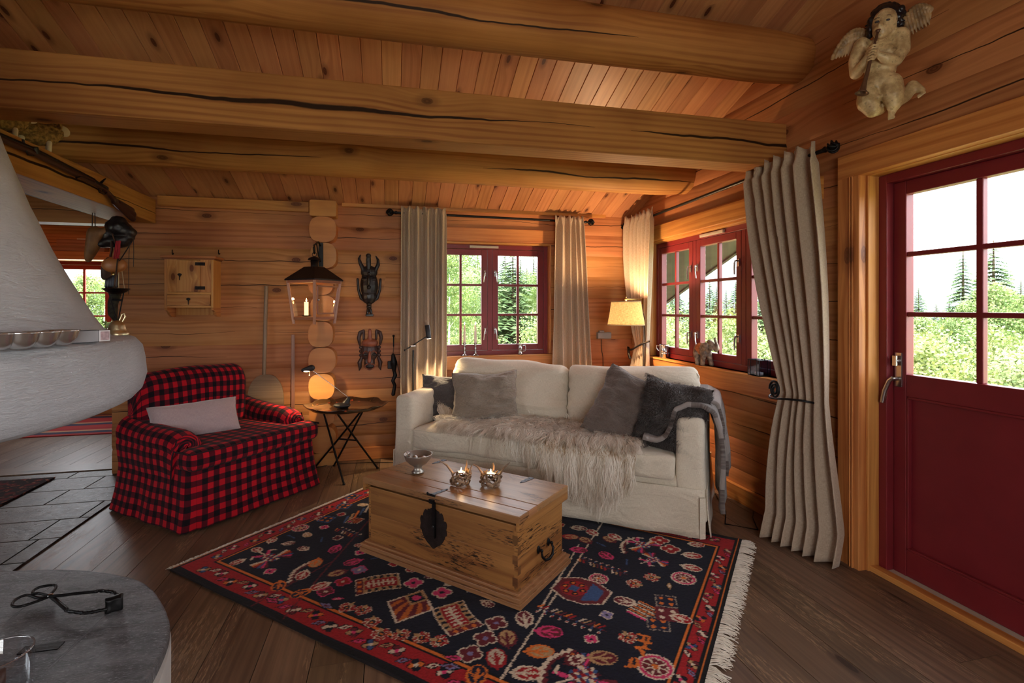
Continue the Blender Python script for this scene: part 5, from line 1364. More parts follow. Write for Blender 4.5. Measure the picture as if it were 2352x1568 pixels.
# ================================================================ TRAY TABLE and desk lamp
TC = Vector((-.36, 4.33, 0)); tt = thing('tray_table', 'folding table with black crossed legs and a wavy-edged painted tray top', 'table', TC)
t = NT('lacquer_tray'); ob = t.obj(); w1 = t.noise(ob, 7.0, 3.0, .6, 1.2).outputs[0]; w2 = t.n('ShaderNodeTexVoronoi', {'Vector': ob, 'Scale': 22.0}).outputs['Distance']
c = t.mix(t.math('MULTIPLY', t.mr(w1, .52, .6), t.mr(w2, .35, .15)), rgb(46, 30, 20), rgb(176, 70, 40)); c = t.mix(t.mr(w1, .38, .3), c, rgb(140, 100, 50)); m_tray = t.fin(c, .22, Coat_Weight=.5)
mb = MB(); mb.lathe([(.0, .548), (.27, .548), (.285, .552), (.312, .572), (.318, .575), (.315, .569), (.29, .548), (.27, .540), (.0, .540)], seg=72)
for i, v in enumerate(mb.V):
    a = atan2(v[1], v[0]); rr = math.hypot(v[0], v[1]); k = 1+(.035*cos(a*8)+.02*cos(a*4+1))*max(0, (rr-.2)/.12); mb.V[i] = (v[0]*k, v[1]*k*.94, v[2]+(.006*cos(a*8) if rr > .3 else 0))
mb.build('tray_top', m_tray, tt)
feet = [onz(722, 1076, 0)-TC, onz(790, 1113, 0)-TC, onz(867, 1076, 0)-TC, Vector((-.12, .245, 0))]
tops = [onz(845, 940, .53)-TC, onz(742, 948, .53)-TC, onz(796, 945, .53)-TC, Vector((.17, .16, .535))]
tops = [Vector((.13, -.10, .538)), Vector((-.19, .05, .538)), Vector((-.06, -.16, .538)), Vector((.15, .12, .538))]
pairs = [(feet[0], tops[0]), (feet[1], tops[1]), (feet[2], tops[2]), (feet[3], tops[3])]
for f0, t0 in pairs:
    mb = MB(); mb.tube([f0+Vector((0, 0, .006)), f0.lerp(t0, .5), t0], .008, 8); mb.ell(f0+Vector((0, 0, .006)), (.012, .012, .007)); mb.build('leg', m_black, tt)
mb = MB(); mb.bar(pairs[0][0].lerp(pairs[0][1], .52), pairs[2][0].lerp(pairs[2][1], .52), .014, .01); mb.build('stretcher', m_black, tt); mb = MB(); mb.bar(Vector((-.2, -.06, .53)), Vector((.2, .02, .53)), .012, .008); mb.build('stretcher', m_black, tt)
# desk lamp
b = onz(787, 936, .55); dl = thing('desk_lamp', 'small black desk lamp with a chrome arm on the tray table', 'lamp', (b.x, b.y, .552))
mb = MB(); k_ = cos(CA); 
mb.ell((-.005, 0, .018), (.068, .055, .022)); mb.cap((.02, 0, .02), (.045, 0, .07), .034, .016); mb.build('lamp_base', plain('black_plastic', (.012, .012, .014), .5), dl, remesh=.003, smooth=4)
def scr(px, py, Y): return ony(px, py, Y)-Vector((b.x, b.y, .552))
jt = scr(798, 908, b.y); hd = scr(712, 846, b.y-.02); mb = MB()
for o_ in (-.004, .004): mb.tube([Vector((.048, 0, .078))+Vector((0, o_, 0)), hd+Vector((0, o_, 0))], .0024, 6)
mb.build('lamp_arm', m_chrome, dl)
m_lampin = emis('warm_lamp_glow', (1.0, .72, .38), 14)
mb = MB(); mb.cap(hd+Vector((.012, 0, .004)), hd+Vector((-.052, 0, -.012)), .026, .014); lh = mb.build('lamp_head', bpy.data.materials['black_plastic'], dl, remesh=.003, smooth=3)
mb = MB(); mb.ell(hd+Vector((-.026, 0, -.019)), (.026, .016, .007)); mb.build('bulb', m_lampin, lh)
mb = MB(); mb.tube([hd+Vector((.0, 0, -.02)), hd+Vector((-.003, 0, -.052))], .0018, 6); mb.ell(hd+Vector((-.003, 0, -.054)), .004); mb.build('switch_pin', m_brass, lh)
l = bpy.data.lights.new('desk_lamp_light', 'SPOT'); l.energy = 9; l.color = (1, .68, .34); l.spot_size = 2.4; l.spot_blend = .6; l.shadow_soft_size = .015
lo_ = bpy.data.objects.new('desk_lamp_light', l); COL.objects.link(lo_); lo_.parent = dl; lo_.location = hd+Vector((-.024, .0, -.03)); lo_.rotation_euler = (.35, .0, 0)
mb = MB(); mb.tube([(b.x+.04, b.y+.02, .56), (b.x-.02, b.y+.2, .545), (-.62, 4.60, .52), (-.63, 4.63, .3), (-.64, 4.6, .05), (-.7, 4.5, .006), (-.5, 4.62, .006), (-.2, 4.6, .006), (.2, 4.5, .006)], .0028, 6)
tag(mb.build('power_cord', m_black), 'black power cord running from the desk lamp down the log ends', 'cord')

# reading floor lamp behind the sofa
m_bmet = plain('black_metal_lamp', (.02, .021, .023), .4, .3)
pt = ony(949, 800, 4.40); rl = thing('reading_lamp', 'slim black reading lamp in front of the left curtain', 'lamp', (pt.x, pt.y, 0))
mb = MB(); mb.lathe([(0, .014), (.12, .014), (.125, .008), (.125, 0)], seg=32); mb.build('lamp_foot', m_bmet, rl)
mb = MB(); mb.tube([(0, 0, .01), (0, 0, pt.z-.015)], .0075, 10); mb.build('pole', m_bmet, rl)
def rr_(px, py): return ony(px, py, pt.y)-Vector((pt.x, pt.y, 0))
mb = MB(); mb.tube([rr_(930, 804), rr_(981, 772)], .005, 8); mb.ell(rr_(930, 804), .009); mb.build('swing_arm', m_bmet, rl)
mb = MB(); q = rr_(949, 794); mb.tube([q+Vector((-.02, 0, 0)), q+Vector((.02, 0, 0))], .010, 10); mb.build('clamp', m_chrome, rl)
mb = MB(); a_, b_ = rr_(981, 746), rr_(985, 777); a_ = a_+Vector((0, 0, .0)); d_ = (b_-a_).normalized()
mb.tube([a_, a_+d_*.004, b_-d_*.002, b_], [.018, .021, .021, .021], 18); hd2 = mb.build('lamp_head', m_bmet, rl)
mb = MB(); mb.tube([b_, b_+d_*.003], .018, 14); mb.build('bulb', m_lampin, hd2)
l = bpy.data.lights.new('reading_lamp_light', 'SPOT'); l.energy = 22; l.color = (1, .72, .4); l.spot_size = 1.9; l.spot_blend = .5; l.shadow_soft_size = .02
lo_ = bpy.data.objects.new('reading_lamp_light', l); COL.objects.link(lo_); lo_.parent = rl; lo_.location = b_+d_*.02; lo_.rotation_euler = Vector((-d_.x-.1, .12, -d_.z)).to_track_quat('Z', 'Y').to_euler()

# shaded floor lamp in the corner
sp = ray(1438, HZ)*4.40; pp_ = ray(1478, HZ)*4.62
fl_ = thing('floor_lamp', 'brass swing-arm floor lamp with a lit beige drum shade', 'lamp', (pp_.x, pp_.y, 0))
D0 = Vector((sp.x-pp_.x, sp.y-pp_.y, 0))
t = NT('lit_linen_shade'); n_ = t.noise(t.vmul(t.uv(), (300, 30, 1)), 1.0, 3.0, .7).outputs[0]; n2_ = t.noise(t.vmul(t.uv(), (30, 300, 1)), 1.0, 3.0, .7).outputs[0]
c = t.mix(t.mr(t.math('MULTIPLY', t.math('ADD', n_, n2_), .5), .4, .6), rgb(214, 146, 74), rgb(246, 190, 112)); t.set(t.b.inputs['Base Color'], c); t.set(t.b.inputs['Emission Color'], c); t.b.inputs['Emission Strength'].default_value = .62; m_shade = t.m; t.b.inputs['Roughness'].default_value = .9
zt, zb = 1.405, 1.202
mb = MB(T(D0)); mb.lathe([(.158, zb), (.150, zb+.05), (.140, zb+.1), (.126, zt)], seg=48); sh = mb.build('lamp_shade', m_shade, fl_, solid=.003)
mb = MB(T(D0)); mb.lathe([(.159, zb-.002), (.159, zb+.008)], seg=48); mb.build('shade_trim', plain('shade_trim', rgb(200, 170, 120), .8), sh, solid=.002)
mb = MB(T(D0)); mb.lathe([(.127, zt-.006), (.127, zt+.002)], seg=48); mb.build('shade_trim', bpy.data.materials['shade_trim'], sh, solid=.002)
m_brass2 = plain('polished_brass', (.60, .44, .16), .25, 1.0)
mb = MB(T(D0)); mb.tube([(0, 0, 1.28), (0, 0, 1.425)], .008, 10); mb.ell((0, 0, 1.425), (.012, .012, .012)); mb.tube([(0, 0, 1.437), (0, 0, 1.446)], .006, 8); mb.ell((0, 0, 1.262), (.024, .024, .034)); mb.build('finial', m_brass2, fl_)
mb = MB(); mb.tube([D0+Vector((0, 0, 1.427)), Vector((0, 0, 1.427))], .005, 8); mb.box((.0, 0, 1.412), (.02, .02, .055)); mb.build('swing_arm', m_brass2, fl_)
mb = MB(); mb.tube([(0, 0, .01), (0, 0, 1.43)], .009, 12); mb.build('pole', plain('dark_bronze', (.10, .085, .07), .35, .9), fl_)
mb = MB(); mb.lathe([(0, .022), (.10, .02), (.12, .01), (.12, 0)], seg=32); mb.build('lamp_foot', bpy.data.materials['dark_bronze'], fl_)
lp = lampl('floor_lamp_light', D0+Vector((0, 0, 1.355)), 42, (1, .66, .36), .03); lp.parent = fl_

# ================================================================ CURTAINS
m_curt = fabric('taupe_curtain_linen', rgb(160, 140, 120), rgb(190, 170, 148), wr=(5, .10), sheen=.2, wd=.01, wb=.3)
tt_ = NT('x'); bpy.data.materials.remove(tt_.m)
def curtain(name, label, A, B, Nv, ztop, zbot, folds, amp, seed, tie=None, botA=None, botB=None, group=None, puddle=0.0, nv=70):
    """hangs from A to B (2D, on the rod); Nv = direction into the room; tie=(z, p2D, width)"""
    A = Vector((*A, 0)); B = Vector((*B, 0)); Nv = Vector((*Nv, 0)); Dw = (B-A).normalized(); W0 = (B-A).length
    bA = Vector((*botA, 0)) if botA else A; bB = Vector((*botB, 0)) if botB else B
    R = random.Random(seed); ph = [R.uniform(-.6, .6) for _ in range(40)]
    if tie: tz, tp, tw = tie; tp = Vector((*tp, 0))
    nu = folds*14; root = thing(name, label, 'curtain', group=group); mb = MB()
    def fold(u, v):
        w = u*folds*2*pi+ 1.9*sin(u*5+seed)+.35*noise.noise(Vector((u*4, v*2.0, seed)))*2
        s = sin(w); return (abs(s)**.75)*(1 if s > 0 else -1), w
    def fn(u, v):
        z = ztop+(zbot-ztop)*v; s, w = fold(u, v)
        a0 = A.lerp(B, u); a1 = bA.lerp(bB, u); k = v
        base = a0.lerp(a1, k)+Nv*(amp*.55+.012); am = amp
        gather = max(0, 1-v*(ztop-zbot)/.09)
        if gather > 0: am = amp*(.85-.25*gather); w2 = u*folds*2*2*pi; s = s*(1-gather*.4)+.35*gather*sin(w2)
        if tie:
            if z > tz: q = (ztop-z)/(ztop-tz); pinch = q**2.2
            else: q = (tz-z)/(tz-zbot); pinch = (1-min(1, q*1.05))**1.6 if q < 1 else 0
            wp = tp+Dw*(u-.5)*tw
            base = base.lerp(wp, pinch); am = am*(1-.45*pinch)
        else: am *= 1+.25*v
        p = base+Nv*(s*am+.012*noise.noise(Vector((u*6, v*3, seed))))+Dw*(cos(w)*am*.25)
        if z > ztop-.05: p += Dw*.006*sin(u*folds*27)+Vector((0, 0, .012*sin(u*folds*9+1)*gather))
        if puddle and v > .93: e = (v-.93)/.07; p += Nv*puddle*e*.5; 
        return (p.x, p.y, z+.012*gather*sin(u*40))
    Lw = W0*2.2
    mb.grid(fn, nu, nv, lambda u, v: (u*Lw, v*(ztop-zbot))); c_ = mb.build('curtain_cloth', m_curt, root, solid=.004)
    # gathered heading tape lines
    return root
yC = 4.655
xL0, xL1 = ony(921, 600, yC).x, ony(1024, 600, yC).x; xR0, xR1 = ony(1272, 600, yC).x, ony(1336, 600, yC).x
curtain('curtain', 'taupe linen curtain left of the back window, behind the reading lamp', (xL0, yC), (xL1, yC), (0, -1), 2.245, .03, 6, .034, 1, botA=(xL0-.01, yC), botB=(xL1+.0, yC), group=None)
curtain('curtain', 'taupe linen curtain right of the back window', (xR0, yC), (xR1, yC), (0, -1), 2.225, .03, 5, .030, 2, botA=(xR0-.05, yC), botB=(xR1+.12, yC))
xC = 2.27
curtain('curtain', 'tied-back taupe curtain in the corner behind the floor lamp', (xC, 4.60), (xC, 4.06), (-1, 0), 2.23, .03, 6, .035, 3, tie=(1.0, (2.27, 4.33), .22), botA=(xC-.02, 4.66), botB=(xC-.02, 4.12))
curtain('curtain', 'long tied-back taupe curtain between the window and the door', (xC, 2.88), (xC, 2.315), (-1, 0), 2.245, .012, 6, .050, 4, tie=(.86, (2.24, 2.40), .34), botA=(2.22, 2.60), botB=(2.325, 2.17), puddle=.10, nv=90)
def rod(name, label, a, b, ends):
    r = thing(name, label, 'curtain rod'); a = Vector(a); b = Vector(b); mb = MB(); mb.tube([a, b], .011, 12); mb.build('rod', m_black, r)
    for e, o in ((a, b), (b, a)):
        if (e is a and 0 not in ends) or (e is b and 1 not in ends): continue
        d = (e-o).normalized(); mb = MB(); mb.tube([e, e+d*.012, e+d*.018, e+d*.03], [.013, .017, .010, .012], 12)
        for k in range(6):
            an = k*pi/3; n_ = d.orthogonal().normalized(); m_ = d.cross(n_); pts = []
            for i in range(9):
                t_ = i/8; q = an+t_*2.2; rr = .028*sin(pi*t_)**.8+.003; pts.append(e+d*(.03+.062*t_)+(n_*cos(q)+m_*sin(q))*rr)
            mb.tube(pts, .0055, 6)
        mb.ell(e+d*.061, .017); mb.build('finial', m_black, r)
    for t_ in (.12, .88):
        p = a.lerp(b, t_); w = Vector((0, 1, 0)) if abs(a.y-b.y) < .5 else Vector((1, 0, 0)); mb = MB(); mb.tube([p+Vector((0, 0, -.012)), p+w*.08+Vector((0, 0, -.012))], .006, 8); mb.build('bracket', m_black, r)
    return r
rod('curtain_rod', 'black curtain rod above the back window', (.045, yC, 2.2), (1.83, yC, 2.185), (0, 1))
rod('curtain_rod', 'black curtain rod above the right-hand window', (2.265, 4.64, 2.165), (2.265, 2.285, 2.20), (0, 1))
def tieback(label, c, r, w, n, spiral=True):
    t_ = thing('curtain_tieback', label, 'tieback', c); mb = MB(); pts = []
    for i in range(13): a = -.3+3.6*i/12; pts.append((.0-w*.32*sin(a), -w*.55*cos(a), -.03+.01*sin(a*2)))
    mb.tube(pts, .006, 8)
    if spiral:
        pts = []
        for i in range(40): a = i*.36; rr = .052*(1-i/52); pts.append((-w*.36-.01, .01+rr*cos(a)*.75, .0+rr*sin(a)+.02))
        mb.tube(pts, .0065, 8)
    mb.build('iron_hoop', m_black, t_); return t_
tieback('black iron spiral tieback on the long curtain by the door', (2.205, 2.44, .87), .1, .27, 1)
tb = thing('curtain_tieback', 'black iron tieback on the corner curtain', 'tieback', (2.27, 4.33, 1.0)); mb = MB()
mb.tube([(-.065, .13, -.05), (-.08, .05, -.04), (-.085, -.04, -.01), (-.06, -.12, .03), (0, -.14, .05)], .008, 8); mb.tube([(-.065, .13, -.05), (-.07, .15, -.02), (-.075, .13, -.09), (-.07, .11, -.13)], .012, 8); mb.build('iron_hoop', m_black, tb)
# ================================================================ THINGS ON THE WALLS
def W(px, py, off=0.0): return ony(px, py, BY-off)
# little pine cabinet
def cx_(px, y=4.56): return ony(px, 650, y).x
cab = thing('wall_cabinet', 'small pine wall cabinet with iron hinges and a drawer, above the armchair', 'cabinet', (-1.58, BY, 1.3))
B0 = Vector((-1.58, BY, 1.3))
def cb(mb, x0, x1, y0, y1, z0, z1, **k): return mb.box(Vector(((x0+x1)/2, (y0+y1)/2, (z0+z1)/2))-B0, (abs(x1-x0), abs(y1-y0), abs(z1-z0)), **k)
xa, xb_ = -1.757, -1.405; yf = 4.56; zt_, zb_ = 1.748, 1.352
mb = MB(); cb(mb, xa, xa+.018, yf, BY, zb_, zt_); cb(mb, xb_-.018, xb_, yf, BY, zb_, zt_); cb(mb, xa+.018, xb_-.018, yf+.005, BY, zb_, zb_+.015); cb(mb, xa+.018, xb_-.018, BY-.014, BY, 1.29, zt_)
dx0, dx1 = cx_(406), cx_(460); dz0, dz1 = ony(430, 671, yf).z, ony(430, 597, yf).z
cb(mb, xa+.018, dx0, yf, yf+.016, dz0, zt_-.003, ax=2); cb(mb, dx1, xb_-.018, yf, yf+.016, dz0, zt_-.003, ax=2); cb(mb, dx0, dx1, yf, yf+.016, dz1, zt_-.003, ax=0)
cb(mb, xa+.018, xb_-.018, yf, yf+.016, dz0-.018, dz0, ax=0)
mb.build('body', m_pine, cab, bevel=.002)
mb = MB(); cb(mb, xa-.02, xb_+.025, yf-.025, BY, zt_, zt_+.02, ax=0); cb(mb, xa-.008, xb_+.012, yf-.012, BY, zt_-.010, zt_, ax=0); mb.build('cornice', wood('cornice_wood', rgb(176, 112, 62), rgb(140, 80, 40), rgb(80, 40, 20)), cab, bevel=.003)
mb = MB(); cb(mb, dx0+.002, dx1-.002, yf-.006, yf+.01, dz0+.002, dz1-.002, ax=2); dr_ = mb.build('door', m_pine, cab, bevel=.002)
m_rust = bpy.data.materials['rusty_iron']
for zz in (dz0+.035, dz1-.03): mb = MB(); cb(mb, dx1-.035, dx1+.035, yf-.010, yf-.002, zz-.013, zz+.013); mb.build('hinge', m_rust, dr_)
def key(parent, x, z):
    mb = MB(); p = Vector((x, yf-.014, z))-B0; mb.tube([p, p+Vector((0, .012, 0))], .006, 8); mb.cap(p+Vector((0, 0, .012)), p+Vector((0, 0, -.03)), .004, .003); mb.ell(p+Vector((0, 0, .012)), (.016, .003, .010)); mb.build('key_handle', m_rust, parent)
key(dr_, cx_(414), ony(414, 634, yf).z)
mb = MB(); cb(mb, xa+.022, xb_-.022, yf-.008, yf+.02, zb_+.016, dz0-.020, ax=0); dw_ = mb.build('drawer', m_pine, cab, bevel=.002); key(dw_, cx_(434), ony(434, 690, yf).z)
Myz = Matrix(((0, 0, 1, 0), (1, 0, 0, 0), (0, 1, 0, 0), (0, 0, 0, 1)))
for x in (xa, xb_-.016):
    mb = MB(T((x-B0.x, -B0.y, -B0.z)) @ Myz); mb.extr([(BY, zb_), (yf, zb_), (yf+.01, zb_-.02), (yf+.05, zb_-.035), (yf+.07, zb_-.055), (yf+.11, zb_-.075), (BY, zb_-.078)], 0, .016); mb.build('bracket', m_pine, cab)
for px, py, lab in ((397, 579, 'small iron hook in the log wall above the left of the pine cabinet'), (503, 579, 'small iron hook in the log wall above the right of the pine cabinet')):
    p = W(px, py); mb = MB(); mb.tube([p+Vector((0, 0, .02)), p+Vector((0, -.012, .018)), p+Vector((0, -.014, -.012)), p+Vector((.008, -.022, -.022)), p+Vector((.016, -.03, -.010))], .0035, 6); tag(mb.build('wall_hook', m_black), lab, 'hook')

# peel and stick
m_oldwood = wood('weathered_wood', rgb(170, 146, 112), rgb(128, 104, 76), rgb(80, 60, 40), kn=(1, 1, .02, .95), grain=70)
peel = thing('baker_peel', 'long-handled wooden bread peel leaning on the log wall', 'peel', (0, 0, 0))
a, b = W(612, 657, .03), W(606, 868, .07); mb = MB(); mb.tube([a, a.lerp(b, .5), b], [.016, .016, .015], 12); mb.build('handle', m_oldwood, peel)
pc_ = W(613, 915, .09); mb = MB(); ol = []
for k in range(40):
    t_ = k/39; a_ = -pi*.5+pi*t_*1.0
pts = [(-.03, .20), (-.075, .18), (-.118, .12), (-.138, .04), (-.142, -.08), (-.135, -.22), (.135, -.22), (.142, -.08), (.138, .04), (.118, .12), (.075, .18), (.03, .20)]
ol = smooth_closed([(x-.01, z) for x, z in pts], 4)
mb = MB(T((pc_.x, BY-.085, pc_.z)) @ Matrix.Rotation(pi/2, 4, 'X') @ RY(0)); mb.extr(ol[::-1], -.007, .007); mb.build('blade', m_oldwood, peel, bevel=.004)
a, b = W(673, 768, .02), W(673, 965, .04); mb = MB(); mb.bar(a, b, .028, .012); st_ = mb.build('wooden_rule', wood('reddish_wood', rgb(176, 120, 84), rgb(140, 88, 58), rgb(80, 50, 30)), bevel=.002)
tag(st_, 'thin reddish wooden stick hanging to the right of the bread peel', 'stick')

# iron lantern with candle
LC = Vector((-.598, 4.29, 1.26)); lan = thing('wall_lantern', 'black-roofed wooden lantern with a candle hanging in front of the log ends', 'lantern', LC)
ang0 = atan2(-LC.y, -LC.x)
def lc(k, R, z): a = ang0+k*pi/2; return Vector((R*cos(a), R*sin(a), z))
m_lw = wood('lantern_wood', rgb(182, 122, 86), rgb(140, 86, 58), rgb(90, 50, 30), kn=(1, 1, .02, .95), grain=90)
m_roof = plain('black_sheet_metal', rgb(30, 24, 24), .45, .4, nb=(30, .15))
Rt, Rb, zt1 = .195, .150, .305
mb = MB()
for k in range(4):
    mb.bar(lc(k, Rt, zt1), lc(k, Rb, -.035), .022, .022); mb.bar(lc(k, Rt, zt1-.01), lc(k+1, Rt, zt1-.01), .018, .022); mb.bar(lc(k, Rb, .01), lc(k+1, Rb, .01), .018, .022)
mb.build('frame', m_lw, lan, bevel=.002)
for k in range(4):
    mb = MB(); a, b, c_, d = lc(k, Rt-.004, zt1-.02), lc(k+1, Rt-.004, zt1-.02), lc(k+1, Rb-.004, .02), lc(k, Rb-.004, .02); n_ = (b-a).cross(d-a).normalized()*.003
    mb.add([a, b, c_, d, a+n_, b+n_, c_+n_, d+n_], [(0, 1, 2, 3), (7, 6, 5, 4), (0, 4, 5, 1), (1, 5, 6, 2), (2, 6, 7, 3), (3, 7, 4, 0)]); mb.build('pane', m_glass, lan)
mb = MB()
q = [lc(0, Rt*.93, zt1-.03), lc(1, Rt*.93, zt1-.03), lc(1, Rb*.95, .03), lc(0, Rb*.95, .03)]
cc_ = sum(q, Vector())/4; ou = Vector((cc_.x, cc_.y, 0)).normalized()*.014; q = [(p-cc_)*.86+cc_+ou for p in q]
for i in range(4): mb.bar(q[i], q[(i+1) % 4], .012, .012)
dd = mb.build('lantern_door', m_lw, lan, bevel=.001); mb = MB(); mb.ell(q[0].lerp(q[3], .5)+ou*.8, .009); mb.build('knob', m_chrome, dd)
mb = MB(); lv = [lc(k, .218, zt1+.0) for k in range(4)]+[lc(k, .218, zt1+.010) for k in range(4)]+[lc(k, .075, .415) for k in range(4)]
fs = [(0, 1, 2, 3)]+[(k, 4+k, 4+(k+1) % 4, (k+1) % 4) for k in range(4)]+[(4+k, 8+k, 8+(k+1) % 4, 4+(k+1) % 4) for k in range(4)]+[(11, 10, 9, 8)]
mb.add(lv, fs); mb.build('roof', m_roof, lan)
mb = MB(); mb.lathe([(.028, .41), (.028, .47), (.0, .47)], seg=20); mb.lathe([(.05, .468), (.045, .482), (.02, .495), (0, .50)], seg=20); mb.lathe([(0, .468), (.05, .468)], seg=20); mb.build('chimney', m_roof, lan)
mb = MB(); ring = [(.016*cos(i*pi/8), 0, .515+.016*sin(i*pi/8)) for i in range(17)]; mb.tube(ring, .0025, 6); mb.build('ring', m_black, lan)
cp_ = Vector((-.06, .0, .02)); mb = MB(); mb.tube([cp_+Vector((0, 0, .012)), cp_+Vector((0, 0, .118))], .016, 14); cd = mb.build('candle', emis('glowing_wax', (1.0, .66, .30), .9, (.9, .8, .6)), lan); flame(cd, cp_+Vector((0, 0, .118)), 1.2)
mb = MB(); mb.lathe([(0, .0), (.03, .004), (.034, .012), (0, .012)], cp_, seg=16); mb.build('drip_tray', m_black, lan)
l = lampl('lantern_light', cp_+Vector((0, 0, .16)), .8, (1, .6, .25), .01); l.parent = lan
brk = thing('lantern_bracket', 'black iron bracket on the log ends holding the lantern', 'bracket', (0, 0, 0)); mb = MB(); bx = W(739, 600).x+.005
mb.box((bx+.012, 4.565, 1.80), (.035, .02, .20)); mb.tube([(bx+.01, 4.57, 1.87), (bx-.0, 4.50, 1.90), (bx-.02, 4.40, 1.86), (-.598, 4.30, 1.80), (-.598, 4.285, 1.782), (-.598, 4.268, 1.80), (-.60, 4.262, 1.83)], .007, 8)
mb.tube([(bx+.01, 4.56, 1.74), (bx, 4.50, 1.79), (bx-.008, 4.46, 1.88)], .005, 8); mb.build('iron_arm', m_black, brk)

# carved masks
m_ebony = plain('ebony', rgb(34, 30, 32), .35, nb=(60, .3, .004), var=.3, vs=20); m_mbrown = plain('dark_carved_wood', rgb(66, 44, 40), .4, nb=(80, .3, .003), var=.2, vs=15); m_mred = plain('reddish_carved_wood', rgb(140, 76, 52), .45, nb=(90, .3, .003), var=.2, vs=20)
k_ = .0039
mk = thing('carved_mask', 'black carved mask with tall horns, the upper of two masks on the log wall', 'mask', W(848, 655))
o0 = W(848, 655)
def ms(px, py, dy=0.0): return Vector(((px-848)*k_, -dy, (655-py)*k_))
mb = MB(); mb.ell(ms(848, 655, .01), (.078, .052, .135)); mb.ell(ms(848, 680, .01), (.068, .05, .075)); mb.ell(ms(848, 625, .01), (.074, .045, .06))
mb.ell(ms(848, 645, .06), (.012, .018, .055)); mb.ell(ms(848, 660, .068), (.017, .018, .014)); mb.ell(ms(838, 642, .048), (.024, .012, .010)); mb.ell(ms(858, 642, .048), (.024, .012, .010)); mb.ell(ms(838, 636, .05), (.028, .012, .006)); mb.ell(ms(858, 636, .05), (.028, .012, .006))
mb.ell(ms(848, 675, .05), (.016, .014, .009)); mb.ell(ms(848, 629, .055), (.010, .01, .014))
mb.chain([ms(836, 620, .02), ms(829, 606, .02), ms(826, 595, .02), ms(829, 586, .02)], [.020, .016, .012, .005]); mb.chain([ms(861, 622, .02), ms(868, 608, .02), ms(868, 597, .02), ms(863, 588, .02)], [.020, .016, .012, .005])
mb.build('face', m_ebony, mk, remesh=.003, smooth=1)
mb = MB(); mb.chain([ms(847, 618, .035), ms(847, 604, .035), ms(847, 592, .035)], [.018, .022, .02]); mb.ell(ms(847, 588, .045), (.023, .024, .022)); mb.chain([ms(845, 592, .05), ms(843, 601, .06)], [.010, .007]); mb.build('crest_figure', m_ebony, mk, remesh=.004, smooth=1)
for sg in (-1, 1): mb = MB(); mb.chain([ms(848+sg*25.5, 641, .01), ms(848+sg*24, 665, .01), ms(848+sg*18, 685, .015), ms(848+sg*6, 695, .02)], [.010, .012, .013, .010]); mb.build('side_rib', m_ebony, mk, remesh=.004, smooth=1)
mb = MB(); mb.chain([ms(848, 696, .025), ms(848, 712, .025)], [.022, .020]); mb.ell(ms(848, 699, .04), (.018, .02, .018)); mb.chain([ms(844, 704, .045), ms(850, 710, .05)], [.008, .008]); mb.box(ms(849, 724, .02), (.066, .05, .02)); mb.chain([ms(845, 712, .03), ms(844, 722, .03)], [.011, .010]); mb.chain([ms(852, 712, .03), ms(853, 722, .03)], [.011, .010]); mb.build('chin_figure', m_ebony, mk, remesh=.004, smooth=1)
mk = thing('carved_mask', 'brown carved mask with open mouth, the lower of two masks on the log wall', 'mask', W(850, 805))
def ms(px, py, dy=0.0): return Vector(((px-850)*k_, -dy, (805-py)*k_))
mb = MB(); mb.ell(ms(849, 806, .01), (.074, .05, .10)); mb.ell(ms(849, 832, .01), (.048, .045, .07))
for sg in (-1, 1):
    for j, py in enumerate((797, 806, 815)): mb.ell(ms(850+sg*20, py, .01), (.018, .012, .016))
    mb.chain([ms(850+sg*19, 822, .01), ms(850+sg*23, 832, .01), ms(850+sg*22, 843, .01), ms(850+sg*24, 850, .01)], [.014, .020, .014, .004])
    mb.chain([ms(850+sg*23, 790, .01), ms(850+sg*25, 775, .01), ms(850+sg*22, 763, .01), ms(850+sg*14, 758, .01)], [.010, .017, .017, .010]); mb.chain([ms(850+sg*14, 760, .01), ms(850+sg*14, 778, .01)], [.012, .010])
mb.build('face', m_mbrown, mk, remesh=.003, smooth=1)
mb = MB(); mb.ell(ms(850, 787, .03), (.072, .035, .042)); mb.chain([ms(850, 776, .04), ms(850, 757, .04)], [.022, .014]); mb.build('forehead', m_mred, mk, remesh=.0045, smooth=2)
mb = MB(); mb.chain([ms(850, 806, .055), ms(849, 828, .072)], [.009, .017]); mb.build('nose', m_mred, mk)
for sg in (-1, 1):
    mb = MB(); mb.tube([ms(850+sg*3, 808, .058), ms(850+sg*9, 804, .056), ms(850+sg*15, 810, .045)], .005, 6); mb.build('brow', m_mred, mk)
    mb = MB(); mb.ell(ms(850+sg*10, 813, .052), (.020, .010, .011)); mb.build('eye', m_ebony, mk)
mb = MB(); mb.tube([ms(850+11*cos(i*pi/8), 840+6.5*sin(i*pi/8), .048) for i in range(17)], .005, 6); mb.build('lips', m_mred, mk)
mb = MB(); mb.ell(ms(850, 840, .042), (.035, .012, .02)); mb.build('mouth', m_ebony, mk)
# iron tool near the curtain
tl = thing('iron_hanging_tool', 'dark twisted iron tool hanging beside the left curtain', 'tool', (0, 0, 0)); mb = MB()
mb.ell(W(904, 771, .02), .012); mb.chain([W(904, 773, .02), W(904, 795, .02)], [.006, .007]); mb.chain([W(903, 815, .03), W(905, 832, .03), W(905, 850, .03)], [.016, .030, .018]); mb.box(W(894, 838, .03), (.03, .02, .07)); mb.chain([W(905, 850, .03), W(908, 862, .03), W(902, 874, .03), W(907, 885, .03), W(903, 905, .03)], [.014, .018, .016, .014, .018])
mb.build('iron_body', m_black, tl, remesh=.005, smooth=1)
mb = MB(); mb.tube([W(904, 796, .03), W(903, 812, .03), W(911, 830, .03), W(916, 850, .03), W(920, 868, .03)], .004, 6); mb.build('leather_strap', plain('brown_leather', rgb(86, 54, 38), .6, var=.3), tl)
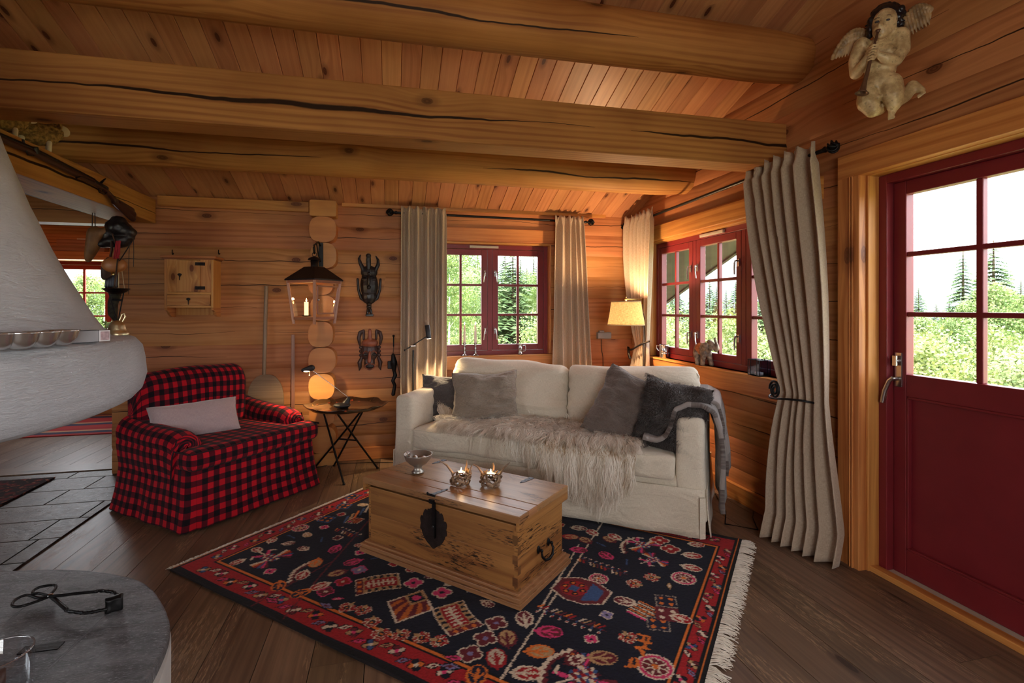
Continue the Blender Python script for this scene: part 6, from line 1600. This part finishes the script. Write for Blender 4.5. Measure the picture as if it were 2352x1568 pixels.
# small wall box with cord
bx_ = thing('wall_box', 'small grey plastic box with a cord on the log wall beside the lamp shade', 'box', (0, 0, 0)); p = W(1387, 770, .03)
mb = MB(); mb.box(p, (.145, .05, .065)); mb.build('housing', plain('grey_plastic', rgb(150, 148, 146), .5), bx_, bevel=.008)
mb = MB(); mb.box(W(1381, 761, .03), (.05, .03, .02)); mb.build('top_knob', bpy.data.materials['grey_plastic'], bx_, bevel=.004)
mb = MB(); mb.tube([W(1381, 779, .02), W(1381, 800, .012), W(1385, 820, .012), W(1386, 860, .012), W(1386, 900, .012)], .0035, 6); mb.build('cord', plain('brown_cord', rgb(70, 50, 36), .6), bx_)

# ================================================================ WINDOW SILLS
m_pew2 = plain('worn_silver', rgb(170, 170, 172), .22, 1.0, nb=(25, .08))
for i, (px, lab) in enumerate(((1067, 'pewter candlestick with a white candle on the back sill, left of the pair'), (1092, 'pewter candlestick with a white candle on the back sill, right of the pair'))):
    p = ony(px, 812, 4.735); c_ = thing('candlestick', lab, 'candlestick', (p.x, 4.735, .902))
    mb = MB(); mb.lathe([(0, .0), (.036, .0), (.037, .005), (.016, .012), (.008, .024), (.013, .032), (.007, .042), (.007, .056), (.015, .066), (.007, .078), (.008, .092), (.018, .098), (.013, .104), (.014, .118), (.019, .124), (.0, .124)], seg=24); mb.build('holder', m_pew2, c_)
    mb = MB(); mb.tube([(0, 0, .12), (0, 0, .20), (0, 0, .29)], [.0125, .011, .007], 14); cn = mb.build('candle', m_wax, c_); flame(cn, (0, 0, .292), 1.1)
p = ony(1195, 811, 4.735); mg = thing('pewter_mug', 'small pewter mug with handle on the sill of the back window', 'mug', (p.x, 4.735, .902)); mb = MB()
mb.lathe([(0, .002), (.025, .0), (.026, .01), (.0235, .014), (.0235, .05), (.025, .052), (.0235, .054), (.024, .10), (.0255, .104), (.0225, .104), (.022, .01), (0, .008)], seg=28); mb.build('cup', m_pew2, mg)
mb = MB(); mb.tube([(.022, 0, .085), (.05, 0, .088), (.055, 0, .06), (.05, 0, .035), (.022, 0, .03)], .004, 8); mb.build('handle', m_pew2, mg)
p = onz(1536, 821, .902); ca_ = thing('metal_canister', 'cylindrical steel mug at the left end of the right-hand window sill', 'mug', (2.385, p.y, .902)); mb = MB()
mb.lathe([(0, .002), (.040, .0), (.041, .004), (.041, .035), (.043, .038), (.040, .041), (.040, .05), (.042, .052), (.040, .055), (.040, .108), (.044, .116), (.041, .116), (.037, .10), (.037, .01), (0, .008)], seg=32); mb.build('can', m_chrome, ca_)
mb = MB(); mb.tube([(-.03, .03, .105), (-.045, .048, .108), (-.046, .048, .08), (-.034, .032, .06)], .004, 8); mb.build('handle', m_chrome, ca_)
# elephant
p = onz(1632, 838, .902); el = thing('elephant_figurine', 'carved elephant figurine with raised trunk on the right-hand window sill', 'figurine', (2.378, p.y, .902), d2r(-72)); t = NT('painted_carved_wood'); n_ = t.noise(t.obj(), 40.0, 3.0).outputs[0]
m_el = t.fin(t.mix(t.mr(n_, .35, .65), rgb(92, 76, 64), rgb(150, 128, 108)), .5); mb = MB()
mb.ell((-.02, 0, .125), (.072, .040, .050)); mb.ell((.02, 0, .135), (.045, .036, .045)); mb.ell((.065, 0, .155), (.036, .030, .038)); mb.ell((.052, 0, .185), (.020, .022, .018))
mb.chain([(.088, 0, .145), (.110, 0, .130), (.122, 0, .138), (.118, 0, .165), (.104, 0, .195), (.100, 0, .212)], [.022, .019, .016, .013, .010, .009])
for (x, y, k) in ((-.065, .022, -.01), (-.055, -.022, .012), (.025, .022, .028), (.015, -.022, -.012)): mb.chain([(x, y, .10), (x+k*.5, y, .05), (x+k, y, .010)], [.026, .019, .018])
mb.chain([(-.09, 0, .13), (-.098, 0, .09), (-.096, 0, .06)], [.006, .004, .005]); mb.build('body', m_el, el, remesh=.0035, smooth=3)
for sg in (-1, 1):
    mb = MB(); mb.ell((.045, sg*.036, .150), (.022, .006, .032), M=RZ(sg*-.4)); mb.build('ear', m_el, el)
    mb = MB(); mb.cap((.088, sg*.018, .133), (.106, sg*.02, .122), .004, .0015); mb.build('tusk', m_wax, el)
mb = MB(); mb.ell((-.028, 0, .126), (.050, .0425, .050)); sdl = mb.build('saddle_cloth', plain('painted_saddle', rgb(168, 96, 52), .6, var=.35, vs=60), el)
# smoky glass tealight lanterns
m_smoke = glassmat('smoky_glass', (.84, .86, .92), .10)
def glassbox(px, lab):
    p = onz(px, 862, .902); g = thing('glass_lantern', lab, 'candle lantern', (2.374, p.y, .902), .0); h, s = .105, .042
    mb = MB(); C = [(sx*s, sy*s) for sx, sy in ((-1, -1), (1, -1), (1, 1), (-1, 1))]
    for i in range(4):
        a, b = C[i], C[(i+1) % 4]; mb.bar((a[0], a[1], .002), (a[0], a[1], h), .0035); mb.bar((a[0], a[1], h), (b[0], b[1], h), .0035); mb.bar((a[0], a[1], .003), (b[0], b[1], .003), .0035)
    mb.ell((0, -s, h+.003), (.004, .004, .006)); mb.box((0, 0, .002), (2*s, 2*s, .003)); mb.build('frame', m_black, g)
    for i in range(4):
        a, b = C[i], C[(i+1) % 4]; mb = MB(); mb.bar(((a[0]+b[0])/2-(b[0]-a[0])/2*.95, (a[1]+b[1])/2-(b[1]-a[1])/2*.95, h/2), ((a[0]+b[0])/2+(b[0]-a[0])/2*.95, (a[1]+b[1])/2+(b[1]-a[1])/2*.95, h/2), .0015, h*.95); mb.build('pane', m_smoke, g)
    mb = MB(); mb.lathe([(0, .004), (.02, .004), (.02, .022), (0, .020)], seg=20); mb.build('tealight', m_wax, g)
glassbox(1722, 'smoky glass candle lantern on the right-hand sill, the one farther from the curtain'); glassbox(1757, 'smoky glass candle lantern on the right-hand sill, tucked against the long curtain')

# ================================================================ HOOD SHELF, HEARTH
SZ = 1.262
def sh_(px, py): return onz(px, py, SZ)
m_steel = plain('polished_steel', rgb(196, 194, 192), .24, .9, nb=(14, .12))
bl = None
for k, (px, py) in enumerate(((-8, 806), (45, 803), (95, 799), (141, 794))):
    p = sh_(px, py); lab = ['steel bowl cut by the left edge, first in the row on the hood shelf', 'second steel bowl from the left on the hood shelf', 'third steel bowl from the left on the hood shelf', 'steel bowl next to the grey box, last in the row on the hood shelf'][k]
    b_ = thing('steel_bowl', lab, 'bowl', (p.x, p.y, SZ+.001), group='steel bowls on the hood shelf'); mb = MB()
    mb.lathe([(0, .001), (.012, .001), (.021, .006), (.029, .018), (.033, .033), (.0345, .036), (.032, .036), (.027, .018), (.019, .008), (0, .005)], seg=32); mb.build('bowl_body', m_steel, b_)
p = sh_(178, 790); q = sh_(236, 783); d = (q-p); d.z = 0; L = .085; rz_ = atan2(d.y, d.x); mid = sh_(203, 787)
bx2 = thing('match_box', 'flat grey and white box between the steel bowls and the brass bell', 'box', (mid.x-.004, mid.y, SZ+.002), d2r(62)); mb = MB(); mb.box((-.014, 0, .0145), (.066, .03, .028)); mb.build('sleeve', plain('grey_card', rgb(150, 150, 154), .5), bx2, bevel=.001)
mb = MB(); mb.box((-.014, 0, .0145), (.069, .028, .0305)); mb.build('sleeve_edge', plain('dark_card', rgb(60, 60, 64), .5), bx2)
mb = MB(); mb.box((.034, 0, .0145), (.027, .03, .028)); mb.build('white_end', plain('white_card', rgb(214, 212, 214), .6), bx2, bevel=.001)
mb = MB(); mb.box((.034, -.0152, .0145), (.022, .0008, .022)); mb.build('printed_label', plain('mottled_print', rgb(176, 150, 154), .6, var=.25, vs=120), bx2)
p = sh_(269, 771); be = thing('brass_bell', 'small old brass bell with a loop handle at the right end of the hood shelf', 'bell', (p.x, p.y, SZ+.002), d2r(20)); mb = MB()
mb.lathe([(.030, .0), (.031, .006), (.026, .011), (.023, .020), (.0215, .031), (.016, .041), (.006, .046), (0, .047)], seg=32); mb.build('bell_body', m_brass, be)
mb = MB(); mb.tube([(.012, 0, .040), (.020, 0, .058), (.018, 0, .068), (.012, 0, .066), (.006, 0, .046)], [.003, .0028, .0028, .0028, .003], 8); mb.build('loop_handle', m_brass, be)
mb = MB(); mb.ell((-.030, -.004, .005), (.014, .012, .005)); mb.build('clapper_tongue', m_brass, be)

def hz2(px, py, z=.368): return onz(px, py, z)
tg = thing('fire_tongs', 'black wrought iron fire tongs lying on the slate hearth', 'tongs', (0, 0, 0))
def tube_px(P, z, r, name, seg=8, twist=False):
    pts = []
    V = [hz2(px, py, z) for px, py in P]
    V2 = smooth_closed([(v.x, v.y) for v in V]+[], 5)[:5*(len(V)-1)+1]; pts = [Vector((x, y, z)) for x, y in V2]
    mb = MB(); mb.tube(pts, r, seg)
    if twist:
        fr = frames(pts)
        for sgn in (0, pi):
            tp = [fr[i][0]+(fr[i][2]*cos(i*1.3+sgn)+fr[i][3]*sin(i*1.3+sgn))*r*.7 for i in range(len(fr))]; mb.tube(tp, r*.6, 6)
    mb.build(name, m_black, tg)
tube_px([(110, 1367), (90, 1362), (76, 1363), (78, 1355), (95, 1347), (124, 1343), (128, 1350), (119, 1361), (114, 1368)], .374, .0045, 'handle_loop')
tube_px([(110, 1370), (88, 1373), (66, 1366), (50, 1369), (34, 1378), (28, 1389), (38, 1393), (60, 1389), (100, 1375), (112, 1370)], .368, .0045, 'handle_loop')
tube_px([(114, 1368), (140, 1367), (180, 1362), (223, 1358)], .378, .0050, 'arm'); tube_px([(223, 1358), (245, 1357), (262, 1360), (273, 1370), (272, 1380)], .376, .0048, 'twisted_arm', twist=True)
tube_px([(114, 1368), (128, 1378), (142, 1390), (154, 1400)], .370, .0060, 'arm'); tube_px([(154, 1400), (175, 1405), (196, 1407), (222, 1403), (247, 1396)], .370, .0050, 'twisted_arm', twist=True)
p = hz2(261, 1402, .352); mb = MB(T((p.x, p.y, .375)) @ RZ(.5)); mb.rbox((0, 0, 0), (.024, .016, .022), .006, 6, dn(5, 40, .006) and (lambda q, f=dn(5, 40, .005): q+f(q))); mb.build('jaw', m_black, tg, weld=True)
p = hz2(116, 1367, .378); mb = MB(); mb.ell(p, (.009, .009, .006)); mb.build('rivet', m_chrome, tg)
jp = onz(8, 1500, .47); jr = thing('glass_jar', 'clear glass candle jar at the bottom left corner on the hearth', 'jar', (jp.x-.01, jp.y-.01, .351)); t = NT('clear_glass')
t.fin((1, 1, 1), .0, Transmission_Weight=1.0, IOR=1.45); m_cg = t.m
mb = MB(); mb.lathe([(0, .0), (.066, .0), (.070, .004), (.072, .01), (.073, .125), (.0715, .128), (.0695, .125), (.0685, .012), (.0, .010)], seg=48); mb.build('jar_glass', glassmat('jar_glass_thin', (.93, .94, .95), .16), jr)
mb = MB(); mb.tube([(.0715*cos(i*pi/24), .0715*sin(i*pi/24), .126) for i in range(49)], .0022, 8); mb.build('rim', m_cg, jr)
mb = MB(); mb.lathe([(0, .012), (.03, .012), (.03, .07), (0, .068)], (-.02, .01, 0), seg=24); mb.build('brown_candle', plain('brown_wax', rgb(70, 40, 28), .5), jr)

# ================================================================ BEAM TOP AND RIFLE
m_wool = plain('curly_wool', rgb(150, 116, 60), .95, nb=(90, 1.0, .01), var=.45, vs=60); m_pale = plain('pale_felt', rgb(206, 186, 150), .9)
def sheep(px, py, x, label, rz, s=1.0):
    r_ = ray(px, py); t_ = x/r_.x; sp_ = thing('sheep_figurine', label, 'figurine', (x, r_.y*t_, 2.2225), rz)
    mb = MB(); mb.ell((0, 0, .098*s), (.105*s, .055*s, .062*s)); mb.ell((.075*s, 0, .125*s), (.048*s, .042*s, .050*s)); mb.ell((-.06*s, 0, .10*s), (.055*s, .050*s, .055*s)); mb.build('wool_body', m_wool, sp_, remesh=.005, smooth=1, disp=(.008, .006))
    mb = MB(); mb.ell((.118*s, 0, .145*s), (.034*s, .024*s, .030*s), M=RY(.5)); hd_ = mb.build('face', m_pale, sp_)
    for sg in (-1, 1): mb = MB(); mb.ell((.095*s, sg*.032*s, .155*s), (.012*s, .014*s, .022*s)); mb.build('ear', m_wool, sp_); mb = MB(); mb.ell((.130*s, sg*.017*s, .153*s), .0035*s); mb.build('eye', m_black, hd_)
    for x_, y_ in ((.06, .025), (.05, -.028), (-.06, .025), (-.065, -.028)): mb = MB(); mb.chain([(x_*s, y_*s, .055*s), (x_*s, y_*s, .012*s)], [.014*s, .012*s]); mb.build('leg', m_pale, sp_)
sheep(82, 330, -1.93, 'woolly sheep figurine standing on the beam end above the rifle', d2r(44), 1.0); sheep(2, 312, -1.955, 'second woolly sheep figurine, cut by the left edge, on the beam', d2r(44), .95)
rf = thing('old_rifle', 'old long-barrelled rifle mounted on the square beam above the fireplace', 'rifle', (0, 0, 0)); m_gun = plain('gun_metal', rgb(44, 42, 42), .4, .7, nb=(60, .15)); m_stock = wood('gun_stock_wood', rgb(82, 48, 36), rgb(54, 30, 24), rgb(30, 16, 12), kn=(1, 1, .02, .95), grain=60, rough=.35)
XR = -1.812
def rp(px, py, dx=0): v = onx(px, py, XR); v.x += dx; return v
mb = MB(); mb.tube([rp(-40, 292), rp(75, 342), rp(214, 414)], [.010, .012, .015], 12); mb.build('barrel', m_gun, rf)
mb = MB(); mb.chain([rp(-40, 300), rp(75, 350), rp(150, 388), rp(214, 419), rp(232, 431)], [.014, .016, .017, .019, .016]); mb.build('fore_stock', m_stock, rf, remesh=.004, smooth=1)
mb = MB(); mb.chain([rp(232, 430), rp(250, 445), rp(264, 462)], [.017, .016, .019]); mb.chain([rp(258, 455), rp(303, 482)], [.014, .018]); mb.chain([rp(262, 464), rp(305, 503)], [.017, .020]); mb.chain([rp(270, 465), rp(304, 492)], [.02, .026]); mb.build('butt_stock', m_stock, rf, remesh=.004, smooth=3)
mb = MB(); mb.tube([rp(222, 432, .01), rp(224, 441, .01), rp(236, 446, .01), rp(244, 440, .01)], .004, 6); mb.tube([rp(233, 434, .01), rp(232, 440, .01)], .003, 6); mb.build('trigger_guard', m_gun, rf)
mb = MB(); mb.chain([rp(226, 420, .014), rp(232, 413, .016), rp(236, 410, .016)], [.009, .006, .004]); mb.cap(rp(214, 417, .012), rp(240, 432, .012), .011, .012); mb.tube([rp(170, 408, .012), rp(180, 404, .012), rp(210, 418, .014)], .006, 8); mb.build('lock_and_hammer', m_gun, rf)
mb = MB(); mb.tube([rp(76, 338, .0), rp(80, 352, .0)], .021, 12); mb.tube([rp(54, 330), rp(53, 320)], .006, 8); mb.tube([rp(55, 345, .01), rp(58, 355, .01), rp(72, 357, .01)], .004, 6); mb.build('barrel_band', m_gun, rf)

# ================================================================ THINGS HANGING UNDER THE BEAM END
YH = 4.25
def H(zx, zy, dy=0.0): return ony(190+.1915*zx, 490+.1915*zy, YH+dy)
m_leath = plain('black_leather', rgb(34, 30, 32), .4, nb=(40, .3), var=.3, vs=12); m_leath2 = plain('worn_brown_leather', rgb(74, 52, 42), .6, nb=(40, .3), var=.3, vs=12); m_last = plain('worn_last_wood', rgb(138, 98, 60), .5, nb=(30, .2), var=.3, vs=14)
ls_ = thing('wooden_shoe_last', 'old wooden shoe last hanging by a string under the beam', 'shoe last'); mb = MB(); mb.chain([H(150, 235), H(125, 380), H(85, 490), H(68, 545)], [.050, .047, .034, .024]); mb.cap(H(170, 250), H(285, 225), .034, .038); mb.build('last', m_last, ls_, remesh=.006, smooth=4)
mb = MB(); mb.tube([H(118, -30), H(112, 190)], .003, 6); mb.tube([H(145, -30), H(150, 180)], .003, 6); mb.build('string', m_leath2, ls_)
ht = thing('leather_cap', 'black leather cap with dangling straps hanging under the beam end', 'cap'); mb = MB()
mb.cap(H(360, 150), H(420, 120), .05, .06); mb.cap(H(420, 170), H(560, 230), .07, .045); mb.chain([H(230, 370), H(330, 330), H(460, 330), H(560, 290)], [.030, .045, .05, .035]); mb.cap(H(330, 130), H(320, 300), .03, .04); mb.build('cap_body', m_leath, ht, remesh=.008, smooth=3, disp=(.02, .05))
for P_, r_ in (([(355, 240), (400, 380), (425, 520), (400, 720), (375, 900)], .010), ([(560, 330), (552, 600), (552, 970)], .0035), ([(608, 290), (612, 460), (608, 640)], .0035), ([(595, 330), (520, 450), (440, 570)], .007), ([(345, 330), (350, 440), (330, 520)], .014)):
    mb = MB(); mb.tube([H(*q, -.05) for q in P_], r_, 8, flat=.4); mb.build('strap', m_leath2 if r_ > .008 else m_leath, ht)
cr_ = thing('red_cord', 'bundle of red cords hanging from the black leather cap', 'cord'); m_rc = plain('red_cord', rgb(170, 28, 48), .7)
mb = MB()
for a_, b_ in (((405, 330), (372, 545)), ((420, 330), (395, 545)), ((432, 328), (428, 540)), ((445, 326), (440, 500)), ((452, 330), (410, 540))): mb.tube([H(*a_, -.07), H(*b_, -.07)], .0045, 6)
mb.build('cords', m_rc, cr_)
ds = thing('wooden_disc', 'round pale wooden disc hanging on a red cord below the leather cap', 'disc'); mb = MB(); mb.ell(H(378, 618, -.03), (.082, .022, .056)); mb.build('disc', m_end, ds)
gl_ = thing('dark_glove', 'dark leather pouch hanging behind the pale wooden disc', 'pouch'); mb = MB(); mb.chain([H(310, 560), H(280, 660), H(270, 760)], [.022, .032, .026]); mb.cap(H(320, 650), H(310, 770), .02, .018); mb.build('pouch', m_leath2, gl_, remesh=.006, smooth=2)
cg_ = thing('cartridge_pouch', 'grey metal cartridge holder hanging under the wooden disc', 'pouch'); mb = MB()
for k in range(5): mb.cap(H(295+26*k, 800-14*k, -.03), H(285+28*k, 875, -.03), .012, .012)
mb.build('cartridges', plain('dark_steel', rgb(72, 74, 80), .35, .8), cg_); mb = MB(); mb.tube([H(355, 700, -.03), H(370, 712, -.04), H(380, 740, -.04), H(350, 735, -.04), H(345, 710, -.03)], .006, 8); mb.build('brass_ring', m_brass2, cg_)
hl = thing('iron_plant_holder', 'small black iron holder on a chain, hanging lowest under the beam', 'holder'); mb = MB(); c_ = H(402, 905, -.0)
mb.lathe([(.0, -.040), (.03, -.036), (.06, -.022), (.082, 0), (.084, 0), (.084, .003), (.078, .003), (0, -.034)], c_, seg=28); mb.build('dish', m_black, hl)
for q in (300, 500): mb = MB(); mb.tube([H(q, 905), H(412 if q == 300 else 425, 1290)], .004, 6); mb.build('rod', m_black, hl)
mb = MB(); mb.tube([H(500, 900), H(470, 690)], .0025, 6); mb.tube([H(430, 900), H(430, 700)], .0035, 6); mb.build('chain', m_brass, hl); mb = MB(); mb.tube([H(355, 1040, -.02), H(470, 1040, -.02)], .007, 8); mb.build('cross_bar', m_black, hl)
sht = thing('patterned_sheath', 'dark patterned cloth sheath hanging within the iron holder', 'sheath'); mb = MB(); mb.chain([H(395, 970, .03), H(360, 1080, .03), H(360, 1200, .03), H(400, 1290, .03)], [.035, .032, .030, .012]); mb.cap(H(340, 1080, .03), H(320, 1160, .03), .02, .012)
sht_m = plain('patterned_cloth', rgb(52, 52, 40), .8, var=.8, vs=40); mb.build('sheath', sht_m, sht, remesh=.006, smooth=2)

# ================================================================ FAR ROOM
mb = MB(); mb.box((-3.5, 7.33, 1.985), (2.2, .3, .10), ax=0); mb.box((-3.5, 7.33, 2.06), (2.2, .02, .06), ax=0); sh2 = tag(mb.build('wall_shelf', m_trim, bevel=.004), 'long wooden shelf above the small window of the far room', 'shelf')
sb = ony(205, 548, 7.3); bs = thing('storage_box', 'pale wooden box on the long shelf in the far room', 'box', (sb.x-.05, 7.33, 2.036)); mb = MB(); mb.box((0, 0, .10), (.50, .22, .09), ax=0); mb.box((-.02, -.005, .035), (.55, .24, .07), ax=0); mb.build('box_body', m_lw, bs, bevel=.003)
mb = MB(); mb.box((.0, 0, .155), (.14, .1, .02)); mb.build('lid_paper', plain('white_paper', rgb(220, 216, 210), .8), bs)
fp_ = ony(247, 760, 7.35); pl_ = thing('potted_plant', 'small potted green plant on the sill of the far room window', 'plant', (fp_.x-.0, 7.38, .93)); mb = MB(); mb.lathe([(0, 0), (.07, 0), (.10, .15), (.09, .15), (.08, .13), (0, .13)], seg=24); mb.build('pot', plain('patterned_pot', rgb(120, 104, 110), .5, var=.4, vs=30), pl_)
mb = leafy_mesh(3, .12, .10, 260, .0, .016, 8); mb.V = [(v[0], v[1], v[2]+.13) for v in mb.V]; mb.build('leaves', m_birch, pl_)

# ================================================================ CHERUB
m_skin_ = None
t = NT('aged_painted_plaster'); n_ = t.noise(t.obj(), 14.0, 5.0, .65).outputs[0]; n2 = t.noise(t.obj(), 60.0, 4.0).outputs[0]
c = t.mix(t.mr(n_, .35, .65), rgb(166, 138, 98), rgb(220, 194, 148)); c = t.mix(t.mr(n2, .58, .7, 0, .5), c, rgb(96, 70, 44)); t.bump(n_, .25, .006); m_cher = t.fin(c, .42)
m_hair_ = plain('black_painted_hair', rgb(24, 22, 26), .3, nb=(50, .4)); m_wing = plain('antique_gold_wing', rgb(150, 120, 84), .45, nb=(60, .5), var=.4, vs=25)
ch = thing('cherub_figure', 'carved winged cherub blowing a horn, mounted high on the right log wall', 'sculpture', (2.185, 1.905, 2.21), math.atan2(-.759, .651))
def C_(px, py, dy=0.0): return Vector(((px-2028)*.00163, dy, (278-py)*.00201+dy*.38))
mb = MB()
mb.ell(C_(2046, 56, -.02), (.050, .054, .066), M=RY(.08)); mb.ell(C_(2039, 72, -.045), (.036, .034, .036)); mb.ell(C_(2030, 76, -.05), (.016, .02, .016)); mb.ell(C_(2052, 76, -.045), (.018, .02, .016)); mb.ell(C_(2036, 84, -.062), (.014, .014, .010))
mb.ell(C_(2035, 60, -.078), (.008, .010, .011)); mb.cap(C_(2040, 48, -.068), C_(2035, 60, -.078), .005, .007); mb.ell(C_(2064, 62, -.01), (.008, .012, .016))
mb.cap(C_(2042, 82), C_(2038, 98, .01), .034, .040)
mb.ell(C_(2036, 122, .0), (.066, .048, .062)); mb.ell(C_(2036, 160, -.005), (.062, .052, .070)); mb.ell(C_(2034, 190, -.012), (.070, .056, .062)); mb.ell(C_(2020, 118, -.03), (.028, .02, .026)); mb.ell(C_(2052, 118, -.03), (.028, .02, .026))
mb.ell(C_(1994, 92, .0), (.034, .034, .034)); mb.ell(C_(2080, 92, .0), (.036, .034, .036))
mb.chain([C_(1990, 92), C_(1978, 125, -.01), C_(1979, 156, -.025)], [.031, .029, .026]); mb.chain([C_(1979, 156, -.025), C_(1997, 140, -.06), C_(2011, 120, -.085)], [.026, .024, .015])
mb.chain([C_(2084, 92), C_(2086, 124, -.01), C_(2070, 147, -.03)], [.032, .031, .027]); mb.chain([C_(2070, 147, -.03), C_(2050, 138, -.065), C_(2032, 124, -.085)], [.027, .025, .015])
mb.ell(C_(2013, 112, -.088), (.013, .012, .016)); mb.ell(C_(2027, 117, -.088), (.014, .012, .015))
mb.chain([C_(2012, 205, -.015), C_(2008, 228, -.04), C_(2018, 247, -.045)], [.050, .046, .034]); mb.chain([C_(2056, 198, -.015), C_(2064, 222, -.035), C_(2066, 243, -.03)], [.054, .046, .032])
mb.chain([C_(2018, 248, -.04), C_(2034, 250, .03), C_(2040, 246, .08)], [.032, .028, .02]); mb.chain([C_(2070, 238, -.02), C_(2090, 232, .02), C_(2108, 214, .04)], [.032, .029, .026])
mb.chain([C_(2108, 212, .04), C_(2122, 222, .03), C_(2130, 226, .02)], [.025, .019, .012]); mb.chain([C_(2066, 248, -.02), C_(2062, 262, -.025), C_(2060, 268, -.04)], [.024, .015, .012])
for k in range(5): mb.cap(C_(2054+3.2*k, 270, -.042), C_(2054+3.2*k, 275-.5*k, -.05), .0045, .004); mb.cap(C_(2119+3.5*k, 236-1.8*k, .012), C_(2121+3.5*k, 240-2*k, .006), .005, .0045)
mb.ell(C_(2032, 219, -.06), (.009, .010, .011)); mb.build('body', m_cher, ch, remesh=.0042, smooth=2)
# hands: four fingers and a thumb each, closed around the horn
tr0, tr1 = C_(2031, 72, -.088), C_(1995, 203, -.12)
def on_tr(f): return tr0.lerp(tr1, f)
for hnd, (f0, wr_, sg) in enumerate(((.24, C_(2011, 114, -.085), 1), (.33, C_(2029, 119, -.085), -1))):
    mb = MB()
    for k in range(4):
        c_ = on_tr(f0+.045*k); L = (1, 1.1, 1.05, .85)[k]; w0 = wr_+Vector((0, -.004, .010-.007*k))
        mb.chain([w0, c_+Vector((-sg*.012, -.004, 0)), c_+Vector((-sg*.003, -.013*L, .001)), c_+Vector((sg*.010*L, -.006, -.001))], [.0058, .0052, .0048, .0040], 8)
    mb.chain([wr_+Vector((0, 0, .008)), on_tr(f0-.03)+Vector((-sg*.006, .006, 0)), on_tr(f0-.055)+Vector((sg*.006, .002, .004))], [.0062, .0055, .0045], 8)
    mb.build('hand', m_cher, ch, remesh=.002, smooth=1)
mb = MB(); mb.tube([tr0, on_tr(.3), on_tr(.8), on_tr(.95), on_tr(1.0)], [.005, .006, .009, .014, .027], 16, cap=False); mb.tube([on_tr(.995), on_tr(1.0)], [.027, .028], 16, cap=False); mb.ell(on_tr(.0), .008); mb.build('horn', plain('tarnished_horn', rgb(110, 84, 66), .4, .5), ch, solid=.0015)
mb = MB(); R = random.Random(3)
mb.ell(C_(2048, 38, .005), (.058, .056, .046)); mb.ell(C_(2052, 55, .025), (.056, .045, .060))
for k in range(60):
    a = R.uniform(0, 2*pi); e = R.uniform(-.5, 1.3); c_ = C_(2048, 46, .008)+Vector((.060*cos(a)*cos(e), .052*sin(a)*cos(e)*(1 if sin(a) > -.2 else .8), .062*sin(e)))
    if c_.y < -.04 and c_.z < C_(0, 38).z: continue
    mb.chain([c_, c_+Vector((R.uniform(-.02, .02), R.uniform(-.008, .008), -.014)), c_+Vector((R.uniform(-.03, .03), R.uniform(-.01, .01), -.022))], [.013, .010, .004], 8)
for px, py in ((2012, 62), (2011, 74), (2075, 62), (2078, 50), (2014, 42), (2024, 30), (2066, 22), (2040, 22), (2084, 34)): mb.ell(C_(px, py, -.015), (.014, .018, .018))
mb.build('hair', m_hair_, ch, remesh=.0035, smooth=1)
for px in (2029, 2053):
    mb = MB(); mb.ell(C_(px, 50 if px < 2040 else 52, -.068), (.009, .006, .005)); mb.build('eye', plain('painted_eye', rgb(60, 54, 60), .3), ch)
    mb = MB(); mb.tube([C_(px-7, 44, -.066), C_(px, 41, -.071), C_(px+7, 43, -.066)], .0016, 6); mb.build('eyebrow', m_leath2, ch)
mb = MB(); mb.ell(C_(2032, 69, -.080), (.010, .005, .0045)); mb.build('lips', plain('painted_lips', rgb(120, 56, 44), .4), ch)
def wing(root, tip, mid, low, n, side):
    mb = MB(); r0, t0, m0, l0 = [C_(*q) for q in (root, tip, mid, low)]
    up = [r0*(1-a)**2+m0*2*a*(1-a)+t0*a*a for a in [i/n for i in range(n+1)]]
    for i in range(n):
        a = (i+.5)/n; p = up[i].lerp(up[i+1], .5)
        for row, (f, L, w) in enumerate(((0, 1.0, 1.0), (.0, .62, .9), (0, .32, .9))):
            e = l0.lerp(t0, min(1, a*1.15+.05)); d = (e-p); q = p+d*L*(1.0-.1*row); yo = Vector((0, -.006*row-.004, 0))
            ww = .0095*w; mb.chain([p+yo, p.lerp(q, .6)+yo, q+yo*.5], [ww, ww*1.05, ww*.35], 8)
    mb.tube(up, [.013*(1-.6*i/n) for i in range(n+1)], 8)
    return mb
wing((2004, 66, .03), (1920, 109, .01), (1962, 30, .03), (1996, 108, .03), 12, -1).build('wing', m_wing, ch, remesh=.0022)
wing((2088, 62, .035), (2171, 74, .10), (2125, 4, .08), (2096, 100, .04), 12, 1).build('wing', m_wing, ch, remesh=.0022)
# mounting peg into the wall
mb = MB(); mb.tube([C_(2040, 150, .03), C_(2040, 150, .26)], .010, 8); mb.build('mounting_peg', m_black, ch)
# cords on the floor in the dark corner
mb = MB(); mb.tube([(2.30, 3.3, .006), (2.15, 2.95, .006), (2.02, 2.78, .006), (2.16, 2.66, .006), (2.25, 2.82, .006), (2.32, 2.9, .006)], .004, 6); tag(mb.build('cable', m_black), 'black cord looping on the floor beside the sofa and the long curtain', 'cord')
